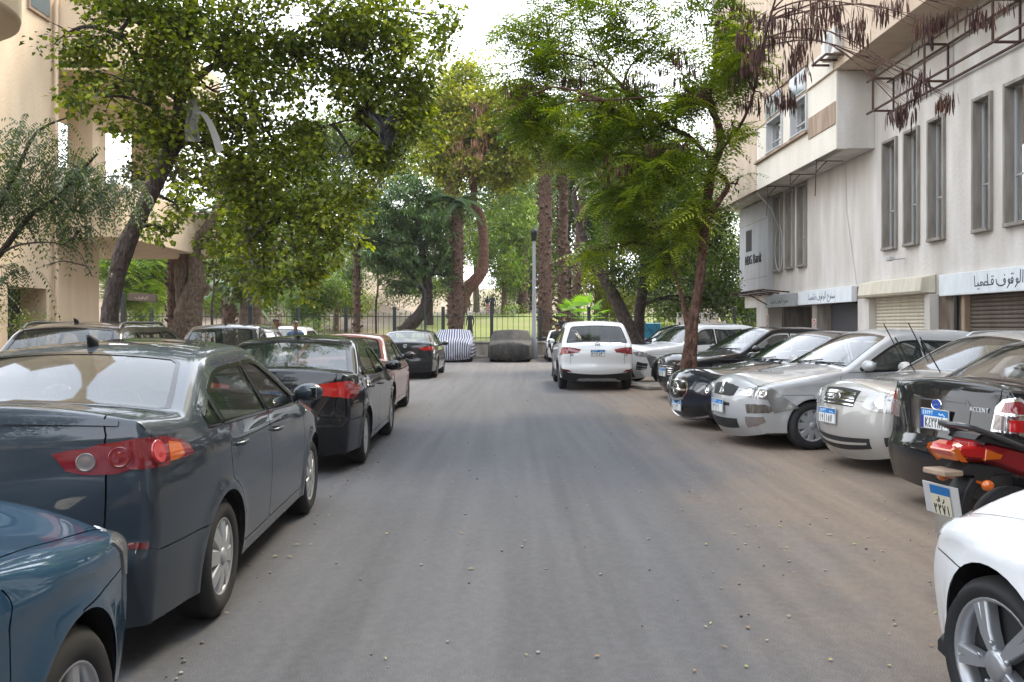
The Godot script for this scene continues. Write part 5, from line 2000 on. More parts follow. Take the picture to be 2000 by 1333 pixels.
func cars_right() -> void:
	# white family car driving ahead on the road
	var white := paint(Color(0.68, 0.69, 0.70), 0.05)
	var s := sedan({"L": 4.57, "W": 1.855, "H": 1.70, "nose": 0.95, "hood": 1.1, "deck": 1.16, "belt_f": 1.06, "belt_r": 1.16, "xf": 1.38, "xr": -1.3, "rw": 0.36, "arch": 0.405, "cowl": 0.95, "wtop": 0.3, "rtop": -1.62, "rglass": -2.0, "sill": 0.30, "tum": 0.34, "rbulge": 0.12, "taper_r": 0.1, "ym": 0.75,
		"pts": {10: [-2.10, 1.07, 0.10, 0.08], 11: [-2.16, 0.90, 0.12, 0.11], 12: [-2.15, 0.68, 0.12, 0.12], 13: [-2.17, 0.52, 0.10, 0.12], 14: [-2.04, 0.28, 0.06, 0.10]}})
	var c := make_car("family_car", "white high-bodied family car with red lamps and black lower bumper, driving up the road", "car", s, {"paint": white, "hatch": true, "wr": -1.95, "wf": 1.05, "wlean": 0.25, "pillars": [-0.2, -1.15], "bpil": -0.2, "antenna": [7.7, 0.0, 0.0], "cladding": true, "rglassm": M.glass_dark, "spokes": 5, "wstyle": "twin", "wmat": M.dark_alloy, "rg0": 8.18, "rg1": 8.98, "rgt": 0.93, "trunkt": 0.90, "features": [
		lamp("taillight", false, M.red_lamp, [[0.40, 0.985], [0.46, 0.925], [0.72, 0.90], [1.06, 0.89], [1.22, 1.0], [1.16, 1.085], [0.90, 1.09], [0.58, 1.03]], [{"name": "lamp_core", "mat": M.red_bright, "at": [[0.78, 0.93], [1.02, 0.92], [1.05, 1.03], [0.82, 1.03]], "off": 0.002}]),
		panel("lower_bumper", false, M.black, symmetric([[0.0, 0.22], [1.08, 0.30], [1.12, 0.52], [0.86, 0.53], [0.70, 0.46], [0.0, 0.46]]), [], 0.008),
		panel("skid_plate", false, M.alloy, symmetric([[0.0, 0.30], [0.5, 0.27], [0.45, 0.34], [0.25, 0.37], [0.0, 0.37]]), [], 0.016),
		lamp("reflector", false, M.dark_red, [[0.62, 0.475], [0.86, 0.485], [0.82, 0.53], [0.7, 0.52]], [], 0.013)]}, Vector3(2.08, 0.004, -23.65), 0.0)
	emblem(c, s, false, 0.0, 1.075, 0.055, "bird", M.dark_alloy)
	plate_at(c, s, false, 0.0, 0.92, plate_print("216|43 "))
	badge(c, s, false, 0.68, 0.87, "1.5", 0.05, M.dark_alloy)
	badge(c, s, false, -0.62, 0.87, "RX", 0.05, M.dark_alloy)
	var ex := MB.new()
	for sg in [-1.0, 1.0]:
		ex.bar(Vector3(sg * 0.62, 0.33, 2.1), Vector3(sg * 0.62, 0.33, 2.24), 0.05, 12)
	var row := "cars parked nose out along the right"
	var th := deg_to_rad(90 + 20)
	# navy car farthest
	var navy := paint(Color(0.015, 0.022, 0.045), 0.3)
	s = sedan({"L": 4.5, "W": 1.82, "H": 1.60, "nose": 0.86, "hood": 1.02, "deck": 1.05, "belt_f": 1.0, "belt_r": 1.08, "xf": 1.35, "xr": -1.3, "rw": 0.34, "arch": 0.38, "cowl": 0.9, "wtop": 0.25, "rtop": -1.55, "rglass": -1.98, "tum": 0.34, "pts": {10: [-2.1, 0.98, 0.08, 0.07], 11: [-2.14, 0.88, 0.09, 0.09]}})
	make_car("crossover_car", "dark navy car, farthest of the right row just behind the white family car", "car", s, {"paint": navy, "lod": 1.3, "hatch": true, "wr": -1.9, "wf": 1.0, "wlean": 0.2, "pillars": [-0.2, -1.1], "bpil": -0.2, "features": [
		lamp("headlight", true, M.head, [[0.5, 0.72], [0.9, 0.74], [1.1, 0.84], [0.9, 0.86], [0.55, 0.8]])]}, from_nose(3.55, 29.2, th, 4.5), th, row)
	# white crossover
	s = sedan({"L": 4.48, "W": 1.855, "H": 1.63, "nose": 0.92, "hood": 1.08, "deck": 1.08, "belt_f": 1.04, "belt_r": 1.13, "xf": 1.36, "xr": -1.3, "rw": 0.35, "arch": 0.39, "cowl": 0.86, "wtop": 0.2, "rtop": -1.55, "rglass": -1.98, "tum": 0.34, "sill": 0.28, "fbulge": 0.16, "pts": {10: [-2.1, 1.0, 0.08, 0.07], 11: [-2.14, 0.9, 0.09, 0.09]}})
	c = make_car("crossover_car", "white crossover with raised wipers, black bumper vents and dark glass in the right row", "car", s, {"paint": white, "hatch": true, "wipers_up": true, "wr": -1.9, "wf": 0.95, "wlean": 0.25, "pillars": [-0.22, -1.15], "bpil": -0.22, "spokes": 5, "wstyle": "twin", "wmat": M.dark_alloy, "cladding": true, "features": [
		lamp("headlight", true, M.head, [[0.46, 0.84], [0.62, 0.76], [0.95, 0.76], [1.30, 0.93], [1.2, 0.97], [0.85, 0.92]], [{"name": "lamp_disc", "mat": M.lens, "disc": [0.72, 0.82, 0.05]}, {"name": "lamp_disc", "mat": M.lens, "disc": [0.88, 0.84, 0.05]}]),
		lamp("bumper_vent", true, M.black, [[0.62, 0.40], [0.92, 0.40], [0.96, 0.58], [0.66, 0.62]], [{"name": "vent_bar", "mat": M.alloy, "at": [[0.66, 0.50], [0.92, 0.49], [0.92, 0.51], [0.66, 0.52]]}, {"name": "vent_bar", "mat": M.alloy, "at": [[0.65, 0.44], [0.91, 0.43], [0.91, 0.45], [0.65, 0.46]]}]),
		panel("grille", true, M.black, box_list(0.4, 0.7, 0.82, -0.06)), panel("lower_grille", true, M.black, box_list(0.5, 0.26, 0.42))]}, from_nose(3.02, 24.3, th, 4.48), th, row)
	# black saloon behind the tree
	var black := paint(Color(0.006, 0.0065, 0.008), 0.1)
	s = sedan({"L": 4.75, "W": 1.84, "H": 1.56, "nose": 0.84, "hood": 1.02, "deck": 1.1, "belt_f": 1.0, "belt_r": 1.08, "xf": 1.42, "xr": -1.38, "rw": 0.335, "arch": 0.37, "cowl": 1.0, "wtop": 0.2, "rtop": -1.2, "rglass": -1.95})
	c = make_car("saloon_car", "black saloon with orange marker lamp parked behind the slanting tree trunk", "car", s, {"paint": black, "wr": -1.7, "wf": 1.02, "wlean": 0.25, "pillars": [-0.22], "bpil": -0.22, "trim_mat": M.chrome, "spokes": 5, "wstyle": "spoke", "features": [
		lamp("headlight", true, M.head, [[0.48, 0.74], [0.85, 0.74], [1.15, 0.84], [1.05, 0.88], [0.6, 0.82]], [{"name": "amber_lens", "mat": M.amber, "at": [[0.98, 0.77], [1.1, 0.81], [1.06, 0.86], [0.96, 0.83]], "off": 0.003}]),
		panel("grille", true, M.black, box_list(0.42, 0.5, 0.74, 0.04), bars(5, 0.4, 0.52, 0.72, 0.006, M.chrome))]}, from_nose(3.30, 19.2, deg_to_rad(90 + 13), 4.75), deg_to_rad(90 + 13), row)
	plate_at(c, s, true, 0.0, 0.58, plate_print("52|97 "), 0.025)
	# black coupe with the star
	var ink := paint(Color(0.009, 0.011, 0.018), 0.2)
	s = sedan({"L": 4.7, "W": 1.82, "H": 1.50, "nose": 0.76, "hood": 0.98, "deck": 1.06, "belt_f": 0.96, "belt_r": 1.03, "xf": 1.42, "xr": -1.42, "rw": 0.335, "arch": 0.365, "cowl": 0.78, "wtop": -0.05, "rtop": -1.25, "rglass": -2.0, "fbulge": 0.17})
	c = make_car("saloon_car", "black saloon with a round star grille, between the silver saloon and the tree", "car", s, {"paint": ink, "wr": -1.7, "wf": 0.82, "wlean": 0.25, "trim_mat": M.chrome, "spokes": 5, "wstyle": "twin", "features": [
		lamp("headlight", true, M.head_dark, [[0.50, 0.56], [0.72, 0.54], [1.05, 0.63], [1.2, 0.72], [1.08, 0.75], [0.65, 0.68]], [{"name": "lamp_disc", "mat": M.lens, "disc": [0.74, 0.62, 0.045]}, {"name": "lamp_disc", "mat": M.lens, "disc": [0.9, 0.655, 0.04]}]),
		panel("grille", true, M.chrome, symmetric([[0.0, 0.43], [0.22, 0.45], [0.34, 0.54], [0.33, 0.65], [0.26, 0.70], [0.0, 0.71]]), [
			{"name": "grille_mesh", "mat": M.black_gloss, "at": symmetric([[0.0, 0.455], [0.2, 0.475], [0.305, 0.545], [0.3, 0.64], [0.24, 0.68], [0.0, 0.69]]), "off": 0.006},
			{"name": "grille_bar", "mat": M.chrome, "at": box_list(0.3, 0.562, 0.592), "off": 0.012}]),
		panel("lower_grille", true, M.black_gloss, box_list(0.75, 0.26, 0.38, -0.08)),
		panel("chin_strip", true, M.chrome, box_list(0.7, 0.235, 0.255), [], 0.012),
		lamp("intake", true, M.black_gloss, [[0.55, 0.3], [0.9, 0.33], [0.95, 0.46], [0.62, 0.40]])]}, from_nose(2.60, 13.95, deg_to_rad(90 + 13), 4.7), deg_to_rad(90 + 13), row)
	emblem(c, s, true, 0.0, 0.578, 0.085, "star", M.chrome, M.black_gloss)
	plate_at(c, s, true, 0.0, 0.34, plate_print("816|3 "), 0.03)
	# silver saloon
	var silver := paint(Color(0.40, 0.41, 0.42), 0.5, 0.3)
	s = sedan({"L": 4.6, "W": 1.72, "H": 1.54, "nose": 0.80, "hood": 1.02, "deck": 1.12, "belt_f": 0.98, "belt_r": 1.05, "xf": 1.42, "xr": -1.18, "rw": 0.315, "arch": 0.345, "cowl": 0.95, "wtop": 0.12, "rtop": -1.35, "rglass": -1.95, "fbulge": 0.16, "taper_f": 0.2, "sill": 0.22})
	c = make_car("saloon_car", "silver saloon with a scuffed front bumper and dark rear side glass in the right row", "car", s, {"paint": silver, "wr": -1.75, "wf": 1.0, "wlean": 0.2, "pillars": [-0.22, -1.2], "bpil": -0.22, "handle_mat": silver, "wmat": M.cover, "spokes": 9, "features": [
		lamp("headlight", true, M.head, [[0.36, 0.66], [0.46, 0.74], [0.66, 0.82], [1.12, 0.90], [1.04, 0.76], [0.88, 0.67]], [{"name": "lamp_disc", "mat": M.lens, "disc": [0.56, 0.72, 0.055]}, {"name": "lamp_disc", "mat": M.lens, "disc": [0.74, 0.75, 0.06]}]),
		panel("grille", true, M.black, symmetric([[0.0, 0.645], [0.30, 0.65], [0.36, 0.76], [0.0, 0.775]])),
		panel("grille_centre", true, M.chrome, box_list(0.05, 0.65, 0.775, -0.02), [], 0.012),
		panel("lower_grille", true, M.black, box_list(0.38, 0.31, 0.40)),
		panel("bumper_slot", true, M.black, box_list(0.24, 0.525, 0.565)),
		lamp("fog_lamp", true, M.clear_lamp, [[0.52, 0.30], [0.78, 0.31], [0.76, 0.42], [0.52, 0.42]]),
		{"name": "scuffed_patch", "front": true, "mat": M.scuff, "at": [[-0.55, 0.46], [-0.84, 0.48], [-0.92, 0.56], [-0.78, 0.60], [-0.52, 0.57]], "sub": [], "off": 0.003, "pair": false}]}, from_nose(2.82, 11.92, deg_to_rad(90 + 11), 4.6), deg_to_rad(90 + 11), row)
	emblem(c, s, true, 0.0, 0.715, 0.075, "diamonds", M.chrome)
	plate_at(c, s, true, 0.02, 0.52, plate_print("63|21 "), 0.03)
	# silver small saloon
	var silver2 := paint(Color(0.38, 0.37, 0.35), 0.45, 0.4)
	s = sedan({"L": 4.25, "W": 1.68, "H": 1.52, "nose": 0.84, "hood": 1.02, "deck": 1.08, "xf": 1.27, "xr": -1.17, "rw": 0.30, "arch": 0.33, "cowl": 0.86, "wtop": 0.1, "rtop": -1.15, "rglass": -1.65, "fbulge": 0.16, "taper_f": 0.2, "belt_f": 0.98, "belt_r": 1.03})
	c = make_car("saloon_car", "silver beige small saloon with raised wipers and slatted grille beside the black saloon's tail", "car", s, {"paint": silver2, "wipers_up": true, "wr": -1.5, "wf": 0.9, "wlean": 0.2, "wmat": M.cover, "rails": true, "features": [
		lamp("headlight", true, M.head, [[0.40, 0.72], [0.46, 0.82], [0.66, 0.885], [0.98, 0.88], [1.02, 0.76], [0.8, 0.69], [0.52, 0.68]], [{"name": "lamp_disc", "mat": M.lens, "disc": [0.6, 0.78, 0.065]}, {"name": "amber_lens", "mat": M.amber, "at": [[0.92, 0.74], [0.99, 0.77], [0.97, 0.84], [0.91, 0.83]], "off": 0.002}]),
		panel("grille", true, M.black, box_list(0.28, 0.69, 0.825, 0.05), bars(4, 0.29, 0.70, 0.82, 0.007, M.chrome)),
		panel("lower_grille", true, M.black, box_list(0.5, 0.31, 0.395), bars(1, 0.46, 0.33, 0.375, 0.01, silver2)),
		lamp("fog_lamp", true, M.black, [[0.66, 0.32], [0.82, 0.34], [0.82, 0.42], [0.66, 0.42]])]}, from_nose(3.60, 9.85, deg_to_rad(90 + 11), 4.25), deg_to_rad(90 + 11), row)
	emblem(c, s, true, 0.0, 0.76, 0.045, "slant", M.chrome)
	plate_at(c, s, true, 0.1, 0.585, plate_print("19|157"), 0.03)
	# black saloon, tail towards the road
	var blk2 := paint(Color(0.006, 0.0065, 0.008), 0.1)
	s = sedan({"L": 4.3, "W": 1.70, "H": 1.50, "nose": 0.76, "hood": 0.96, "deck": 1.09, "belt_f": 0.96, "belt_r": 1.02, "xf": 1.27, "xr": -1.20, "rw": 0.30, "arch": 0.33, "cowl": 0.9, "wtop": 0.15, "rtop": -0.85, "rglass": -1.48, "rbulge": 0.10, "taper_r": 0.16, "tail": 0.05})
	var tb := deg_to_rad(-78)
	var ctr := Vector3(3.50, 0.004, -7.45) + Vector3(-sin(tb), 0, -cos(tb)) * 2.15
	c = make_car("saloon_car", "black saloon with chrome-edged tail lamps, its tail towards the road beside the motorcycle", "car", s, {"paint": blk2, "wr": -1.45, "wf": 0.95, "wlean": 0.25, "wmat": M.cover, "ubr": 12.2, "features": [
		lamp("taillight", false, M.chrome, [[0.56, 0.76], [0.58, 0.93], [0.64, 1.02], [0.74, 1.05], [0.98, 0.93], [1.04, 0.75]], [
			{"name": "upper_lens", "mat": M.red_lamp, "at": [[0.635, 0.915], [0.66, 1.0], [0.75, 1.02], [0.92, 0.91]], "off": 0.004},
			{"name": "lower_lens", "mat": M.red_bright, "at": [[0.70, 0.785], [0.70, 0.875], [0.93, 0.875], [0.97, 0.785]], "off": 0.004},
			{"name": "clear_lens", "mat": M.clear_lamp, "at": [[0.575, 0.78], [0.59, 0.90], [0.68, 0.88], [0.68, 0.78]], "off": 0.004}]),
		panel("plate_recess", false, M.black_gloss, symmetric([[0.0, 0.70], [0.36, 0.70], [0.36, 0.93], [0.30, 0.985], [0.0, 1.0]])),
		panel("recess_trim", false, M.dark_alloy, box_list(0.30, 0.948, 0.954), [], 0.008)]}, ctr, tb, row)
	emblem(c, s, false, -0.02, 0.91, 0.042, "slant", M.chrome, M.blue_gloss)
	badge(c, s, false, 0.44, 0.915, "ACCENT", 0.036, M.alloy)
	plate_at(c, s, false, 0.0, 0.80, plate_print("K4228|fa", true), 0.02)
	# white saloon nearest on the right
	s = sedan({"L": 4.6, "W": 1.82, "H": 1.43, "nose": 0.78, "hood": 0.92, "pts": {3: [1.88, 0.775, 0.09, 0.16, 0.7]}, "deck": 1.02, "belt_f": 0.88, "belt_r": 0.95, "xf": 1.42, "xr": -1.36, "rw": 0.325, "arch": 0.375, "cowl": 0.85, "wtop": 0.1, "rtop": -1.1, "rglass": -1.75, "fbulge": 0.2, "taper_f": 0.34, "crease": 0.012, "sill": 0.2})
	var tw := 0.13
	c = make_car("saloon_car", "white saloon front with silver twin-spoke alloy wheel, nearest the camera on the right", "car", s, {"paint": white, "wr": -1.6, "wf": 0.9, "wlean": 0.2, "wmat": M.alloy, "rim": 0.245, "spokes": 5, "wstyle": "twin", "steer": 0.0, "features": [
		lamp("headlight", true, M.head, [[0.40, 0.60], [0.56, 0.60], [0.70, 0.66], [0.79, 0.75], [0.64, 0.77], [0.5, 0.70]], [{"name": "lamp_core", "mat": M.lens, "at": [[0.48, 0.62], [0.58, 0.63], [0.66, 0.69], [0.56, 0.69]], "off": 0.002}]),
		panel("grille", true, M.black, box_list(0.38, 0.5, 0.72, 0.04))]}, Vector3(2.86, 0.004, -2.0), tw)


func covered_cars() -> void:
	var f := FastNoiseLite.new()
	f.seed = 17
	f.frequency = 1.1
	for k in 2:
		var s := sedan({"L": 4.25, "W": 1.72 if k == 0 else 1.82, "H": 1.40 if k == 0 else 1.38, "nose": 0.8 if k == 0 else 0.74, "hood": 1.0 if k == 0 else 0.9, "deck": 1.05, "cowl": 0.85 if k == 0 else 0.6, "wtop": 0.25 if k == 0 else 0.0, "rtop": -1.0, "rglass": -1.6, "fbulge": 0.16, "tum": 0.36, "xf": 1.3, "xr": -1.25, "rw": 0.3, "arch": 0.01, "sill": 0.22})
		var b := MB.new()
		var drape := func(p: Vector3) -> Vector3:
			var low := clampf((1.0 - p.y) / 0.8, 0.0, 1.0)
			var n := f.get_noise_3d(p.x * 1.4 + k * 31.0, p.y * 0.25, p.z * 1.4)
			var n2 := f.get_noise_3d(p.x * 4.0, p.y * 0.7 + k * 9.0, p.z * 4.0)
			var out := Vector3(p.x, 0, p.z * 0.5).normalized()
			return p + out * (0.03 + low * (0.11 * n + 0.08 * n2 + 0.02 * sin((p.x + p.z) * 17.0 + 4.0 * n)) + 0.03) + Vector3(0, 0.02 + 0.02 * n2 - (0.06 * low), 0)
		var fs := func(q: Vector2) -> Vector3: return drape.call(s.full(q))
		cut(b, fs, rect2(0.0, -1.5, 14.0, 1.5), [], Vector2(0.125, 0.1), 0.0)
		var silh := s.outline_side()
		for sg in [1.0, -1.0]:
			var fd := func(q: Vector2) -> Vector3: return drape.call(Vector3(s.hw(q.x, q.y) * sg, q.y, -q.x))
			cut(b, fd, silh, [], Vector2(0.08, 0.08), 0.0, 0.0, Vector3(sg, 0, 0))
		var m: StandardMaterial3D
		if k == 0:
			m = StandardMaterial3D.new()
			var img := Image.create(8, 64, false, Image.FORMAT_RGB8)
			for y in 64:
				for x in 8:
					img.set_pixel(x, y, Color(0.66, 0.66, 0.68) if y % 64 < 32 else Color(0.22, 0.23, 0.33))
			m.albedo_texture = ImageTexture.create_from_image(img)
			m.uv1_scale = Vector3(1, 7.0, 1)
		else:
			m = rendered(Color(0.052, 0.05, 0.048), 130, 0.25, 0.6)
		m.roughness = 0.85
		var o := thing("covered_car", "car under a blue and white striped cloth cover" if k == 0 else "car under a dark grey cloth cover next to the lamp post", "covered car", Vector3(-2.62 if k == 0 else -0.05, 0.0, -40.1), PI + (0.03 if k == 0 else -0.02), "cars under cloth covers at the park wall")
		part("cloth_cover", b.mesh(), m, o)
		add_wheels(o, s, {"wmat": M.black})
		var ub := MB.new()
		ub.box(Vector3(0, 0.26, 0), Vector3(1.4, 0.14, 3.6), 0.04)
		part("underbody", ub.mesh(), M.black, o)
	var white := paint(Color(0.6, 0.6, 0.58), 0.05, 0.3)
	var s2 := sedan({"L": 4.2, "W": 1.68, "H": 1.42})
	make_car("saloon_car", "small white saloon parked at the park wall, half hidden behind the white family car", "car", s2, {"paint": white, "lod": 1.5, "wr": -1.5, "wf": 1.0, "wlean": 0.2, "mirror_mat": M.black, "features": [
		lamp("headlight", true, M.head, [[0.45, 0.65], [0.95, 0.68], [1.0, 0.78], [0.5, 0.75]], [{"name": "amber_lens", "mat": M.amber, "at": [[0.85, 0.68], [0.95, 0.7], [0.95, 0.76], [0.86, 0.75]], "off": 0.002}])]}, Vector3(2.35, 0.0, -40.2), PI)
# ---------------------------------------------------------------- trees
func leaf(b: MB, o: Vector3, dir: Vector3, up: Vector3, len: float, wide: float, droop := 0.25) -> void:
	var side := dir.cross(up).normalized()
	up = side.cross(dir).normalized()
	var m := o + dir * len * 0.45 - up * len * 0.04
	var l := m + side * wide * 0.5 + up * wide * 0.12
	var r := m - side * wide * 0.5 + up * wide * 0.12
	var t := o + dir * len - up * len * droop
	var nl := (up - side * 0.3).normalized()
	var nr := (up + side * 0.3).normalized()
	b.tri(o, m, l, up, up, nl)
	b.tri(m, t, l, up, up, nl)
	b.tri(o, r, m, up, nr, up)
	b.tri(m, r, t, up, nr, up)


func spray(kind: String, sd: int) -> ArrayMesh:
	var g := RandomNumberGenerator.new()
	g.seed = sd
	var b := MB.new()
	if kind == "broad":
		for k in 10:
			var p := Vector3(g.randf_range(-1, 1), g.randf_range(-0.8, 0.8), g.randf_range(-1, 1)) * 0.17
			var d := (p.normalized() + Vector3(g.randf_range(-0.6, 0.6), g.randf_range(-0.9, 0.1), g.randf_range(-0.6, 0.6))).normalized()
			var up := (Vector3.UP + Vector3(g.randf_range(-0.7, 0.7), 0, g.randf_range(-0.7, 0.7))).normalized()
			leaf(b, p, d, up, g.randf_range(0.09, 0.14), g.randf_range(0.075, 0.11))
	elif kind == "long":
		for k in 12:
			var a := TAU * k / 12.0 + g.randf_range(-0.3, 0.3)
			var d := Vector3(cos(a), g.randf_range(-0.7, 0.35), sin(a)).normalized()
			leaf(b, d * 0.02, d, Vector3.UP, g.randf_range(0.15, 0.24), g.randf_range(0.04, 0.06), 0.35)
	elif kind == "feather":
		for f in 3:
			var a := TAU * f / 3.0 + g.randf_range(-0.5, 0.5)
			var d := Vector3(cos(a), g.randf_range(-0.5, 0.35), sin(a)).normalized()
			var side := d.cross(Vector3.UP).normalized()
			var up := side.cross(d)
			for k in 7:
				var t := (k + 1.0) / 7.0
				var o := d * t * 0.34 - Vector3(0, 0.10, 0) * t * t
				for s in [-1.0, 1.0]:
					var e: Vector3 = (side * s + d * 0.45).normalized()
					var ln := g.randf_range(0.075, 0.10) * (1.15 - t * 0.4)
					var w := ln * 0.36
					var tip: Vector3 = o + e * ln - Vector3(0, ln * 0.2, 0)
					var m1: Vector3 = o + e * ln * 0.5 + d * w * 0.5
					var m2: Vector3 = o + e * ln * 0.5 - d * w * 0.5
					b.tri(o, m1, tip, up, up, up)
					b.tri(o, tip, m2, up, up, up)
	elif kind == "drooping":
		for f in 2:
			var a := TAU * f / 2.0 + g.randf_range(-0.8, 0.8)
			var d := Vector3(cos(a), -0.1, sin(a)).normalized()
			var side := d.cross(Vector3.UP).normalized()
			for k in 11:
				var t := (k + 1.0) / 11.0
				var o := d * t * 0.26 - Vector3(0, 0.34, 0) * t * t
				for s in [-1.0, 1.0]:
					var e: Vector3 = (side * s * 0.8 + d * 0.3 + Vector3(0, -0.6, 0)).normalized()
					leaf(b, o, e, Vector3.UP + d * 0.5, g.randf_range(0.04, 0.06), 0.017, 0.1)
	elif kind == "pods":
		for k in 7:
			var o := Vector3(g.randf_range(-1, 1), g.randf_range(-0.5, 0.5), g.randf_range(-1, 1)) * 0.10
			var a := g.randf_range(0, TAU)
			var ln := g.randf_range(0.16, 0.26)
			var w := Vector3(cos(a), 0, sin(a)) * g.randf_range(0.008, 0.012)
			var bend := Vector3(-sin(a), 0, cos(a)) * g.randf_range(-0.05, 0.05)
			var nn := Vector3(-sin(a), 0.2, cos(a)).normalized()
			var p := [o, o - Vector3(0, ln * 0.3, 0) + bend * 0.4, o - Vector3(0, ln * 0.75, 0) + bend, o - Vector3(0, ln, 0) + bend * 0.9]
			var ww := [0.3, 1.0, 0.95, 0.15]
			for i in 3:
				b.tri(p[i] - w * ww[i], p[i] + w * ww[i], p[i + 1] + w * ww[i + 1], nn, nn, nn)
				b.tri(p[i] - w * ww[i], p[i + 1] + w * ww[i + 1], p[i + 1] - w * ww[i + 1], nn, nn, nn)
	elif kind == "small":
		for k in 16:
			var p := Vector3(g.randf_range(-1, 1), g.randf_range(-1, 1), g.randf_range(-1, 1)) * 0.2
			var d := Vector3(g.randf_range(-1, 1), g.randf_range(-0.8, 0.6), g.randf_range(-1, 1)).normalized()
			leaf(b, p, d, Vector3.UP + d * 0.2, g.randf_range(0.08, 0.13), g.randf_range(0.04, 0.06), 0.15)
	return b.mesh()


var sprays := {}
var leaf_mats := {}


func leaf_mat(kind: String) -> StandardMaterial3D:
	if not leaf_mats.has(kind):
		var m := StandardMaterial3D.new()
		m.vertex_color_use_as_albedo = true
		m.albedo_color = Color.WHITE
		m.roughness = 0.42 if kind != "pods" else 0.7
		m.metallic_specular = 0.4
		m.cull_mode = BaseMaterial3D.CULL_DISABLED
		if kind != "pods":
			m.backlight_enabled = true
			m.backlight = Color(0.92, 0.97, 0.35) if kind != "long" else Color(0.75, 0.85, 0.5)
		leaf_mats[kind] = m
	return leaf_mats[kind]


# clumps: [px, py, distance, rx px, ry px, half depth m, how many, colour a, colour b]
func crown(parent: Node, called: String, kind: String, clumps: Array, sd: int, size := 1.0, gap := -0.12) -> void:
	var g := RandomNumberGenerator.new()
	g.seed = sd
	var f := FastNoiseLite.new()
	f.seed = sd
	f.frequency = 0.75
	f.fractal_octaves = 2
	var key := kind
	if not sprays.has(key):
		sprays[key] = spray(kind, 77)
	var trs := []
	var cols := PackedColorArray()
	var base: Vector3 = parent.position
	for c in clumps:
		var o := at(c[0], c[1], c[2]) - base
		var k: float = c[2] / FOC
		var rx: float = c[3] * k
		var ry: float = c[4] * k
		var rz: float = c[5]
		var n: int = c[6]
		var tries := 0
		while n > 0 and tries < c[6] * 6:
			tries += 1
			var v := Vector3(g.randfn(0, 0.5), g.randfn(0, 0.5), g.randfn(0, 0.5))
			if v.length() > 1.25:
				continue
			var p := o + Vector3(v.x * rx, v.y * ry, v.z * rz)
			var q := f.get_noise_3d(p.x + base.x, p.y * 1.2, p.z + base.z)
			if q < gap:
				continue
			n -= 1
			var s := size * g.randf_range(0.75, 1.3)
			var bs := Basis(Vector3.UP, g.randf_range(0, TAU))
			if kind != "pods" and kind != "drooping":
				bs = Basis(Vector3(g.randf_range(-1, 1), 0, g.randf_range(-1, 1)).normalized(), g.randf_range(-0.7, 0.7)) * bs
			else:
				bs = Basis(Vector3(1, 0, 0), g.randf_range(-0.25, 0.25)) * bs
			trs.append(Transform3D(bs.scaled(Vector3.ONE * s), p))
			var t := g.randf()
			t = clampf(t * t + 0.5 * q, 0.0, 1.0)
			var cc: Color = c[7].lerp(c[8], t)
			cc = cc * g.randf_range(0.75, 1.25)
			cc.a = 1.0
			cols.append(cc)
	var mm := MultiMesh.new()
	mm.transform_format = MultiMesh.TRANSFORM_3D
	mm.use_colors = true
	mm.mesh = sprays[key]
	mm.instance_count = trs.size()
	for i in trs.size():
		mm.set_instance_transform(i, trs[i])
		mm.set_instance_color(i, cols[i])
	var o2 := MultiMeshInstance3D.new()
	o2.name = called if not parent.has_node(called) else _next(parent, called)
	o2.multimesh = mm
	o2.material_override = leaf_mat(kind)
	o2.set_meta("kind", "stuff")
	parent.add_child(o2, true)


# limbs: lists of [px, py, distance, radius m]
func limbs(parent: Node, called: String, list: Array, m: Material, sd: int, sides := 10, wob := 0.35) -> PackedVector3Array:
	var f := FastNoiseLite.new()
	f.seed = sd
	f.frequency = 2.2
	var all := PackedVector3Array()
	var base: Vector3 = parent.position
	for k in list.size():
		var l: Array = list[k]
		var p := []
		var r := []
		for q in l:
			p.append(at(q[0], q[1], q[2]) - base)
			r.append(q[3])
		var pts := spline(p, 7)
		var b := MB.new()
		b.tube(pts, ramp(r, 7), sides if r[0] > 0.06 else 6, true, f, wob)
		part(called if k == 0 else "limb", b.mesh(), m, parent)
		all.append_array(pts)
	return all


# twigs reach from the nearest limb to the middle of each clump and fork there
func twigs(parent: Node, skeleton: PackedVector3Array, clumps: Array, m: Material, sd: int, r0 := 0.045, forks := 5) -> void:
	var g := RandomNumberGenerator.new()
	g.seed = sd + 9
	var b := MB.new()
	var base: Vector3 = parent.position
	for c in clumps:
		var o := at(c[0], c[1], c[2]) - base
		var best := skeleton[0]
		for s in skeleton:
			if s.distance_to(o) + maxf(0.0, s.y - o.y) * 0.8 < best.distance_to(o) + maxf(0.0, best.y - o.y) * 0.8:
				best = s
		var k: float = c[2] / FOC
		var ext := Vector3(c[3] * k, c[4] * k, c[5])
		var mid := best.lerp(o, 0.5) + Vector3(g.randf_range(-0.2, 0.2), 0.12, g.randf_range(-0.2, 0.2)) * best.distance_to(o)
		var pts := spline([best, mid, o], 5)
		b.tube(pts, ramp([r0, r0 * 0.7, r0 * 0.35], 5), 6)
		for j in forks:
			var e := o + Vector3(g.randf_range(-0.8, 0.8), g.randf_range(-0.7, 0.8), g.randf_range(-0.8, 0.8)) * ext
			var st: Vector3 = pts[g.randi_range(5, 10)]
			b.tube(spline([st, st.lerp(e, 0.5) + Vector3(0, 0.1 * ext.y, 0), e], 3), ramp([r0 * 0.4, r0 * 0.25, r0 * 0.1], 3), 5)
	var t := part("branches", b.mesh(), m, parent)
	t.set_meta("kind", "stuff")


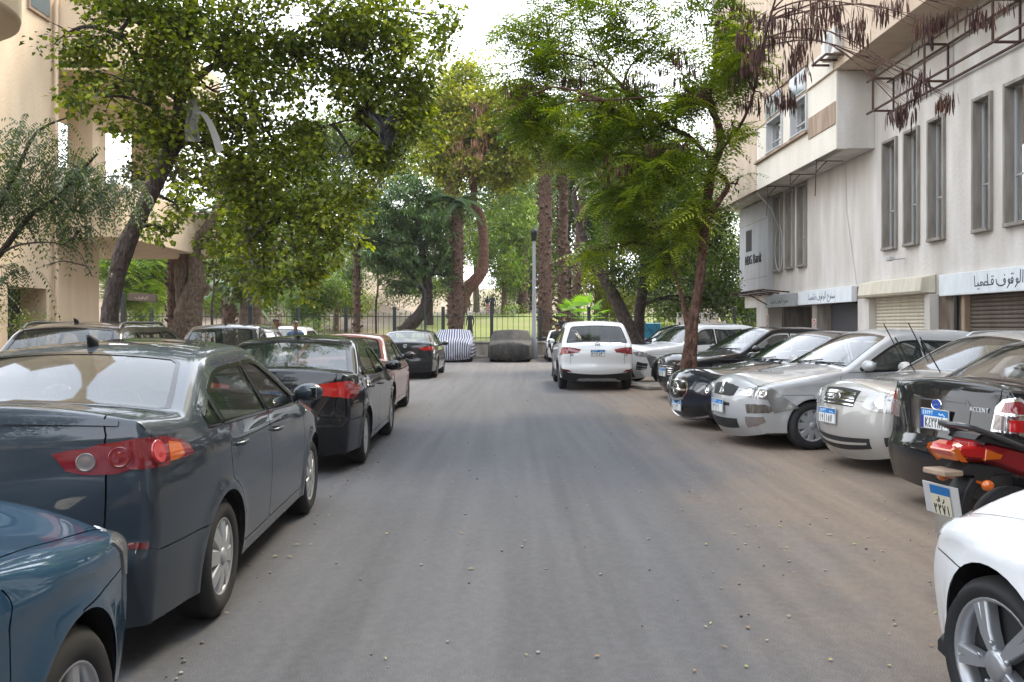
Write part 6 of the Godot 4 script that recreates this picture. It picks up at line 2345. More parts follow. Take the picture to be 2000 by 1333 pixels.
func bark(lin: Color, sd: int) -> StandardMaterial3D:
	var m := mat(lin, 0.92)
	m.albedo_texture = noise_tex(sd, 0.03, 256, Color(0.5, 0.48, 0.46), Color(1, 1, 1), 5)
	m.uv1_triplanar = true
	m.uv1_scale = Vector3(1.6, 0.5, 1.6)
	m.normal_enabled = true
	m.normal_texture = M.bark_normal
	m.normal_scale = 1.2
	return m


func tree_at(called: String, label: String, x: float, y: float, d: float, group := "") -> Node3D:
	var p := at(x, y, d)
	p.y = 0.0
	return thing(called, label, "tree", p, 0.0, group)


func fill(list: Array, dens: float, a: Color, b: Color) -> Array:
	var out := []
	for c in list:
		var k: float = c[2] / FOC
		var n := int(c[3] * k * c[4] * k * PI * dens) + 8
		out.append([c[0], c[1], c[2], c[3], c[4], c[5], n, a, b])
	return out


func trees() -> void:
	var dark_bark := bark(Color(0.085, 0.062, 0.05), 201)
	var red_bark := bark(Color(0.15, 0.075, 0.05), 202)
	var pale_bark := bark(Color(0.21, 0.155, 0.11), 203)
	M.palm_bark = bark(Color(0.16, 0.095, 0.065), 204)
	# big leaning tree, left
	var t := tree_at("shade_tree", "big leaning dark-trunked tree with broad leaves between the beige building and the road", 212, 640, 17)
	var sk := limbs(t, "trunk", [
		[[206, 745, 17.0, 0.216], [212, 640, 17.0, 0.176], [232, 520, 17.0, 0.160], [272, 420, 17.0, 0.160], [322, 320, 17.0, 0.152], [348, 245, 17.0, 0.136], [352, 180, 17.0, 0.112], [366, 90, 17.1, 0.096], [382, -30, 17.2, 0.080], [400, -160, 17.3, 0.048]],
		[[335, 262, 17.0, 0.096], [305, 215, 16.8, 0.080], [282, 160, 16.5, 0.064], [262, 110, 16.2, 0.040], [235, 60, 16.0, 0.024]],
		[[354, 180, 17.0, 0.080], [400, 140, 17.2, 0.072], [430, 122, 17.4, 0.068], [480, 105, 17.8, 0.056], [530, 90, 18.2, 0.040], [600, 50, 18.6, 0.024]],
		[[420, 128, 17.3, 0.056], [432, 80, 17.4, 0.044], [462, 20, 17.6, 0.040], [490, -60, 17.8, 0.024]],
		[[345, 285, 17.0, 0.072], [390, 275, 17.4, 0.056], [440, 300, 17.8, 0.040], [500, 330, 18.2, 0.032], [560, 420, 18.6, 0.020]],
		[[500, 330, 18.2, 0.028], [600, 260, 18.6, 0.024], [700, 230, 19.0, 0.016]]], dark_bark, 1, 14)
	var a := Color(0.036, 0.075, 0.012)
	var b := Color(0.36, 0.39, 0.035)
	var cl := fill([[160, 80, 16.0, 80, 34, 0.7], [120, 72, 16.0, 45, 20, 0.5], [250, 40, 16.4, 110, 60, 1.2], [360, 50, 17, 120, 80, 1.4], [300, 120, 16.8, 110, 60, 1.3], [240, 160, 16.3, 90, 45, 1.0], [200, 190, 16.0, 60, 40, 0.8], [420, 180, 17.4, 110, 80, 1.6], [520, 60, 18, 130, 80, 1.6],
		[640, 40, 18.4, 130, 70, 1.5], [600, 130, 18.4, 120, 80, 1.6], [730, 70, 18.8, 110, 80, 1.4], [780, 130, 19, 80, 80, 1.3], [740, 200, 19, 90, 50, 1.2], [800, 250, 19, 55, 50, 1.0], [770, 300, 19, 60, 28, 0.9],
		[500, 230, 18, 100, 80, 1.6], [430, 270, 17.6, 70, 60, 1.3], [550, 310, 18.4, 90, 70, 1.5], [620, 380, 18.6, 75, 80, 1.4], [520, 390, 18.4, 90, 80, 1.5], [450, 360, 18, 60, 60, 1.2], [640, 460, 18.6, 70, 60, 1.2], [570, 470, 18.5, 80, 60, 1.3], [480, 480, 18, 55, 50, 1.0], [590, 540, 18.5, 45, 40, 0.8], [520, 560, 18.3, 40, 30, 0.6], [300, 270, 16.8, 40, 60, 0.6], [620, 260, 18.6, 70, 40, 1.2], [400, 90, 17.2, 90, 60, 1.4], [850, 30, 19, 40, 30, 0.8], [700, 140, 19, 80, 60, 1.3], [820, 190, 19.2, 40, 50, 1.0], [690, 300, 18.8, 60, 40, 1.0], [700, 380, 18.8, 40, 50, 0.9], [820, 90, 19.2, 50, 50, 1.0], [345, 400, 18, 36, 40, 0.7], [320, 455, 18, 30, 26, 0.5], [270, 240, 16.6, 50, 40, 0.8], [250, -60, 16.6, 130, 80, 1.6], [400, -110, 17.2, 140, 90, 1.8], [560, -90, 18, 130, 80, 1.8], [700, -60, 18.6, 110, 70, 1.5], [330, -230, 17, 140, 90, 1.8], [520, -240, 17.8, 130, 90, 1.8], [660, -190, 18.2, 100, 70, 1.5]], 66, a, b)
	crown(t, "crown", "broad", cl, 5, 0.92, 0.02)
	twigs(t, sk, cl, dark_bark, 5)
	var rag := MB.new()
	var o := at(375, 230, 16.6) - t.position
	var cols := 5
	for i in 6:
		for j in cols - 1:
			var pts := []
			for q in [[i, j], [i + 1, j], [i + 1, j + 1], [i, j + 1]]:
				var v: float = q[0] / 6.0
				var u: float = q[1] / float(cols - 1) - 0.5
				pts.append(o + Vector3(u * (0.14 + 0.2 * v) + 0.03 * sin(v * 7.0), 0.35 - v * 0.8, 0.07 * sin(u * 9.0 + v * 3.0)))
			rag.flat(pts[0], pts[1], pts[2], Vector3(0, 0, 1))
			rag.flat(pts[0], pts[2], pts[3], Vector3(0, 0, 1))
	for i in 6:
		var v0 := i / 6.0
		var v1 := (i + 1) / 6.0
		var p0 := o + Vector3(0.12 + 0.42 * v0, 0.1 - 0.75 * v0 * v0, 0.05)
		var p1 := o + Vector3(0.12 + 0.42 * v1, 0.1 - 0.75 * v1 * v1, 0.05)
		var w := Vector3(0.045, 0.03, 0)
		rag.flat(p0 - w * (0.5 + v0), p0 + w * (0.5 + v0), p1 + w * (0.5 + v1), Vector3(0, 0, 1))
		rag.flat(p0 - w * (0.5 + v0), p1 + w * (0.5 + v1), p1 - w * (0.5 + v1), Vector3(0, 0, 1))
	var cloth := mat(Color(0.22, 0.22, 0.2), 0.85)
	cloth.cull_mode = BaseMaterial3D.CULL_DISABLED
	single("torn_cloth", "torn pale plastic cloth caught in the fork of the big leaning tree", "cloth", rag.mesh(), cloth, t.position)
	var bag := MB.new()
	var bo := at(750, 262, 18.4)
	var fold := FastNoiseLite.new()
	fold.seed = 4
	fold.frequency = 3.0
	for i in 8:
		for j in 8:
			var pp := []
			for q in [[i, j], [i + 1, j], [i + 1, j + 1], [i, j + 1]]:
				var u: float = q[0] / 8.0 - 0.5
				var v: float = q[1] / 8.0
				var wd: float = (0.75 - v * 0.62) + 0.14 * sin(v * 9.0)
				pp.append(Vector3(u * wd + 0.04, 0.3 - v * 0.68 + absf(u) * 0.45, 0.16 * fold.get_noise_2d(u * 2.0, v * 2.0) + 0.1 * cos(u * 6.0)))
			bag.flat(pp[0], pp[1], pp[2], Vector3(0, 0, 1))
			bag.flat(pp[0], pp[2], pp[3], Vector3(0, 0, 1))
	var bagm := mat(Color(0.02, 0.02, 0.024), 0.35)
	bagm.cull_mode = BaseMaterial3D.CULL_DISABLED
	single("plastic_bag", "black plastic bag caught in the hanging twigs left of the sky gap", "bag", bag.mesh(), bagm, bo)

	# near feathery branches at the left edge
	t = tree_at("feathery_tree", "grey-green feathery tree reaching in at the left edge before the beige building", -260, 700, 9.0)
	sk = limbs(t, "trunk", [
		[[-260, 960, 9.0, 0.13], [-200, 760, 9.0, 0.10], [-80, 590, 9.0, 0.05], [0, 495, 9.0, 0.033], [60, 420, 9.0, 0.028], [110, 385, 9.0, 0.02], [190, 300, 9.1, 0.012]],
		[[-80, 590, 9.0, 0.04], [-20, 440, 9.0, 0.03], [30, 340, 8.9, 0.022], [70, 260, 8.8, 0.014], [130, 230, 8.8, 0.008]],
		[[0, 495, 9.0, 0.016], [40, 478, 8.9, 0.010], [100, 474, 8.8, 0.008], [150, 490, 8.8, 0.006], [168, 520, 8.8, 0.004]],
		[[60, 420, 9.0, 0.014], [160, 360, 9.2, 0.010], [240, 345, 9.3, 0.006], [310, 372, 9.4, 0.004]]], dark_bark, 2, 8, 0.1)
	var ga := Color(0.035, 0.055, 0.028)
	var gb := Color(0.11, 0.15, 0.08)
	cl = fill([[80, 265, 8.9, 80, 36, 0.5], [30, 330, 8.9, 60, 60, 0.5], [120, 310, 9.0, 80, 50, 0.5], [180, 340, 9.1, 60, 45, 0.5], [70, 370, 9.0, 70, 40, 0.5], [200, 390, 9.2, 60, 35, 0.4], [255, 355, 9.3, 60, 28, 0.4], [130, 395, 9.1, 60, 30, 0.4], [10, 420, 9.0, 30, 40, 0.3], [150, 450, 9.0, 30, 25, 0.2], [90, 520, 8.8, 36, 22, 0.2], [30, 530, 8.8, 30, 30, 0.2], [178, 540, 8.8, 16, 26, 0.15], [-40, 380, 8.9, 80, 80, 0.6], [-120, 300, 8.9, 100, 100, 0.7], [-60, 560, 8.9, 60, 60, 0.4]], 85, ga, gb)
	crown(t, "crown", "drooping", cl, 15, 0.9, -0.12)
	twigs(t, sk, cl, dark_bark, 15, 0.009, 7)

	# pod tree on the right, reaching over the road
	t = tree_at("pod_tree", "slender red-barked tree with brown pods growing between the black cars on the right", 1340, 720, 16.6)
	sk = limbs(t, "trunk", [
		[[1334, 812, 16.6, 0.177], [1342, 720, 16.6, 0.136], [1352, 640, 16.6, 0.109], [1366, 560, 16.6, 0.099], [1374, 480, 16.6, 0.095], [1380, 400, 16.6, 0.088], [1392, 330, 16.6, 0.085], [1408, 285, 16.5, 0.075], [1402, 240, 16.3, 0.061], [1386, 200, 16.0, 0.048], [1400, 120, 15.6, 0.037], [1430, 20, 15.0, 0.031], [1450, -90, 14.4, 0.020]],
		[[1352, 800, 16.5, 0.054], [1356, 715, 16.5, 0.051], [1359, 640, 16.5, 0.048], [1364, 590, 16.55, 0.041]],
		[[1345, 660, 16.6, 0.048], [1334, 590, 16.7, 0.041], [1312, 520, 16.9, 0.034], [1285, 450, 17.2, 0.024], [1262, 400, 17.5, 0.014]],
		[[1396, 320, 16.6, 0.054], [1350, 270, 16.8, 0.048], [1300, 245, 17.0, 0.044], [1258, 216, 17.2, 0.041], [1210, 160, 17.4, 0.031], [1160, 120, 17.6, 0.020], [1070, 95, 17.8, 0.012]],
		[[1376, 450, 16.5, 0.058], [1400, 400, 16.3, 0.054], [1422, 362, 16.2, 0.051], [1398, 335, 16.2, 0.044]],
		[[1400, 300, 16.4, 0.041], [1440, 255, 15.6, 0.031], [1470, 190, 14.6, 0.024], [1490, 90, 13.4, 0.020], [1520, -20, 12.6, 0.014]],
		[[1412, 270, 16.4, 0.034], [1396, 215, 16.2, 0.027], [1380, 190, 16.0, 0.024], [1290, 188, 16.0, 0.017], [1180, 196, 16.2, 0.011]],
		[[1258, 216, 17.2, 0.027], [1180, 130, 17.2, 0.020], [1140, 40, 17.0, 0.014], [1120, -40, 17.0, 0.010]]], red_bark, 3, 12)
	a = Color(0.05, 0.115, 0.016)
	b = Color(0.42, 0.47, 0.045)
	cl = fill([[1330, 340, 16.8, 100, 55, 1.2], [1250, 310, 17.0, 90, 60, 1.2], [1200, 370, 17.2, 60, 50, 1.0], [1300, 430, 17.0, 90, 50, 1.1], [1220, 450, 17.3, 80, 40, 1.0], [1180, 490, 17.4, 50, 26, 0.8], [1350, 400, 16.6, 40, 40, 0.7], [1160, 250, 17.2, 110, 55, 1.2], [1080, 210, 17.6, 100, 55, 1.2], [1020, 130, 17.8, 75, 55, 1.1], [1100, 110, 17.6, 90, 50, 1.2], [1340, 150, 16.4, 90, 55, 1.2], [1400, 130, 15.6, 80, 70, 1.2], [1390, 50, 15.2, 70, 60, 1.1], [1280, 90, 16.6, 80, 36, 1.1], [1200, 50, 17.0, 100, 40, 1.2], [1260, 190, 16.8, 80, 36, 1.0], [1010, 220, 17.8, 50, 40, 0.9], [1450, 60, 14.2, 50, 60, 0.9], [1240, 400, 17.2, 90, 50, 1.0], [1290, 520, 17.2, 40, 22, 0.6], [1080, 40, 17.6, 60, 36, 0.9], [1440, 360, 16.2, 24, 24, 0.4], [1150, 320, 17.4, 70, 40, 1.0], [1110, 280, 17.6, 70, 40, 1.0], [1280, 250, 16.9, 80, 36, 1.0], [1200, 110, 17.3, 80, 40, 1.2], [1330, 220, 16.6, 60, 40, 0.9], [1000, 60, 17.9, 50, 30, 0.9], [1310, 480, 17, 60, 26, 0.8], [1060, 150, 17.7, 60, 40, 1.0], [1442, 130, 14.6, 40, 50, 0.6], [1465, 40, 14.0, 40, 40, 0.6], [1430, 240, 15.6, 26, 34, 0.5], [1030, 260, 17.8, 50, 40, 0.9], [1120, -60, 17.4, 110, 60, 1.4], [1260, -70, 16.8, 110, 60, 1.4], [1390, -90, 15.4, 90, 70, 1.2], [1200, -190, 17.0, 120, 80, 1.5], [1340, -210, 16.2, 110, 80, 1.4]], 44, a, b)
	crown(t, "crown", "feather", cl, 25, 1.2, 0.10)
	twigs(t, sk, cl, red_bark, 25, 0.03, 6)
	var pa := Color(0.045, 0.018, 0.014)
	var pb := Color(0.11, 0.050, 0.030)
	var pods := fill([[1480, 60, 13.2, 60, 50, 0.6], [1560, 40, 12.4, 60, 36, 0.6], [1500, 110, 13.2, 60, 36, 0.5], [1560, 110, 12.6, 30, 40, 0.4], [1490, 190, 14.2, 45, 18, 0.4], [1530, 190, 13.4, 26, 20, 0.3], [1665, 58, 11.6, 34, 26, 0.3], [1620, 10, 12.0, 60, 22, 0.4], [1720, 15, 11.4, 50, 18, 0.4], [1830, 55, 11.0, 40, 34, 0.35], [1795, 155, 11.0, 20, 24, 0.25], [1765, 215, 11.2, 22, 14, 0.2], [1850, 190, 10.8, 7, 9, 0.1], [1900, 20, 10.8, 70, 22, 0.4], [1455, 130, 14.4, 26, 40, 0.4], [1415, 40, 15, 40, 40, 0.6]], 52, pa, pb)
	crown(t, "seed_pods", "pods", pods, 27, 0.85, -0.3)
	twigs(t, sk, pods, red_bark, 28, 0.014, 6)
	var pods2 := fill([[1200, 190, 17.0, 60, 24, 0.6], [1190, 225, 17.1, 50, 18, 0.5], [1060, 210, 17.6, 60, 40, 0.7], [1010, 190, 17.7, 40, 40, 0.6], [1250, 170, 16.8, 50, 24, 0.6], [1330, 130, 16.4, 40, 40, 0.6], [1360, 190, 16.1, 30, 22, 0.5], [1130, 150, 17.4, 50, 30, 0.6], [1230, 330, 17, 60, 30, 0.8], [1300, 300, 16.8, 50, 30, 0.7]], 34, pa, pb)
	crown(t, "seed_pods", "pods", pods2, 29, 0.9, -0.2)

	# dark evergreen with a leaning trunk, right of the family car
	t = tree_at("evergreen_tree", "dark evergreen with a brown trunk leaning left behind the white family car", 1235, 660, 33)
	sk = limbs(t, "trunk", [
		[[1250, 690, 33, 0.302], [1232, 650, 33, 0.259], [1205, 590, 33, 0.230], [1180, 545, 33, 0.194], [1158, 510, 33, 0.173], [1135, 450, 33, 0.130], [1120, 380, 33, 0.086]],
		[[1252, 680, 34, 0.245], [1248, 640, 34, 0.230], [1256, 560, 34, 0.202], [1266, 480, 34, 0.158], [1280, 400, 34, 0.101]],
		[[1192, 570, 33, 0.072], [1184, 500, 33, 0.058], [1186, 430, 33, 0.036]]], dark_bark, 4, 12)
	a = Color(0.028, 0.058, 0.014)
	b = Color(0.14, 0.20, 0.03)
	cl = fill([[1300, 500, 33, 90, 70, 2.0], [1378, 470, 32, 45, 80, 1.8], [1412, 560, 31.5, 24, 50, 1.0], [1408, 420, 31.5, 20, 50, 1.0], [1220, 470, 34, 60, 50, 1.8], [1330, 590, 34, 70, 30, 1.5], [1240, 380, 34, 80, 60, 2.0], [1350, 380, 33, 80, 70, 2.0], [1380, 590, 33, 50, 30, 1.4], [1290, 420, 33.5, 70, 60, 2.0], [1215, 530, 33, 30, 40, 1.0], [1180, 350, 34, 50, 60, 1.6]], 46, a, b)
	crown(t, "crown", "small", cl, 35, 1.35, -0.10)
	twigs(t, sk, cl, dark_bark, 35, 0.07, 5)

	# curved-trunk tree in the park
	t = tree_at("flame_tree", "curved orange-brown trunk bending right under a pod-hung crown beside the dark palm", 906, 580, 46)
	sk = limbs(t, "trunk", [
		[[886, 640, 46, 0.42], [906, 575, 46, 0.36], [932, 545, 46, 0.32], [944, 520, 46, 0.28], [944, 460, 46, 0.25], [938, 420, 46, 0.22], [926, 398, 46, 0.2], [930, 340, 46, 0.16], [950, 280, 46, 0.12], [960, 220, 46, 0.08]],
		[[930, 360, 46, 0.12], [900, 320, 46, 0.1], [880, 280, 46, 0.07]], [[940, 310, 46, 0.1], [980, 310, 46, 0.09], [1040, 330, 46, 0.06]]], bark(Color(0.25, 0.13, 0.085), 205), 5, 10)
	cl = fill([[900, 230, 46, 60, 50, 2.5], [960, 200, 46, 70, 50, 2.5], [1000, 280, 46, 60, 40, 2.2], [870, 290, 46, 40, 40, 2.0], [920, 330, 46, 55, 26, 2.0], [890, 170, 47, 36, 36, 2.0], [940, 260, 46, 60, 40, 2.5], [1050, 230, 46, 50, 50, 2.0], [880, 350, 46, 36, 30, 1.5], [1000, 340, 46, 40, 30, 1.5], [840, 250, 46, 30, 50, 1.5], [1020, 210, 46, 40, 50, 1.8], [860, 200, 46, 40, 50, 2.0], [840, 310, 46, 36, 40, 1.6], [970, 330, 46, 50, 40, 2.0], [1030, 280, 46, 40, 50, 1.8], [920, 140, 47, 40, 30, 1.8]], 46, Color(0.12, 0.16, 0.025), Color(0.46, 0.42, 0.07))
	crown(t, "crown", "broad", cl, 45, 1.5, 0.0)
	twigs(t, sk, cl, pale_bark, 45, 0.06, 5)
	pods = fill([[960, 240, 45, 60, 40, 2.0], [900, 330, 45, 45, 40, 1.6], [1000, 240, 45, 40, 50, 1.6], [925, 290, 45, 40, 40, 1.6]], 9, Color(0.12, 0.055, 0.035), Color(0.24, 0.12, 0.06))
	crown(t, "seed_pods", "pods", pods, 46, 1.9, -0.2)

	# blue-green mango-like tree
	t = tree_at("mango_tree", "dense blue-green long-leaved tree with a curved trunk behind the park railings", 800, 640, 44.6)
	sk = limbs(t, "trunk", [
		[[786, 652, 44.6, 0.40], [800, 636, 44.6, 0.36], [822, 612, 44.6, 0.32], [834, 585, 44.6, 0.27], [834, 545, 44.6, 0.22], [826, 500, 44.6, 0.17], [815, 430, 44.6, 0.1]],
		[[832, 580, 44.6, 0.12], [808, 545, 44.5, 0.1], [780, 510, 44.4, 0.07]], [[834, 550, 44.6, 0.12], [856, 510, 44.7, 0.08], [870, 470, 44.8, 0.05]]], dark_bark, 6, 10)
	cl = fill([[800, 370, 44.6, 60, 36, 2.4], [760, 420, 44.4, 50, 40, 2.2], [850, 420, 44.8, 55, 45, 2.2], [730, 480, 44.2, 36, 40, 1.8], [800, 450, 44.4, 70, 50, 2.4], [760, 510, 44.2, 50, 36, 2.0], [860, 490, 44.8, 50, 40, 2.0], [820, 520, 44.4, 45, 30, 1.6], [875, 540, 44.8, 30, 30, 1.4], [720, 420, 44.2, 26, 40, 1.4], [790, 560, 44.2, 40, 20, 1.0]], 22, Color(0.045, 0.085, 0.035), Color(0.16, 0.23, 0.09))
	crown(t, "crown", "long", cl, 55, 1.7, -0.14)
	twigs(t, sk, cl, dark_bark, 55, 0.06, 5)

	# thick twisted trunk and straight trunks on the left
	t = tree_at("fig_tree", "thick pale twisted fig trunk with a hollow behind the grey hatchback", 365, 650, 31)
	sk = limbs(t, "trunk", [
		[[352, 690, 31, 0.560], [362, 640, 31, 0.476], [372, 590, 31, 0.406], [382, 560, 31, 0.350], [384, 530, 31, 0.238], [378, 495, 31, 0.231], [385, 470, 31, 0.210], [402, 450, 31, 0.182], [430, 400, 31, 0.140], [415, 350, 31, 0.098], [400, 300, 31, 0.063]],
		[[358, 600, 31, 0.252], [352, 560, 31, 0.210], [355, 520, 31, 0.196], [360, 498, 31, 0.182], [345, 480, 31, 0.140], [330, 470, 31, 0.084]],
		[[392, 570, 31, 0.154], [405, 560, 31, 0.098], [403, 578, 31, 0.042]],
		[[396, 455, 31, 0.140], [425, 420, 31.4, 0.098], [470, 380, 32, 0.070], [520, 330, 32.5, 0.042]]], pale_bark, 7, 16, 0.5)
	cl = fill([[330, 350, 32, 60, 60, 2], [410, 330, 32, 60, 60, 2], [470, 330, 32.4, 60, 60, 2], [380, 420, 32, 50, 30, 1.6], [300, 430, 31, 30, 30, 1.0], [440, 470, 31, 40, 25, 1.2], [280, 330, 31, 30, 40, 1.2], [340, 250, 33, 70, 60, 2]], 18, Color(0.04, 0.065, 0.012), Color(0.17, 0.18, 0.03))
	crown(t, "crown", "broad", cl, 65, 1.5, -0.02)
	twigs(t, sk, cl, pale_bark, 65, 0.06, 6)
	t = tree_at("straight_tree", "straight grey-brown trunk behind the black lamp pole", 487, 650, 33)
	sk = limbs(t, "trunk", [[[478, 690, 33, 0.34], [482, 640, 33, 0.31], [484, 560, 33, 0.29], [487, 480, 33, 0.27], [490, 400, 33, 0.24], [492, 300, 33, 0.2], [495, 180, 33, 0.12]], [[498, 690, 33, 0.25], [500, 600, 33, 0.22], [503, 540, 33, 0.2], [520, 500, 33, 0.16], [545, 470, 33, 0.1]]], pale_bark, 8, 12, 0.2)
	cl = fill([[460, 560, 33, 30, 36, 1.2], [500, 520, 33, 40, 30, 1.4], [560, 470, 33, 50, 40, 1.6], [480, 430, 33, 70, 40, 2], [420, 520, 33, 30, 30, 1.2], [540, 380, 33, 70, 50, 2]], 18, Color(0.04, 0.07, 0.012), Color(0.16, 0.19, 0.03))
	crown(t, "crown", "broad", cl, 75, 1.5, -0.06)
	twigs(t, sk, cl, pale_bark, 75, 0.05, 5)
	# thin saplings
	for k in [[418, 26.0, 0.035, 560, "thin bare sapling with a forked stem in front of the fig trunk"], [738, 45.5, 0.06, 560, "thin sapling stem near the small palm at the park railings"]]:
		var sp := tree_at("sapling", k[4], k[0], 640, k[1])
		limbs(sp, "trunk", [[[k[0] - 3, 690, k[1], k[2]], [k[0] - 4, 600, k[1], k[2]], [k[0], 560, k[1], k[2] * 0.8], [k[0] - 2, 490, k[1], k[2] * 0.5]], [[k[0], 560, k[1], k[2] * 0.7], [k[0] + 30, 520, k[1], k[2] * 0.5], [k[0] + 62, 496, k[1], k[2] * 0.3]]], dark_bark, 9, 6, 0.05)
	background_trees(pale_bark, dark_bark)
	behind_trees(dark_bark)


func background_trees(pale: Material, dark: Material) -> void:
	# [px, base py, distance, crown list, colours, label, kind, size]
	var list := [
		[985, 595, 78, [[985, 520, 78, 40, 34, 4], [960, 480, 78, 40, 40, 4], [1010, 470, 80, 40, 40, 4], [985, 440, 80, 40, 30, 4], [1000, 545, 78, 26, 20, 3]], Color(0.06, 0.12, 0.02), Color(0.26, 0.33, 0.05), "hazy light green tree on the lawn between the two park palms", "small", 3.0],
		[575, 640, 47, [[575, 590, 47, 34, 26, 1.6], [610, 585, 47, 34, 26, 1.6], [640, 570, 47, 36, 30, 1.8], [600, 615, 46, 40, 16, 1.2]], Color(0.05, 0.10, 0.025), Color(0.20, 0.27, 0.06), "small rounded green tree behind the two men", "small", 1.6],
		[655, 640, 50, [[660, 560, 50, 30, 34, 1.8], [690, 540, 52, 30, 30, 1.8], [640, 520, 54, 40, 34, 2]], Color(0.035, 0.07, 0.025), Color(0.13, 0.18, 0.05), "dark small tree left of the slim palm trunk", "small", 1.6],
		[450, 600, 70, [[430, 470, 70, 60, 50, 4], [500, 440, 72, 60, 60, 4], [560, 470, 72, 50, 40, 4], [470, 380, 74, 60, 40, 4], [600, 400, 74, 50, 60, 4], [530, 530, 70, 60, 30, 3]], Color(0.055, 0.10, 0.02), Color(0.22, 0.27, 0.05), "pale hazy tree on the rocky mound", "small", 3.0],
		[690, 560, 72, [[690, 440, 72, 50, 50, 4], [740, 500, 72, 40, 40, 4], [720, 390, 74, 50, 40, 4], [660, 380, 74, 40, 40, 4], [720, 300, 74, 60, 60, 4], [650, 280, 76, 60, 60, 4], [780, 330, 74, 50, 50, 4], [600, 330, 76, 60, 60, 4], [740, 240, 74, 50, 50, 4], [800, 250, 74, 40, 50, 4]], Color(0.055, 0.10, 0.02), Color(0.22, 0.27, 0.05), "hazy tree behind the blue-green tree", "small", 3.0],
		[1110, 610, 60, [[1110, 420, 60, 50, 40, 3], [1140, 330, 60, 60, 50, 3], [1090, 300, 60, 40, 40, 3], [1170, 430, 60, 50, 40, 3], [1150, 520, 58, 40, 30, 2], [1130, 240, 60, 50, 40, 3]], Color(0.035, 0.075, 0.02), Color(0.14, 0.2, 0.05), "green tree filling the gap right of the tall palm", "small", 2.4],
		[1200, 620, 58, [[1190, 300, 58, 60, 50, 3], [1230, 250, 58, 60, 50, 3], [1210, 400, 58, 50, 50, 3], [1160, 470, 58, 40, 40, 2.5], [1250, 340, 58, 50, 50, 3], [1090, 490, 60, 30, 40, 2], [1180, 200, 58, 50, 40, 3]], Color(0.04, 0.08, 0.02), Color(0.16, 0.24, 0.04), "broad green tree above the small fan palm", "small", 2.2],
		[1180, 620, 55, [[1190, 590, 55, 40, 26, 2], [1160, 560, 55, 30, 30, 2], [1220, 600, 54, 40, 22, 2]], Color(0.10, 0.13, 0.02), Color(0.34, 0.32, 0.05), "yellow-green shrub tree in sunlight beside the fan palm", "small", 1.8],
		[1420, 640, 50, [[1380, 560, 50, 60, 40, 2.5], [1450, 590, 50, 50, 36, 2.5], [1500, 540, 52, 60, 60, 3], [1420, 500, 52, 70, 50, 3], [1320, 610, 49, 50, 24, 2], [1460, 620, 49, 50, 20, 2]], Color(0.03, 0.06, 0.014), Color(0.16, 0.2, 0.03), "leafy green tree behind the low white wall", "small", 1.9],
		[1290, 620, 62, [[1260, 560, 62, 60, 50, 4], [1330, 520, 62, 60, 60, 4], [1290, 440, 64, 80, 60, 4], [1380, 420, 64, 70, 60, 4], [1240, 330, 64, 70, 60, 4], [1330, 320, 64, 70, 60, 4]], Color(0.03, 0.06, 0.016), Color(0.13, 0.19, 0.03), "tall green tree behind the leaning evergreen", "small", 2.4],
		[240, 640, 44, [[240, 520, 44, 50, 40, 2.2], [300, 520, 46, 50, 36, 2.2], [270, 570, 44, 50, 30, 1.8], [210, 480, 46, 40, 40, 2]], Color(0.08, 0.15, 0.02), Color(0.27, 0.36, 0.05), "bright yellow-green tree under the beige balcony", "feather", 2.0],
		[840, 610, 66, [[840, 560, 66, 50, 30, 3], [800, 520, 68, 50, 40, 3], [870, 480, 68, 40, 50, 3], [780, 460, 68, 50, 50, 3], [830, 420, 68, 40, 40, 3]], Color(0.05, 0.09, 0.02), Color(0.2, 0.25, 0.05), "green tree filling the gap behind the curved trunks", "small", 2.4],
		[620, 620, 58, [[620, 560, 58, 60, 40, 3], [560, 540, 58, 60, 40, 3], [680, 590, 58, 50, 26, 2.5], [640, 500, 60, 50, 50, 3], [520, 590, 56, 40, 26, 2]], Color(0.06, 0.11, 0.02), Color(0.28, 0.33, 0.05), "sunlit green tree between the lamp pole and the slim palm", "small", 2.2],
		[1040, 610, 95, [[1040, 500, 95, 50, 60, 4], [1010, 560, 95, 50, 40, 4], [1090, 540, 92, 50, 50, 4], [1060, 430, 95, 40, 50, 4], [1010, 390, 95, 50, 50, 4], [1080, 350, 95, 50, 50, 4]], Color(0.06, 0.11, 0.02), Color(0.26, 0.32, 0.05), "bright far tree behind the lamp post", "small", 3.0],
		[330, 640, 60, [[320, 560, 60, 60, 40, 3], [400, 540, 60, 60, 50, 3], [440, 590, 58, 40, 30, 2], [270, 610, 50, 40, 20, 2]], Color(0.06, 0.11, 0.02), Color(0.26, 0.32, 0.05), "green tree seen under the balcony beside the fig trunk", "small", 2.2],
		[900, 610, 82, [[880, 400, 82, 50, 40, 4], [960, 350, 82, 50, 50, 4], [1010, 320, 84, 50, 50, 4], [870, 320, 84, 40, 50, 4], [930, 270, 84, 50, 50, 4], [1020, 430, 82, 40, 40, 4], [860, 240, 84, 40, 40, 4]], Color(0.06, 0.12, 0.02), Color(0.26, 0.33, 0.05), "tall sunlit tree rising behind the curved trunk into the sky gap", "small", 2.8],
		[930, 620, 90, [[930, 470, 90, 40, 50, 4], [890, 430, 92, 40, 40, 4], [960, 420, 94, 40, 40, 4]], Color(0.06, 0.12, 0.02), Color(0.24, 0.30, 0.05), "far hazy tree behind the curved trunk", "small", 3.2],
	]
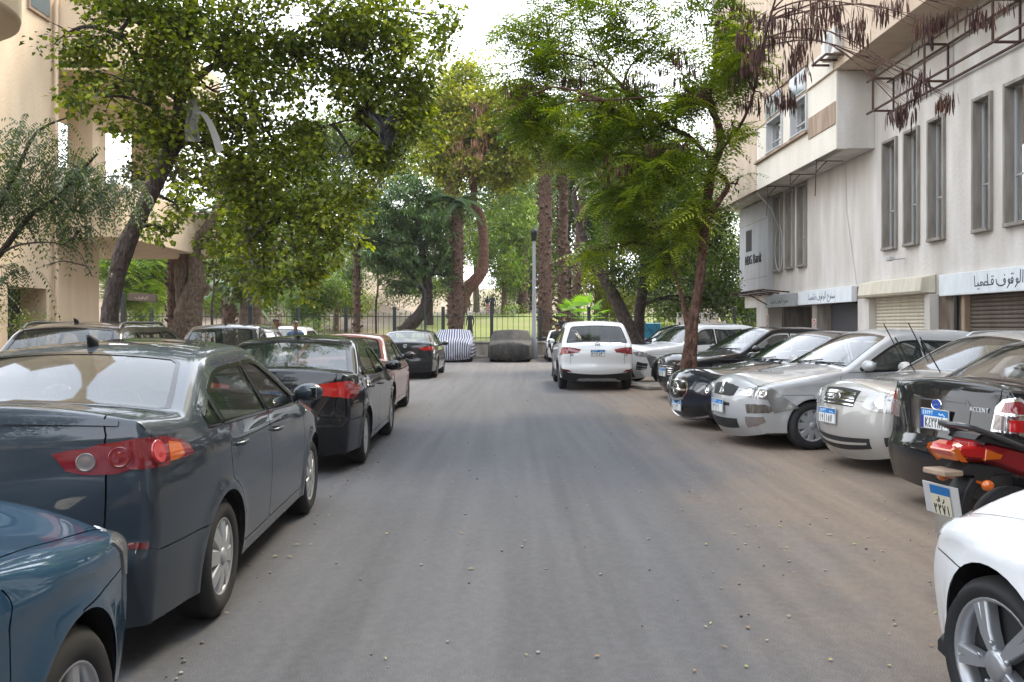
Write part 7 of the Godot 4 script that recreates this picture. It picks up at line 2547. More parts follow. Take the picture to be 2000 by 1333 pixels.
	for k in list.size():
		var e: Array = list[k]
		var t := tree_at("park_tree", e[6], e[0], e[1], e[2], "trees in the park")
		var d: float = e[2]
		var topc: Array = e[3][e[3].size() - 1]
		var y0 := HOR + (EYE + 0.5) * FOC / d
		var sk := limbs(t, "trunk", [[[e[0] - 4, y0, d, 0.011 * d * 0.5], [e[0], e[1], d, 0.008 * d * 0.5], [(e[0] + e[3][0][0]) * 0.5, (e[1] + e[3][0][1]) * 0.5, d, 0.006 * d * 0.5], [e[3][0][0], e[3][0][1], d, 0.004 * d * 0.5], [topc[0], topc[1], topc[2], 0.05]]], pale if k % 2 == 0 else dark, 60 + k, 8)
		var cl := fill(e[3], 170.0 / (e[8] * e[8]) * (1.0 if e[7] == "small" else 2.2), e[4], e[5])
		crown(t, "crown", e[7], cl, 100 + k, e[8], -0.08)
		twigs(t, sk, cl, dark, 100 + k, 0.06, 4)


func palm(label: String, x: float, d: float, base: float, top: float, r: float, fronds: int, flen: float, sd: int, boots := 1.0, lean := 0.0) -> void:
	var g := RandomNumberGenerator.new()
	g.seed = sd
	var t := tree_at("palm_tree", label, x, base, d, "palms in the park")
	var f := FastNoiseLite.new()
	f.seed = sd
	f.frequency = 1.2
	var y0 := at(x, base, d).y - 0.8
	var y1 := at(x, top, d).y
	var pts := PackedVector3Array()
	var rad := PackedFloat32Array()
	for k in 15:
		var q := k / 14.0
		pts.append(Vector3(lean * q * q + 0.05 * f.get_noise_1d(q * 9.0), lerpf(y0, y1, q), 0))
		rad.append(r * (1.05 - 0.2 * q))
	var b := MB.new()
	b.tube(pts, rad, 16, true, f, 0.15)
	part("trunk", b.mesh(), M.palm_bark, t)
	# cut leaf stubs in a spiral
	var bs := MB.new()
	var h := y0
	var a := 0.0
	while h < y1:
		var q := (h - y0) / (y1 - y0)
		var rr := r * (1.05 - 0.2 * q)
		a += 2.399 + g.randf_range(-0.5, 0.5)
		h += 0.036 / r * 0.5
		var d0 := Vector3(cos(a), 0, sin(a))
		var o := Vector3(lean * q * q, h, 0) + d0 * rr * 0.92
		var bb := Basis(Vector3.UP, -a) * Basis(Vector3(0, 0, 1), -0.9 + g.randf_range(-0.3, 0.3))
		bs.box(o + d0 * 0.05 * boots, Vector3(0.10, 0.26, 0.15) * boots * g.randf_range(0.35, 1.35), 0.02, bb)
	var st := part("leaf_stubs", bs.mesh(), M.palm_bark, t)
	st.set_meta("kind", "stuff")
	if fronds > 0:
		for k in fronds:
			var fb := MB.new()
			var az := TAU * k / fronds + g.randf_range(-0.2, 0.2)
			var el := g.randf_range(-0.2, 1.1)
			var out := Vector3(cos(az), 0, sin(az))
			var o := pts[14]
			var line := PackedVector3Array()
			var rr := PackedFloat32Array()
			for s in 9:
				var q := s / 8.0
				line.append(o + out * flen * q * cos(el * (1 - 0.5 * q)) + Vector3(0, flen * (sin(el) * q - 0.65 * q * q), 0))
				rr.append(0.03 * (1 - q * 0.8))
			fb.tube(line, rr, 5)
			for s in range(1, 9):
				for j in 4:
					var q := (s - 1 + (j + 0.5) / 4.0) / 8.0
					var p := line[s - 1].lerp(line[s], (j + 0.5) / 4.0)
					var dr := (line[s] - line[s - 1]).normalized()
					var sd2 := dr.cross(Vector3.UP).normalized()
					for sg in [-1.0, 1.0]:
						var e: Vector3 = (sd2 * sg + dr * 0.6 - Vector3(0, 0.25, 0)).normalized()
						leaf(fb, p, e, Vector3.UP, flen * 0.26 * (1.1 - q * 0.7), 0.07, 0.25)
			part("frond", fb.mesh(), M.frond, t)


func fan_palm() -> void:
	var t := tree_at("palm_tree", "small bright green fan palm behind the white family car", 1135, 640, 46.5, "palms in the park")
	var b := MB.new()
	var o := Vector3(0, 1.9, 0)
	b.tube(PackedVector3Array([Vector3(0, 0.3, 0), Vector3(0, 1.0, 0), o]), PackedFloat32Array([0.25, 0.24, 0.16]), 10)
	part("trunk", b.mesh(), M.palm_bark, t)
	var g := RandomNumberGenerator.new()
	g.seed = 7
	for k in 26:
		var fb := MB.new()
		var az := TAU * k / 26.0 * 2.0 + g.randf_range(-0.3, 0.3)
		var el := g.randf_range(-0.5, 1.35)
		var out := Vector3(cos(az) * cos(el), sin(el), sin(az) * cos(el))
		var tip := o + out * g.randf_range(0.8, 1.15)
		fb.bar(o, tip, 0.018, 5, 0.01)
		var side := out.cross(Vector3.UP).normalized()
		var up := side.cross(out)
		for j in 13:
			var a := lerpf(-1.5, 1.5, j / 12.0)
			leaf(fb, tip, (out * cos(a) + side * sin(a)).normalized(), up, g.randf_range(0.5, 0.65), 0.085, 0.2)
		part("frond", fb.mesh(), M.fan_leaf, t)


func palms() -> void:
	M.frond = mat(Color(0.05, 0.085, 0.035), 0.5)
	M.frond.backlight_enabled = true
	M.frond.backlight = Color(0.3, 0.4, 0.12)
	M.frond.cull_mode = BaseMaterial3D.CULL_DISABLED
	M.fan_leaf = mat(Color(0.16, 0.28, 0.03), 0.5)
	M.fan_leaf.backlight_enabled = true
	M.fan_leaf.backlight = Color(0.55, 0.75, 0.12)
	M.fan_leaf.cull_mode = BaseMaterial3D.CULL_DISABLED
	palm("tallest thick palm trunk, right beside the grey lamp post", 1065, 44.5, 660, 262, 0.36, 20, 2.6, 11, 0.9)
	palm("shaggy palm trunk wrapped in greenery above the striped covered car", 893, 44.4, 660, 395, 0.33, 14, 1.8, 12, 0.9)
	palm("slim dark palm trunk right of the small round tree", 697, 44.2, 650, 470, 0.18, 14, 1.8, 13, 0.8)
	palm("palm trunk directly right of the tallest palm", 1100, 50.0, 650, 300, 0.29, 18, 2.6, 14, 1.2)
	palm("second palm trunk right of the tallest palm, with a pale skirt", 1124, 54.0, 650, 330, 0.26, 18, 2.4, 15, 1.0, 0.6)
	palm("slim palm trunk touching the thick fig trunk", 338, 34.0, 650, 430, 0.24, 14, 1.8, 16, 0.8)
	palm("far reddish palm trunk behind the lawn, left of the lamp post", 1022, 80.0, 600, 455, 0.45, 14, 2.6, 17, 1.2)
	palm("far palm rising into the sky gap", 885, 62.0, 600, 190, 0.4, 20, 3.0, 18, 1.0)
	palm("leaning far palm behind the fan palm", 1175, 60.0, 610, 330, 0.38, 16, 2.6, 19, 1.0, -0.8)
	palm("short palm with orange dry fronds by the thin sapling", 447, 40.0, 640, 560, 0.3, 14, 1.9, 20, 0.9)
	fan_palm()


# crowns over and behind the camera: the near glass and paint mirror them
func behind_trees(dark: Material) -> void:
	var a := Color(0.03, 0.06, 0.012)
	var b := Color(0.12, 0.15, 0.02)
	var g := RandomNumberGenerator.new()
	var n := 0
	for e in [[-7.0, 3.0, 8.0], [6.6, 7.0, 8.5], [-6.5, 14.0, 8.0], [7.2, -2.5, 8.8], [-1.0, 24.0, 7.0], [6.8, 18.0, 8.0], [-7.4, -4.5, 8.6]]:
		g.seed = 500 + n
		var t := thing("street_tree", ["street tree with a broad crown over the nearest left cars", "street tree with a broad crown over the right pavement", "second street tree down the left side", "street tree beside the white building", "tree closing the near end of the street", "second street tree along the right pavement", "street tree over the dark grey saloon"][n], "tree", Vector3(e[0], 0, e[1]), 0.0, "street trees")
		var tb := MB.new()
		tb.tube(spline([Vector3(0, 0, 0), Vector3(0.2, 2.5, 0.1), Vector3(-0.1, 5.0, 0), Vector3(0.2, 8.0, 0.2)], 5), ramp([0.26, 0.2, 0.16, 0.06], 5), 10)
		part("trunk", tb.mesh(), dark, t)
		var mm := MultiMesh.new()
		mm.transform_format = MultiMesh.TRANSFORM_3D
		mm.use_colors = true
		mm.mesh = sprays["broad"]
		mm.instance_count = 900
		for i in 900:
			var v := Vector3(g.randfn(0, 0.55), g.randfn(0, 0.5), g.randfn(0, 0.55)).limit_length(1.2)
			var p := Vector3(v.x * 3.4, e[2] + v.y * 2.2, v.z * 3.4)
			mm.set_instance_transform(i, Transform3D(Basis(Vector3.UP, g.randf_range(0, TAU)).scaled(Vector3.ONE * g.randf_range(1.4, 2.2)), p))
			mm.set_instance_color(i, a.lerp(b, g.randf()))
		var o2 := MultiMeshInstance3D.new()
		o2.name = "crown"
		o2.multimesh = mm
		o2.material_override = leaf_mat("broad")
		o2.set_meta("kind", "stuff")
		t.add_child(o2, true)
		n += 1
# ---------------------------------------------------------------- the park beyond the far kerb
func park_h(X: float, d: float) -> float:
	var h := 0.55 + 0.30 * smoothstep(44.0, 58.0, d) + 1.75 * smoothstep(54.0, 80.0, d) + 5.0 * smoothstep(78.0, 150.0, d)
	h += 5.5 * smoothstep(-8.0, -26.0, X) * smoothstep(46.0, 80.0, d)
	return h


func park() -> void:
	var f := FastNoiseLite.new()
	f.seed = 12
	f.frequency = 0.12
	f.fractal_octaves = 4
	var b := MB.new()
	b.colored = true
	var step := 1.5
	var gx := 96
	var gd := 76
	var P := func(i: int, j: int) -> Vector3:
		var X := -75.0 + i * step
		var d := 43.35 + pow(j / float(gd), 1.5) * 150.0
		var rock := smoothstep(-7.0, -14.0, X)
		return Vector3(X, park_h(X, d) + f.get_noise_2d(X, d) * (0.15 + 1.3 * rock * smoothstep(46.0, 60.0, d)), -d)
	var C := func(p: Vector3) -> Color:
		var n := 0.5 + 0.5 * f.get_noise_2d(p.x * 4.0, p.z * 4.0)
		var m := 0.5 + 0.5 * f.get_noise_2d(p.x * 0.9 + 60.0, p.z * 0.9)
		var grass := Color(0.17, 0.23, 0.035).lerp(Color(0.30, 0.32, 0.085), n)
		var soil := Color(0.30, 0.22, 0.16).lerp(Color(0.40, 0.31, 0.23), n)
		var s := smoothstep(-5.0, -11.0, p.x + 5.0 * (m - 0.5))
		s = maxf(s, smoothstep(12.0, 17.0, p.x + 6.0 * (m - 0.5)) * 0.7)
		s = maxf(s, smoothstep(-80.0, -86.0, p.z + 8.0 * (m - 0.5)) * 0.8)
		return grass.lerp(soil, clampf(s + smoothstep(0.66, 0.78, m) * 0.5, 0.0, 1.0))
	for j in gd:
		for i in gx:
			var q := [P.call(i, j), P.call(i + 1, j), P.call(i + 1, j + 1), P.call(i, j + 1)]
			var nn: Vector3 = (q[1] - q[0]).cross(q[3] - q[0]).normalized()
			if nn.y < 0:
				nn = -nn
			for tr in [[0, 1, 2], [0, 2, 3]]:
				var idx: Array = tr
				if (q[idx[1]] - q[idx[0]]).cross(q[idx[2]] - q[idx[0]]).dot(nn) > 0:
					idx = [tr[0], tr[2], tr[1]]
				for k in idx:
					b.col = C.call(q[k])
					b.vert(q[k], nn, Vector2(q[k].x, q[k].z))
	var m := mat(Color.WHITE, 0.95)
	m.vertex_color_use_as_albedo = true
	m.albedo_texture = noise_tex(161, 0.12, 256, Color(0.7, 0.7, 0.68), Color(1, 1, 1), 4)
	m.uv1_triplanar = true
	m.uv1_world_triplanar = true
	m.uv1_scale = Vector3.ONE * 0.6
	setting("lawn", b.mesh(), m)
	# retaining wall with coping, and railings on it
	var w := thing("park_wall", "low grey stone park wall behind the covered cars", "wall", Vector3(-3.0, 0, -43.0))
	var x := -33.0
	while x < 21.0:
		box_part("wall_panel", w, Vector3(x + 1.15, 0.36, 0), Vector3(2.28, 0.72, 0.3), M.concrete, 0.02)
		box_part("coping_stone", w, Vector3(x + 1.15, 0.775, 0), Vector3(2.34, 0.11, 0.4), M.concrete, 0.025)
		x += 2.36
	var fz := -43.05
	var fence := thing("park_railing", "dark iron park railing on the low grey wall", "railing", Vector3(0, 0.83, fz))
	var post := MB.new()
	post.box(Vector3(0, 0.84, 0), Vector3(0.16, 1.68, 0.16), 0.015)
	var pm := post.mesh()
	var pk := MB.new()
	pk.box(Vector3(0, 0.68, 0), Vector3(0.022, 1.3, 0.022), 0.004)
	pk.tube(PackedVector3Array([Vector3(0, 1.32, 0), Vector3(0, 1.42, 0)]), PackedFloat32Array([0.024, 0.003]), 4)
	var km := pk.mesh()
	M.iron = mat(Color(0.016, 0.02, 0.02), 0.55, 0.3)
	x = -8.1 - 2.37 * 5
	while x < 15.0:
		part("fence_post", pm, M.iron, fence).position = Vector3(x, 0, 0)
		for h in [0.16, 1.2]:
			box_part("fence_rail", fence, Vector3(x + 1.185, h, 0), Vector3(2.21, 0.035, 0.02), M.iron, 0.004)
		for k in 8:
			part("picket", km, M.iron, fence).position = Vector3(x + 0.26 + k * 0.263, 0, 0)
		x += 2.37
	# white panels standing right of the road
	var wp := thing("low_white_wall", "low stepped white garden wall behind the white crossover", "wall", at(1362, 640, 40) * Vector3(1, 0, 1))
	box_part("wall_panel", wp, Vector3(0, 1.1, 0), Vector3(1.84, 2.2, 0.25), M.render_white, 0.02)
	box_part("wall_panel", wp, Vector3(1.1, 0.9, 0.02), Vector3(0.36, 1.8, 0.25), M.render_white, 0.02)
	var kb := MB.new()
	kb.box(Vector3(0, 0.8, 0), Vector3(1.1, 0.3, 0.7), 0.04)
	kb.box(Vector3(0, 0.35, 0), Vector3(1.0, 0.6, 0.6), 0.03)
	single("blue_bin", "sky blue lidded container behind the navy car", "container", kb.mesh(), mat(Color(0.05, 0.32, 0.55), 0.5), at(1262, 700, 36) * Vector3(1, 0, 1) + Vector3(0, 0.75, 0))
	# lamp post
	var lp := thing("lamp_post", "tall grey lamp post with a lantern by the dark covered car", "lamp post", at(1043, 700, 41.6) * Vector3(1, 0, 1))
	var pb := MB.new()
	pb.lathe(PackedVector2Array([Vector2(0.16, 0), Vector2(0.16, 0.9), Vector2(0.11, 1.0), Vector2(0.09, 2.5), Vector2(0.065, 5.6)]), Vector3.ZERO, Basis(), 16)
	part("pole", pb.mesh(), M.post_grey, lp)
	var lh := MB.new()
	lh.lathe(PackedVector2Array([Vector2(0.0, 5.55), Vector2(0.12, 5.6), Vector2(0.16, 5.95), Vector2(0.2, 6.0), Vector2(0.12, 6.12), Vector2(0.0, 6.2)]), Vector3.ZERO, Basis(), 12)
	part("lantern", lh.mesh(), M.iron, lp)
	# thin lamp poles left
	var p2 := thing("lamp_post", "slim black pole in front of the straight grey trunk", "lamp post", at(488, 680, 29) * Vector3(1, 0, 1))
	var pb2 := MB.new()
	pb2.lathe(PackedVector2Array([Vector2(0.09, 0), Vector2(0.09, 3.4), Vector2(0.08, 3.45), Vector2(0.07, 5.6), Vector2(0.0, 5.62)]), Vector3.ZERO, Basis(), 14)
	part("pole", pb2.mesh(), M.iron, p2)
	box_part("pole_clamp", p2, Vector3(0, 2.2, 0.06), Vector3(0.2, 0.08, 0.12), M.iron)
	var p3 := thing("thin_pole", "thin dark pole with a bent top standing right of the curved trunk", "pole", at(830, 700, 41.4) * Vector3(1, 0, 1))
	var pb3 := MB.new()
	pb3.tube(spline([Vector3(0, 0, 0), Vector3(0, 2.6, 0), Vector3(0, 3.1, 0), Vector3(-0.12, 3.4, 0), Vector3(-0.4, 3.55, 0)], 5), ramp([0.045, 0.045, 0.04, 0.035, 0.03], 5), 8)
	part("pole", pb3.mesh(), M.iron, p3)
	# name board on a post by the leaning tree
	var sg := thing("name_board", "brown street name board on a dark post beside the big leaning tree", "street sign", at(240, 700, 22) * Vector3(1, 0, 1))
	box_part("post", sg, Vector3(0, 1.2, 0), Vector3(0.09, 2.42, 0.09), M.iron)
	var bd := box_part("board", sg, Vector3(0.36, 2.32, 0.02), Vector3(0.72, 0.2, 0.05), M.board_brown, 0.01)
	bd.rotation.z = -0.06
	var img := Image.create(256, 64, false, Image.FORMAT_RGB8)
	img.fill(Color(0.28, 0.2, 0.14))
	for s in WORD_STOPPING:
		stroke(img, s, Vector2(60, 42), Vector2(36, 30), 2.0, Color(0.6, 0.52, 0.42))
	var g := MB.new()
	var nn := Vector3(0, 0, 1)
	g.tri(Vector3(0.02, 2.41, 0.047), Vector3(0.7, 2.41, 0.047), Vector3(0.7, 2.23, 0.047), nn, nn, nn, Vector2(0, 0), Vector2(1, 0), Vector2(1, 1))
	g.tri(Vector3(0.02, 2.41, 0.047), Vector3(0.7, 2.23, 0.047), Vector3(0.02, 2.23, 0.047), nn, nn, nn, Vector2(0, 0), Vector2(1, 1), Vector2(0, 1))
	part("board_print", g.mesh(), printed(img), bd)
	shrubs()
	litter()


func shrubs() -> void:
	var list := [
		[600, 640, 43.8, 60, 14, Color(0.06, 0.12, 0.02), Color(0.2, 0.3, 0.05), "low leafy shrubs behind the railing near the two men"],
		[1000, 610, 74, 34, 9, Color(0.10, 0.18, 0.03), Color(0.28, 0.36, 0.06), "clipped bright shrub at the lawn's upper edge"],
		[960, 590, 84, 60, 16, Color(0.05, 0.08, 0.03), Color(0.15, 0.2, 0.07), "dark shrubs behind the standing couple"],
		[1180, 640, 46, 60, 16, Color(0.05, 0.08, 0.02), Color(0.22, 0.25, 0.05), "mixed shrubs along the railing right of the fan palm"],
		[1290, 640, 44, 70, 18, Color(0.06, 0.1, 0.02), Color(0.30, 0.34, 0.04), "sunlit yellow-green shrubs behind the blue container"],
		[1420, 640, 44, 60, 20, Color(0.04, 0.07, 0.015), Color(0.2, 0.25, 0.03), "green shrubs behind the low white wall"],
		[60, 640, 20, 60, 26, Color(0.04, 0.06, 0.015), Color(0.14, 0.17, 0.03), "straggly shrub in front of the dark garage opening"],
		[265, 645, 30, 40, 16, Color(0.05, 0.08, 0.02), Color(0.2, 0.24, 0.04), "low shrubs by the street name board"],
		[780, 585, 70, 60, 14, Color(0.08, 0.1, 0.05), Color(0.22, 0.22, 0.1), "dry brownish shrubs behind the curved trunk on the slope"],
		[690, 600, 60, 60, 18, Color(0.10, 0.09, 0.05), Color(0.3, 0.22, 0.13), "reddish dry shrubs on the slope left of the slim palm"],
	]
	for k in list.size():
		var e: Array = list[k]
		var t := thing("shrub", e[7], "shrub", at(e[0], e[1] + e[4], e[2]), 0.0, "shrubs in the park")
		var sz: float = maxf(0.8, e[2] / 32.0)
		crown(t, "foliage", "small", fill([[e[0], e[1], e[2], e[3], e[4], 1.0 + e[2] * 0.012]], 34.0 / (sz * sz), e[5], e[6]), 200 + k, sz, -0.25)
		var st := MB.new()
		for j in 5:
			st.bar(Vector3((j - 2) * 0.12, -0.1, 0), Vector3((j - 2) * e[3] * e[2] / FOC * 0.35, e[4] * e[2] / FOC * 1.2, 0.1 * (j % 2)), 0.02, 5, 0.008)
		part("stem", st.mesh(), M.rust, t).set_meta("kind", "stuff")


func litter() -> void:
	var g := RandomNumberGenerator.new()
	g.seed = 91
	for kind in 2:
		var b := MB.new()
		b.colored = true
		for k in (330 if kind == 0 else 420):
			var d := 2.6 + pow(g.randf(), 1.6) * 30.0
			var X := g.randf_range(-1.9, 4.6)
			if g.randf() < 0.5:
				X = 1.2 + absf(g.randfn(0.8, 1.2)) if g.randf() < 0.7 else -1.5 - absf(g.randfn(0, 0.25))
			var o := Vector3(X, 0.014, -d)
			if kind == 0:
				var c := [Color(0.30, 0.24, 0.10), Color(0.24, 0.14, 0.06), Color(0.22, 0.26, 0.09), Color(0.30, 0.26, 0.17)]
				b.col = c[g.randi() % 4]
				var a := g.randf_range(0, TAU)
				var dir := Vector3(cos(a), g.randf_range(0.0, 0.2), sin(a)).normalized()
				leaf(b, o, dir, Vector3.UP, g.randf_range(0.022, 0.055), g.randf_range(0.01, 0.026), 0.1)
			else:
				var v := g.randf_range(0.10, 0.34)
				b.col = Color(v, v * 0.9, v * 0.78)
				var r := g.randf_range(0.004, 0.013)
				if g.randf() < 0.05:
					r *= 2.0
				b.ball(o + Vector3(0, -0.004, 0), Vector3(r, r * 0.7, r * g.randf_range(0.7, 1.2)), 3, 5)
		var m := mat(Color.WHITE, 0.9)
		m.vertex_color_use_as_albedo = true
		var o2 := single("fallen_leaves" if kind == 0 else "gravel", "small dry leaves scattered over the road" if kind == 0 else "loose pebbles scattered over the dusty road edge", "leaves" if kind == 0 else "gravel", b.mesh(), m)
		o2.set_meta("kind", "stuff")
# ---------------------------------------------------------------- people
# bones: [from, to, radius from, radius to, colour]; joined with a smooth minimum on a grid and meshed as surface nets
func body_mesh(bones: Array, cell: float, blend := 0.03) -> MB:
	var lo := Vector3.ONE * 99.0
	var hi := -lo
	for b in bones:
		for k in 2:
			lo = lo.min(b[k] - Vector3.ONE * (b[2 + k] + 0.08))
			hi = hi.max(b[k] + Vector3.ONE * (b[2 + k] + 0.08))
	var n := Vector3i(((hi - lo) / cell).ceil()) + Vector3i.ONE
	var val := PackedFloat32Array()
	val.resize(n.x * n.y * n.z)
	val.fill(1.0)
	var sy := n.x
	var sz := n.x * n.y
	for b in bones:
		var A: Vector3 = b[0]
		var B: Vector3 = b[1]
		var pad := maxf(b[2], b[3]) + 0.07
		var i0 := Vector3i(((A.min(B) - Vector3.ONE * pad - lo) / cell).floor()).clamp(Vector3i.ZERO, n - Vector3i.ONE)
		var i1 := Vector3i(((A.max(B) + Vector3.ONE * pad - lo) / cell).ceil()).clamp(Vector3i.ZERO, n - Vector3i.ONE)
		var ab := B - A
		var l2 := maxf(ab.length_squared(), 1e-6)
		var flat: Vector3 = b[5] if b.size() > 5 else Vector3.ONE
		for z in range(i0.z, i1.z + 1):
			for y in range(i0.y, i1.y + 1):
				for x in range(i0.x, i1.x + 1):
					var p := lo + Vector3(x, y, z) * cell
					var t := clampf((p - A).dot(ab) / l2, 0.0, 1.0)
					var d := ((p - A - ab * t) * flat).length() - lerpf(b[2], b[3], t)
					var i := x + y * sy + z * sz
					var e := val[i]
					var h := clampf(0.5 + 0.5 * (e - d) / blend, 0.0, 1.0)
					val[i] = lerpf(e, d, h) - blend * h * (1.0 - h)
	var vid := {}
	var pos := PackedVector3Array()
	for z in n.z - 1:
		for y in n.y - 1:
			for x in n.x - 1:
				var i := x + y * sy + z * sz
				var s := 0
				var sum := Vector3.ZERO
				var cnt := 0
				var c := [val[i], val[i + 1], val[i + sy], val[i + sy + 1], val[i + sz], val[i + sz + 1], val[i + sz + sy], val[i + sz + sy + 1]]
				for k in 8:
					if c[k] < 0.0:
						s += 1
				if s == 0 or s == 8:
					continue
				for e in [[0, 1], [2, 3], [4, 5], [6, 7], [0, 2], [1, 3], [4, 6], [5, 7], [0, 4], [1, 5], [2, 6], [3, 7]]:
					var a: float = c[e[0]]
					var d: float = c[e[1]]
					if (a < 0.0) != (d < 0.0):
						var t := a / (a - d)
						var pa := Vector3(e[0] & 1, (e[0] >> 1) & 1, e[0] >> 2)
						var pb := Vector3(e[1] & 1, (e[1] >> 1) & 1, e[1] >> 2)
						sum += pa.lerp(pb, t)
						cnt += 1
				vid[i] = pos.size()
				pos.append(lo + (Vector3(x, y, z) + sum / cnt) * cell)
	var mb := MB.new()
	mb.colored = true
	var grad := func(p: Vector3) -> Vector3:
		var q := (p - lo) / cell
		var x := clampi(int(q.x), 1, n.x - 3)
		var y := clampi(int(q.y), 1, n.y - 3)
		var z := clampi(int(q.z), 1, n.z - 3)
		var i := x + y * sy + z * sz
		return Vector3(val[i + 2] + val[i + 1] - val[i - 1] - val[i], val[i + 2 * sy] + val[i + sy] - val[i - sy] - val[i], val[i + 2 * sz] + val[i + sz] - val[i - sz] - val[i]).normalized()
	var colour := func(p: Vector3) -> Color:
		var best := 9.0
		var col := Color.WHITE
		for b in bones:
			var ab: Vector3 = b[1] - b[0]
			var t := clampf((p - b[0]).dot(ab) / maxf(ab.length_squared(), 1e-6), 0.0, 1.0)
			var d: float = (p - b[0] - ab * t).length() - lerpf(b[2], b[3], t)
			if d < best:
				best = d
				col = b[4]
		return col
	var nn := PackedVector3Array()
	var cc := PackedColorArray()
	for p in pos:
		nn.append(grad.call(p))
		cc.append(colour.call(p))
	for z in range(1, n.z - 1):
		for y in range(1, n.y - 1):
			for x in range(1, n.x - 1):
				var i := x + y * sy + z * sz
				for ax in 3:
					var j: int = i + [1, sy, sz][ax]
					if (val[i] < 0.0) == (val[j] < 0.0):
						continue
					var u: int = [sy, sz, 1][ax]
					var v: int = [sz, 1, sy][ax]
					var ids := [i, i - u, i - u - v, i - v]
					var ok := true
					for k in ids:
						if not vid.has(k):
							ok = false
					if not ok:
						continue
					var q := [vid[ids[0]], vid[ids[1]], vid[ids[2]], vid[ids[3]]]
					for tr in [[0, 1, 2], [0, 2, 3]]:
						var a: int = q[tr[0]]
						var b2: int = q[tr[1]]
						var c2: int = q[tr[2]]
						if (pos[b2] - pos[a]).cross(pos[c2] - pos[a]).dot(nn[a] + nn[b2] + nn[c2]) > 0.0:
							var sw := b2
							b2 = c2
							c2 = sw
						for k in [a, b2, c2]:
							mb.col = cc[k]
							mb.vert(pos[k], nn[k], Vector2.ZERO)
	return mb


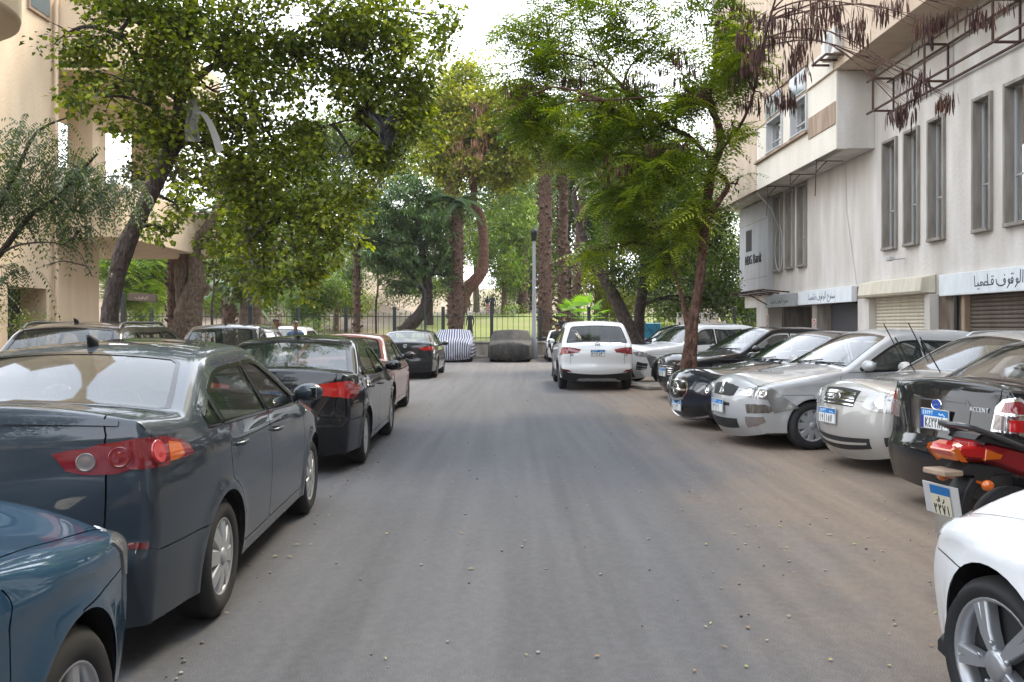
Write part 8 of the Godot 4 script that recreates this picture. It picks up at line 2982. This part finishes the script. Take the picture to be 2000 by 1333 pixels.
func person(label: String, where: Vector3, turn: float, tall: float, o: Dictionary) -> void:
	var t := thing("person", label, "person", where, turn, o.get("group", ""))
	var k := tall / 1.75
	var skin: Color = o.get("skin", Color(0.30, 0.17, 0.11))
	var top: Color = o.top
	var leg: Color = o.leg
	var shoe := Color(0.02, 0.02, 0.02)
	var step: float = o.get("step", 0.04)
	var bones := []
	var fm := Vector3(1.0, 1.0, 1.35)
	bones.append([Vector3(0, 1.0, 0), Vector3(0, 1.22, 0), 0.145, 0.15, top, fm])
	bones.append([Vector3(0, 1.22, 0), Vector3(0, 1.36, 0.01), 0.16, 0.15, top, fm])
	bones.append([Vector3(-0.15, 1.40, 0.01), Vector3(0.15, 1.40, 0.01), 0.065, 0.065, top])
	bones.append([Vector3(0, 1.42, 0.01), Vector3(0, 1.53, -0.005), 0.055, 0.05, skin])
	for s in [-1.0, 1.0]:
		var bend: Vector3 = o.get("hand_l" if s < 0 else "hand_r", Vector3(s * 0.27, 0.80, -0.06))
		var sh := Vector3(s * 0.185, 1.39, 0.01)
		var el := sh.lerp(bend, 0.5) + Vector3(s * 0.05, -0.03, 0.07)
		bones.append([sh, el, 0.055, 0.044, top])
		bones.append([el, bend, 0.044, 0.032, o.get("sleeve", top)])
		var d := (bend - el).normalized()
		bones.append([bend, bend + d * 0.08, 0.034, 0.026, skin])
		for f in 4:
			bones.append([bend + d * 0.07 + Vector3(0, 0, (f - 1.5) * 0.018), bend + d * (0.15 - absf(f - 1.4) * 0.012) + Vector3(-s * 0.012, 0, (f - 1.5) * 0.02), 0.010, 0.008, skin])
		bones.append([bend + d * 0.02 + Vector3(0, 0, -0.025), bend + d * 0.08 + Vector3(0, 0, -0.06), 0.011, 0.009, skin])
		if o.get("skirt", false):
			continue
		var hip := Vector3(s * 0.09, 0.94, 0)
		var kn := Vector3(s * 0.10, 0.50, -0.02 - s * step)
		var an := Vector3(s * 0.10, 0.09, 0.02 - s * step * 1.6)
		bones.append([hip, kn, 0.098, 0.062, leg])
		bones.append([kn, an, 0.060, 0.045, leg])
		bones.append([an + Vector3(0, -0.045, 0.03), an + Vector3(0, -0.055, -0.15), 0.042, 0.034, shoe])
	if o.get("skirt", false):
		bones.append([Vector3(0, 0.98, 0), Vector3(0, 0.12, 0), 0.15, 0.24, leg, fm])
		for s in [-1.0, 1.0]:
			bones.append([Vector3(s * 0.09, 0.05, 0), Vector3(s * 0.09, 0.04, -0.16), 0.04, 0.032, shoe])
	var hair: Color = o.get("hair", Color(0.012, 0.010, 0.009))
	var head := Vector3(0, 1.64, -0.015)
	bones.append([head + Vector3(0, 0.02, 0.01), head + Vector3(0, -0.055, -0.025), 0.085, 0.06, skin])
	bones.append([head + Vector3(0, -0.005, -0.09), head + Vector3(0, -0.025, -0.105), 0.012, 0.016, skin])
	for s in [-1.0, 1.0]:
		bones.append([head + Vector3(s * 0.082, 0.01, 0.01), head + Vector3(s * 0.082, -0.02, 0.0), 0.017, 0.012, skin])
	for b in bones:
		for j in 2:
			b[j] = b[j] * k
			b[2 + j] = b[2 + j] * k
	var m := mat(Color.WHITE, 0.8)
	m.vertex_color_use_as_albedo = true
	part("body", body_mesh(bones, 0.024 * k).mesh(), m, t)
	var hb := MB.new()
	if o.get("scarf", false):
		hb.ball((head + Vector3(0, 0.02, 0.02)) * k, Vector3(0.10, 0.12, 0.105) * k, 10, 14)
		hb.ball((head + Vector3(0, -0.14, 0.01)) * k, Vector3(0.12, 0.10, 0.10) * k, 8, 14)
		part("headscarf", hb.mesh(), mat(o.get("scarf_colour", Color(0.5, 0.48, 0.46)), 0.9), t)
	else:
		hb.ball((head + Vector3(0, 0.055, 0.02)) * k, Vector3(0.088, 0.068, 0.095) * k, 8, 14)
		if o.get("long_hair", false):
			hb.ball((head + Vector3(0, -0.08, 0.06)) * k, Vector3(0.095, 0.17, 0.06) * k, 8, 12)
		part("hair", hb.mesh(), mat(hair, 0.6), t)
	var eb := MB.new()
	for s in [-1.0, 1.0]:
		eb.ball((head + Vector3(s * 0.032, 0.012, -0.083)) * k, Vector3(0.012, 0.007, 0.008) * k, 5, 8)
	part("eyes", eb.mesh(), mat(Color(0.02, 0.015, 0.012), 0.3), t).set_meta("kind", "stuff")
	var mo := MB.new()
	mo.ball((head + Vector3(0, -0.058, -0.082)) * k, Vector3(0.024, 0.006, 0.008) * k, 5, 8)
	part("mouth", mo.mesh(), mat(Color(0.2, 0.07, 0.06), 0.6), t)
	if o.has("shirt"):
		var sb := MB.new()
		sb.ball(Vector3(0, 1.33, -0.085) * k, Vector3(0.06, 0.13, 0.045) * k, 8, 10)
		part("shirt", sb.mesh(), mat(o.shirt, 0.8), t)
	if o.has("jacket_tie"):
		var jb := MB.new()
		var jp := PackedVector3Array()
		var jr := PackedFloat32Array()
		for i in 21:
			var a := TAU * i / 20.0
			jp.append(Vector3(0.165 * cos(a), 0.98 - 0.02 * absf(cos(a)), 0.125 * sin(a)) * k)
			jr.append(0.045 * k)
		jb.tube(jp, jr, 8, false)
		part("tied_jacket", jb.mesh(), mat(o.jacket_tie, 0.85), t)


func people() -> void:
	var w := func(x: float, d: float, y: float) -> Vector3:
		var p := at(x, 636, d)
		return Vector3(p.x, y, p.z)
	var lawn := func(x: float, d: float) -> Vector3:
		var p := at(x, 636, d)
		return Vector3(p.x, park_h(p.x, d) - 0.02, p.z)
	person("man in a brown jacket over a pale shirt, turned sideways beside the white saloon", w.call(539, 23.6, 0.06), -1.2, 1.72, {"top": Color(0.06, 0.04, 0.028), "leg": Color(0.03, 0.03, 0.04), "skin": Color(0.16, 0.08, 0.05), "shirt": Color(0.42, 0.46, 0.55)})
	person("man in a blue denim jacket facing the road behind the black saloon", w.call(577, 23.4, 0.06), PI + 0.2, 1.65, {"top": Color(0.05, 0.085, 0.16), "leg": Color(0.03, 0.035, 0.05), "skin": Color(0.28, 0.15, 0.10), "shirt": Color(0.02, 0.02, 0.022), "hair": Color(0.06, 0.05, 0.045)})
	person("woman in a long black dress and white headscarf carrying red, walking on the lawn", lawn.call(918, 57), 0.5, 1.62, {"top": Color(0.02, 0.02, 0.022), "leg": Color(0.012, 0.012, 0.013), "skirt": true, "scarf": true, "shirt": Color(0.3, 0.05, 0.06)})
	person("woman with a pink jacket tied round her waist, left of the pair on the lawn", lawn.call(952, 77), 0.3, 1.66, {"top": Color(0.02, 0.022, 0.035), "leg": Color(0.42, 0.20, 0.20), "jacket_tie": Color(0.55, 0.26, 0.26), "long_hair": true})
	person("man all in dark blue, right of the pair on the lawn", lawn.call(961.5, 77.3), 0.0, 1.78, {"top": Color(0.02, 0.025, 0.04), "leg": Color(0.02, 0.022, 0.03), "hand_l": Vector3(-0.2, 1.5, -0.12)})
	person("person in dark clothes standing on the slope beside the shaggy palm", lawn.call(914, 76), -0.6, 1.7, {"top": Color(0.02, 0.02, 0.03), "leg": Color(0.02, 0.02, 0.022), "long_hair": true})
	person("man in a black jacket at the front left corner of the white family car", w.call(1088, 27.6, 0.0), -0.7, 1.66, {"top": Color(0.012, 0.012, 0.014), "leg": Color(0.02, 0.02, 0.03), "skin": Color(0.2, 0.11, 0.07)})
	person("person in black leaning at the park railing above the white family car's roof", w.call(1101, 44.6, 0.42), -0.5, 1.66, {"top": Color(0.014, 0.014, 0.018), "leg": Color(0.02, 0.02, 0.03), "hand_l": Vector3(-0.1, 1.46, -0.16)})


# ---------------------------------------------------------------- motorcycle
func motorcycle() -> void:
	var t := thing("motorcycle", "red motorcycle with black seat and orange-red tail lamp beside the white saloon front", "motorcycle", Vector3(2.71, 0.0, -5.5), deg_to_rad(-76))
	var S := Basis(Vector3(0, 0, -1), Vector3(0, 1, 0), Vector3(1, 0, 0))   # outlines as (forward, up), thickness sideways
	var red := paint(Color(0.22, 0.008, 0.012), 0.1)
	var b := MB.new()
	b.slab(PackedVector2Array([Vector2(0.14, 0.765), Vector2(0.30, 0.72), Vector2(0.55, 0.63), Vector2(0.95, 0.56), Vector2(0.98, 0.70), Vector2(0.6, 0.80), Vector2(0.25, 0.885), Vector2(0.12, 0.89)]), 0.22, Vector3.ZERO, S, 0.03)
	part("tail_fairing", b.mesh(), red, t)
	var lb := MB.new()
	lb.slab(PackedVector2Array([Vector2(-0.05, 0.825), Vector2(0.0, 0.77), Vector2(0.16, 0.752), Vector2(0.30, 0.755), Vector2(0.34, 0.80), Vector2(0.22, 0.872), Vector2(0.02, 0.88), Vector2(-0.035, 0.865)]), 0.235, Vector3.ZERO, S, 0.035)
	var lamp_ := part("tail_lamp", lb.mesh(), M.red_bright, t)
	for sg in [-1.0, 1.0]:
		var ab := MB.new()
		ab.slab(PackedVector2Array([Vector2(0.17, 0.768), Vector2(0.29, 0.768), Vector2(0.31, 0.80), Vector2(0.18, 0.84)]), 0.02, Vector3(sg * 0.112, 0, 0), S, 0.006)
		part("indicator_lens", ab.mesh(), M.amber, lamp_)
	var ob := MB.new()
	ob.slab(PackedVector2Array([Vector2(-0.052, 0.83), Vector2(0.0, 0.768), Vector2(0.05, 0.762), Vector2(0.0, 0.82), Vector2(-0.02, 0.865)]), 0.238, Vector3.ZERO, S, 0.03)
	part("orange_edge", ob.mesh(), M.amber, lamp_)
	var sb := MB.new()
	sb.slab(PackedVector2Array([Vector2(0.12, 0.895), Vector2(0.4, 0.83), Vector2(0.7, 0.765), Vector2(1.05, 0.74), Vector2(1.1, 0.80), Vector2(0.85, 0.83), Vector2(0.55, 0.86), Vector2(0.3, 0.92), Vector2(0.15, 0.925)]), 0.27, Vector3.ZERO, S, 0.04)
	part("seat", sb.mesh(), M.black, t)
	var gb := MB.new()
	for sg in [-1.0, 1.0]:
		gb.tube(spline([Vector3(sg * 0.15, 0.84, -0.45), Vector3(sg * 0.15, 0.90, -0.28), Vector3(sg * 0.13, 0.965, -0.10), Vector3(sg * 0.09, 0.985, -0.03), Vector3(0, 0.985, -0.01)], 5), ramp([0.013, 0.017, 0.018, 0.018, 0.018], 5), 9)
	part("grab_rail", gb.mesh(), M.dark_alloy, t)
	var fb := MB.new()
	fb.slab(PackedVector2Array([Vector2(0.10, 0.755), Vector2(0.02, 0.70), Vector2(0.02, 0.67), Vector2(0.12, 0.66), Vector2(0.06, 0.58), Vector2(0.0, 0.36), Vector2(0.04, 0.31), Vector2(0.08, 0.36), Vector2(0.14, 0.55), Vector2(0.28, 0.66), Vector2(0.5, 0.66), Vector2(0.4, 0.72)]), 0.15, Vector3.ZERO, S, 0.015)
	part("rear_mudguard", fb.mesh(), M.black, t)
	var br := MB.new()
	br.box(Vector3(0, 0.69, 0.03), Vector3(0.2, 0.035, 0.14), 0.008)
	part("lamp_bracket", br.mesh(), M.stone_tan, t)
	var T := Basis(Vector3.RIGHT, 0.18)
	var pb := MB.new()
	pb.box(Vector3(0, 0.515, 0.035), Vector3(0.31, 0.20, 0.008), 0.003, T)
	var pl := part("plate_holder", pb.mesh(), M.plate_edge, t)
	var img := Image.create(160, 180, false, Image.FORMAT_RGB8)
	img.fill(Color(0.72, 0.70, 0.62))
	img.fill_rect(Rect2i(0, 0, 160, 52), Color(0.07, 0.36, 0.58))
	stroke_text(img, "fr", Vector2(46, 66), Vector2(30, 34), 38, 4.5, Color(0.12, 0.12, 0.13))
	stroke_text(img, "2271", Vector2(14, 116), Vector2(28, 50), 34, 4.5, Color(0.12, 0.12, 0.13))
	var q := MB.new()
	var o := Vector3(0, 0.508, 0.035)
	var nn := T * Vector3(0, 0, 1)
	var c := []
	for k in [[-0.085, 0.095], [0.085, 0.095], [0.085, -0.095], [-0.085, -0.095]]:
		c.append(o + T * Vector3(k[0], k[1], 0.008))
	q.tri(c[0], c[1], c[2], nn, nn, nn, Vector2(0, 0), Vector2(1, 0), Vector2(1, 1))
	q.tri(c[0], c[2], c[3], nn, nn, nn, Vector2(0, 0), Vector2(1, 1), Vector2(0, 1))
	part("licence_plate", q.mesh(), printed(img), pl)
	var fl := MB.new()
	fl.slab(PackedVector2Array([Vector2(-0.03, 0.42), Vector2(0.02, 0.43), Vector2(0.05, 0.32), Vector2(-0.02, 0.30)]), 0.17, Vector3.ZERO, S, 0.008)
	part("mud_flap", fl.mesh(), M.stone_dark, t)
	for sg in [-1.0, 1.0]:
		var ib := MB.new()
		ib.bar(Vector3(sg * 0.07, 0.63, -0.16), Vector3(sg * 0.17, 0.63, -0.14), 0.012, 6)
		ib.ball(Vector3(sg * 0.19, 0.63, -0.13), Vector3(0.035, 0.035, 0.04), 8, 12)
		part("indicator", ib.mesh(), M.amber, t)
	for f in [0.46, 1.72]:
		var w := Node3D.new()
		w.name = "wheel" if f < 1.0 else "wheel_001"
		t.add_child(w, true)
		w.position = Vector3(0, 0.29, -f)
		var X := Basis(Vector3(0, 1, 0), Vector3(1, 0, 0), Vector3(0, 0, -1))
		var ty := MB.new()
		ty.lathe(PackedVector2Array([Vector2(0.21, -0.04), Vector2(0.26, -0.05), Vector2(0.285, -0.03), Vector2(0.29, 0.0), Vector2(0.285, 0.03), Vector2(0.26, 0.05), Vector2(0.21, 0.04)]), Vector3.ZERO, X, 28)
		part("tyre", ty.mesh(), M.rubber, w)
		var rm := MB.new()
		rm.lathe(PackedVector2Array([Vector2(0.19, -0.035), Vector2(0.215, -0.04), Vector2(0.215, 0.04), Vector2(0.19, 0.035)]), Vector3.ZERO, X, 28)
		for k in 6:
			var a := TAU * k / 6.0
			rm.bar(Vector3(0, 0.04 * cos(a), 0.04 * sin(a)), Vector3(0, 0.2 * cos(a), 0.2 * sin(a)), 0.014, 6)
		rm.bar(Vector3(-0.07, 0, 0), Vector3(0.07, 0, 0), 0.045, 12)
		part("rim", rm.mesh(), M.dark_alloy, w)
	var eb := MB.new()
	eb.slab(PackedVector2Array([Vector2(0.75, 0.25), Vector2(1.3, 0.22), Vector2(1.36, 0.45), Vector2(1.2, 0.60), Vector2(0.8, 0.55)]), 0.24, Vector3.ZERO, S, 0.04)
	part("engine", eb.mesh(), M.dark_alloy, t)
	var tk := MB.new()
	tk.ball(Vector3(0, 0.84, -1.22), Vector3(0.14, 0.12, 0.27), 10, 14)
	part("fuel_tank", tk.mesh(), red, t)
	var fk := MB.new()
	for sg in [-1.0, 1.0]:
		fk.bar(Vector3(sg * 0.08, 0.29, -1.72), Vector3(sg * 0.08, 0.98, -1.46), 0.022, 8)
		fk.bar(Vector3(sg * 0.06, 0.29, -0.46), Vector3(sg * 0.06, 0.36, -0.95), 0.022, 8)
	part("fork", fk.mesh(), M.alloy, t)
	var hbm := MB.new()
	hbm.tube(spline([Vector3(-0.36, 1.04, -1.3), Vector3(-0.15, 1.05, -1.42), Vector3(0.15, 1.05, -1.42), Vector3(0.36, 1.04, -1.3)], 4), ramp([0.016, 0.013, 0.013, 0.016], 4), 8)
	part("handlebar", hbm.mesh(), M.black, t)
	var hl := MB.new()
	hl.ball(Vector3(0, 0.92, -1.62), Vector3(0.1, 0.1, 0.09), 8, 12)
	part("headlamp", hl.mesh(), M.head, t)
	var xb := MB.new()
	xb.tube(PackedVector3Array([Vector3(0.14, 0.28, -1.2), Vector3(0.15, 0.27, -0.8), Vector3(0.17, 0.40, -0.25)]), PackedFloat32Array([0.025, 0.035, 0.045]), 10)
	part("exhaust", xb.mesh(), M.chrome, t)
func _ready() -> void:
	light_and_camera()
	make_materials()
	setting_materials()
	ground_and_road()
	right_building()
	left_building()
	cars_left()
	cars_right()
	covered_cars()
	trees()
	palms()
	park()
	people()
	motorcycle()
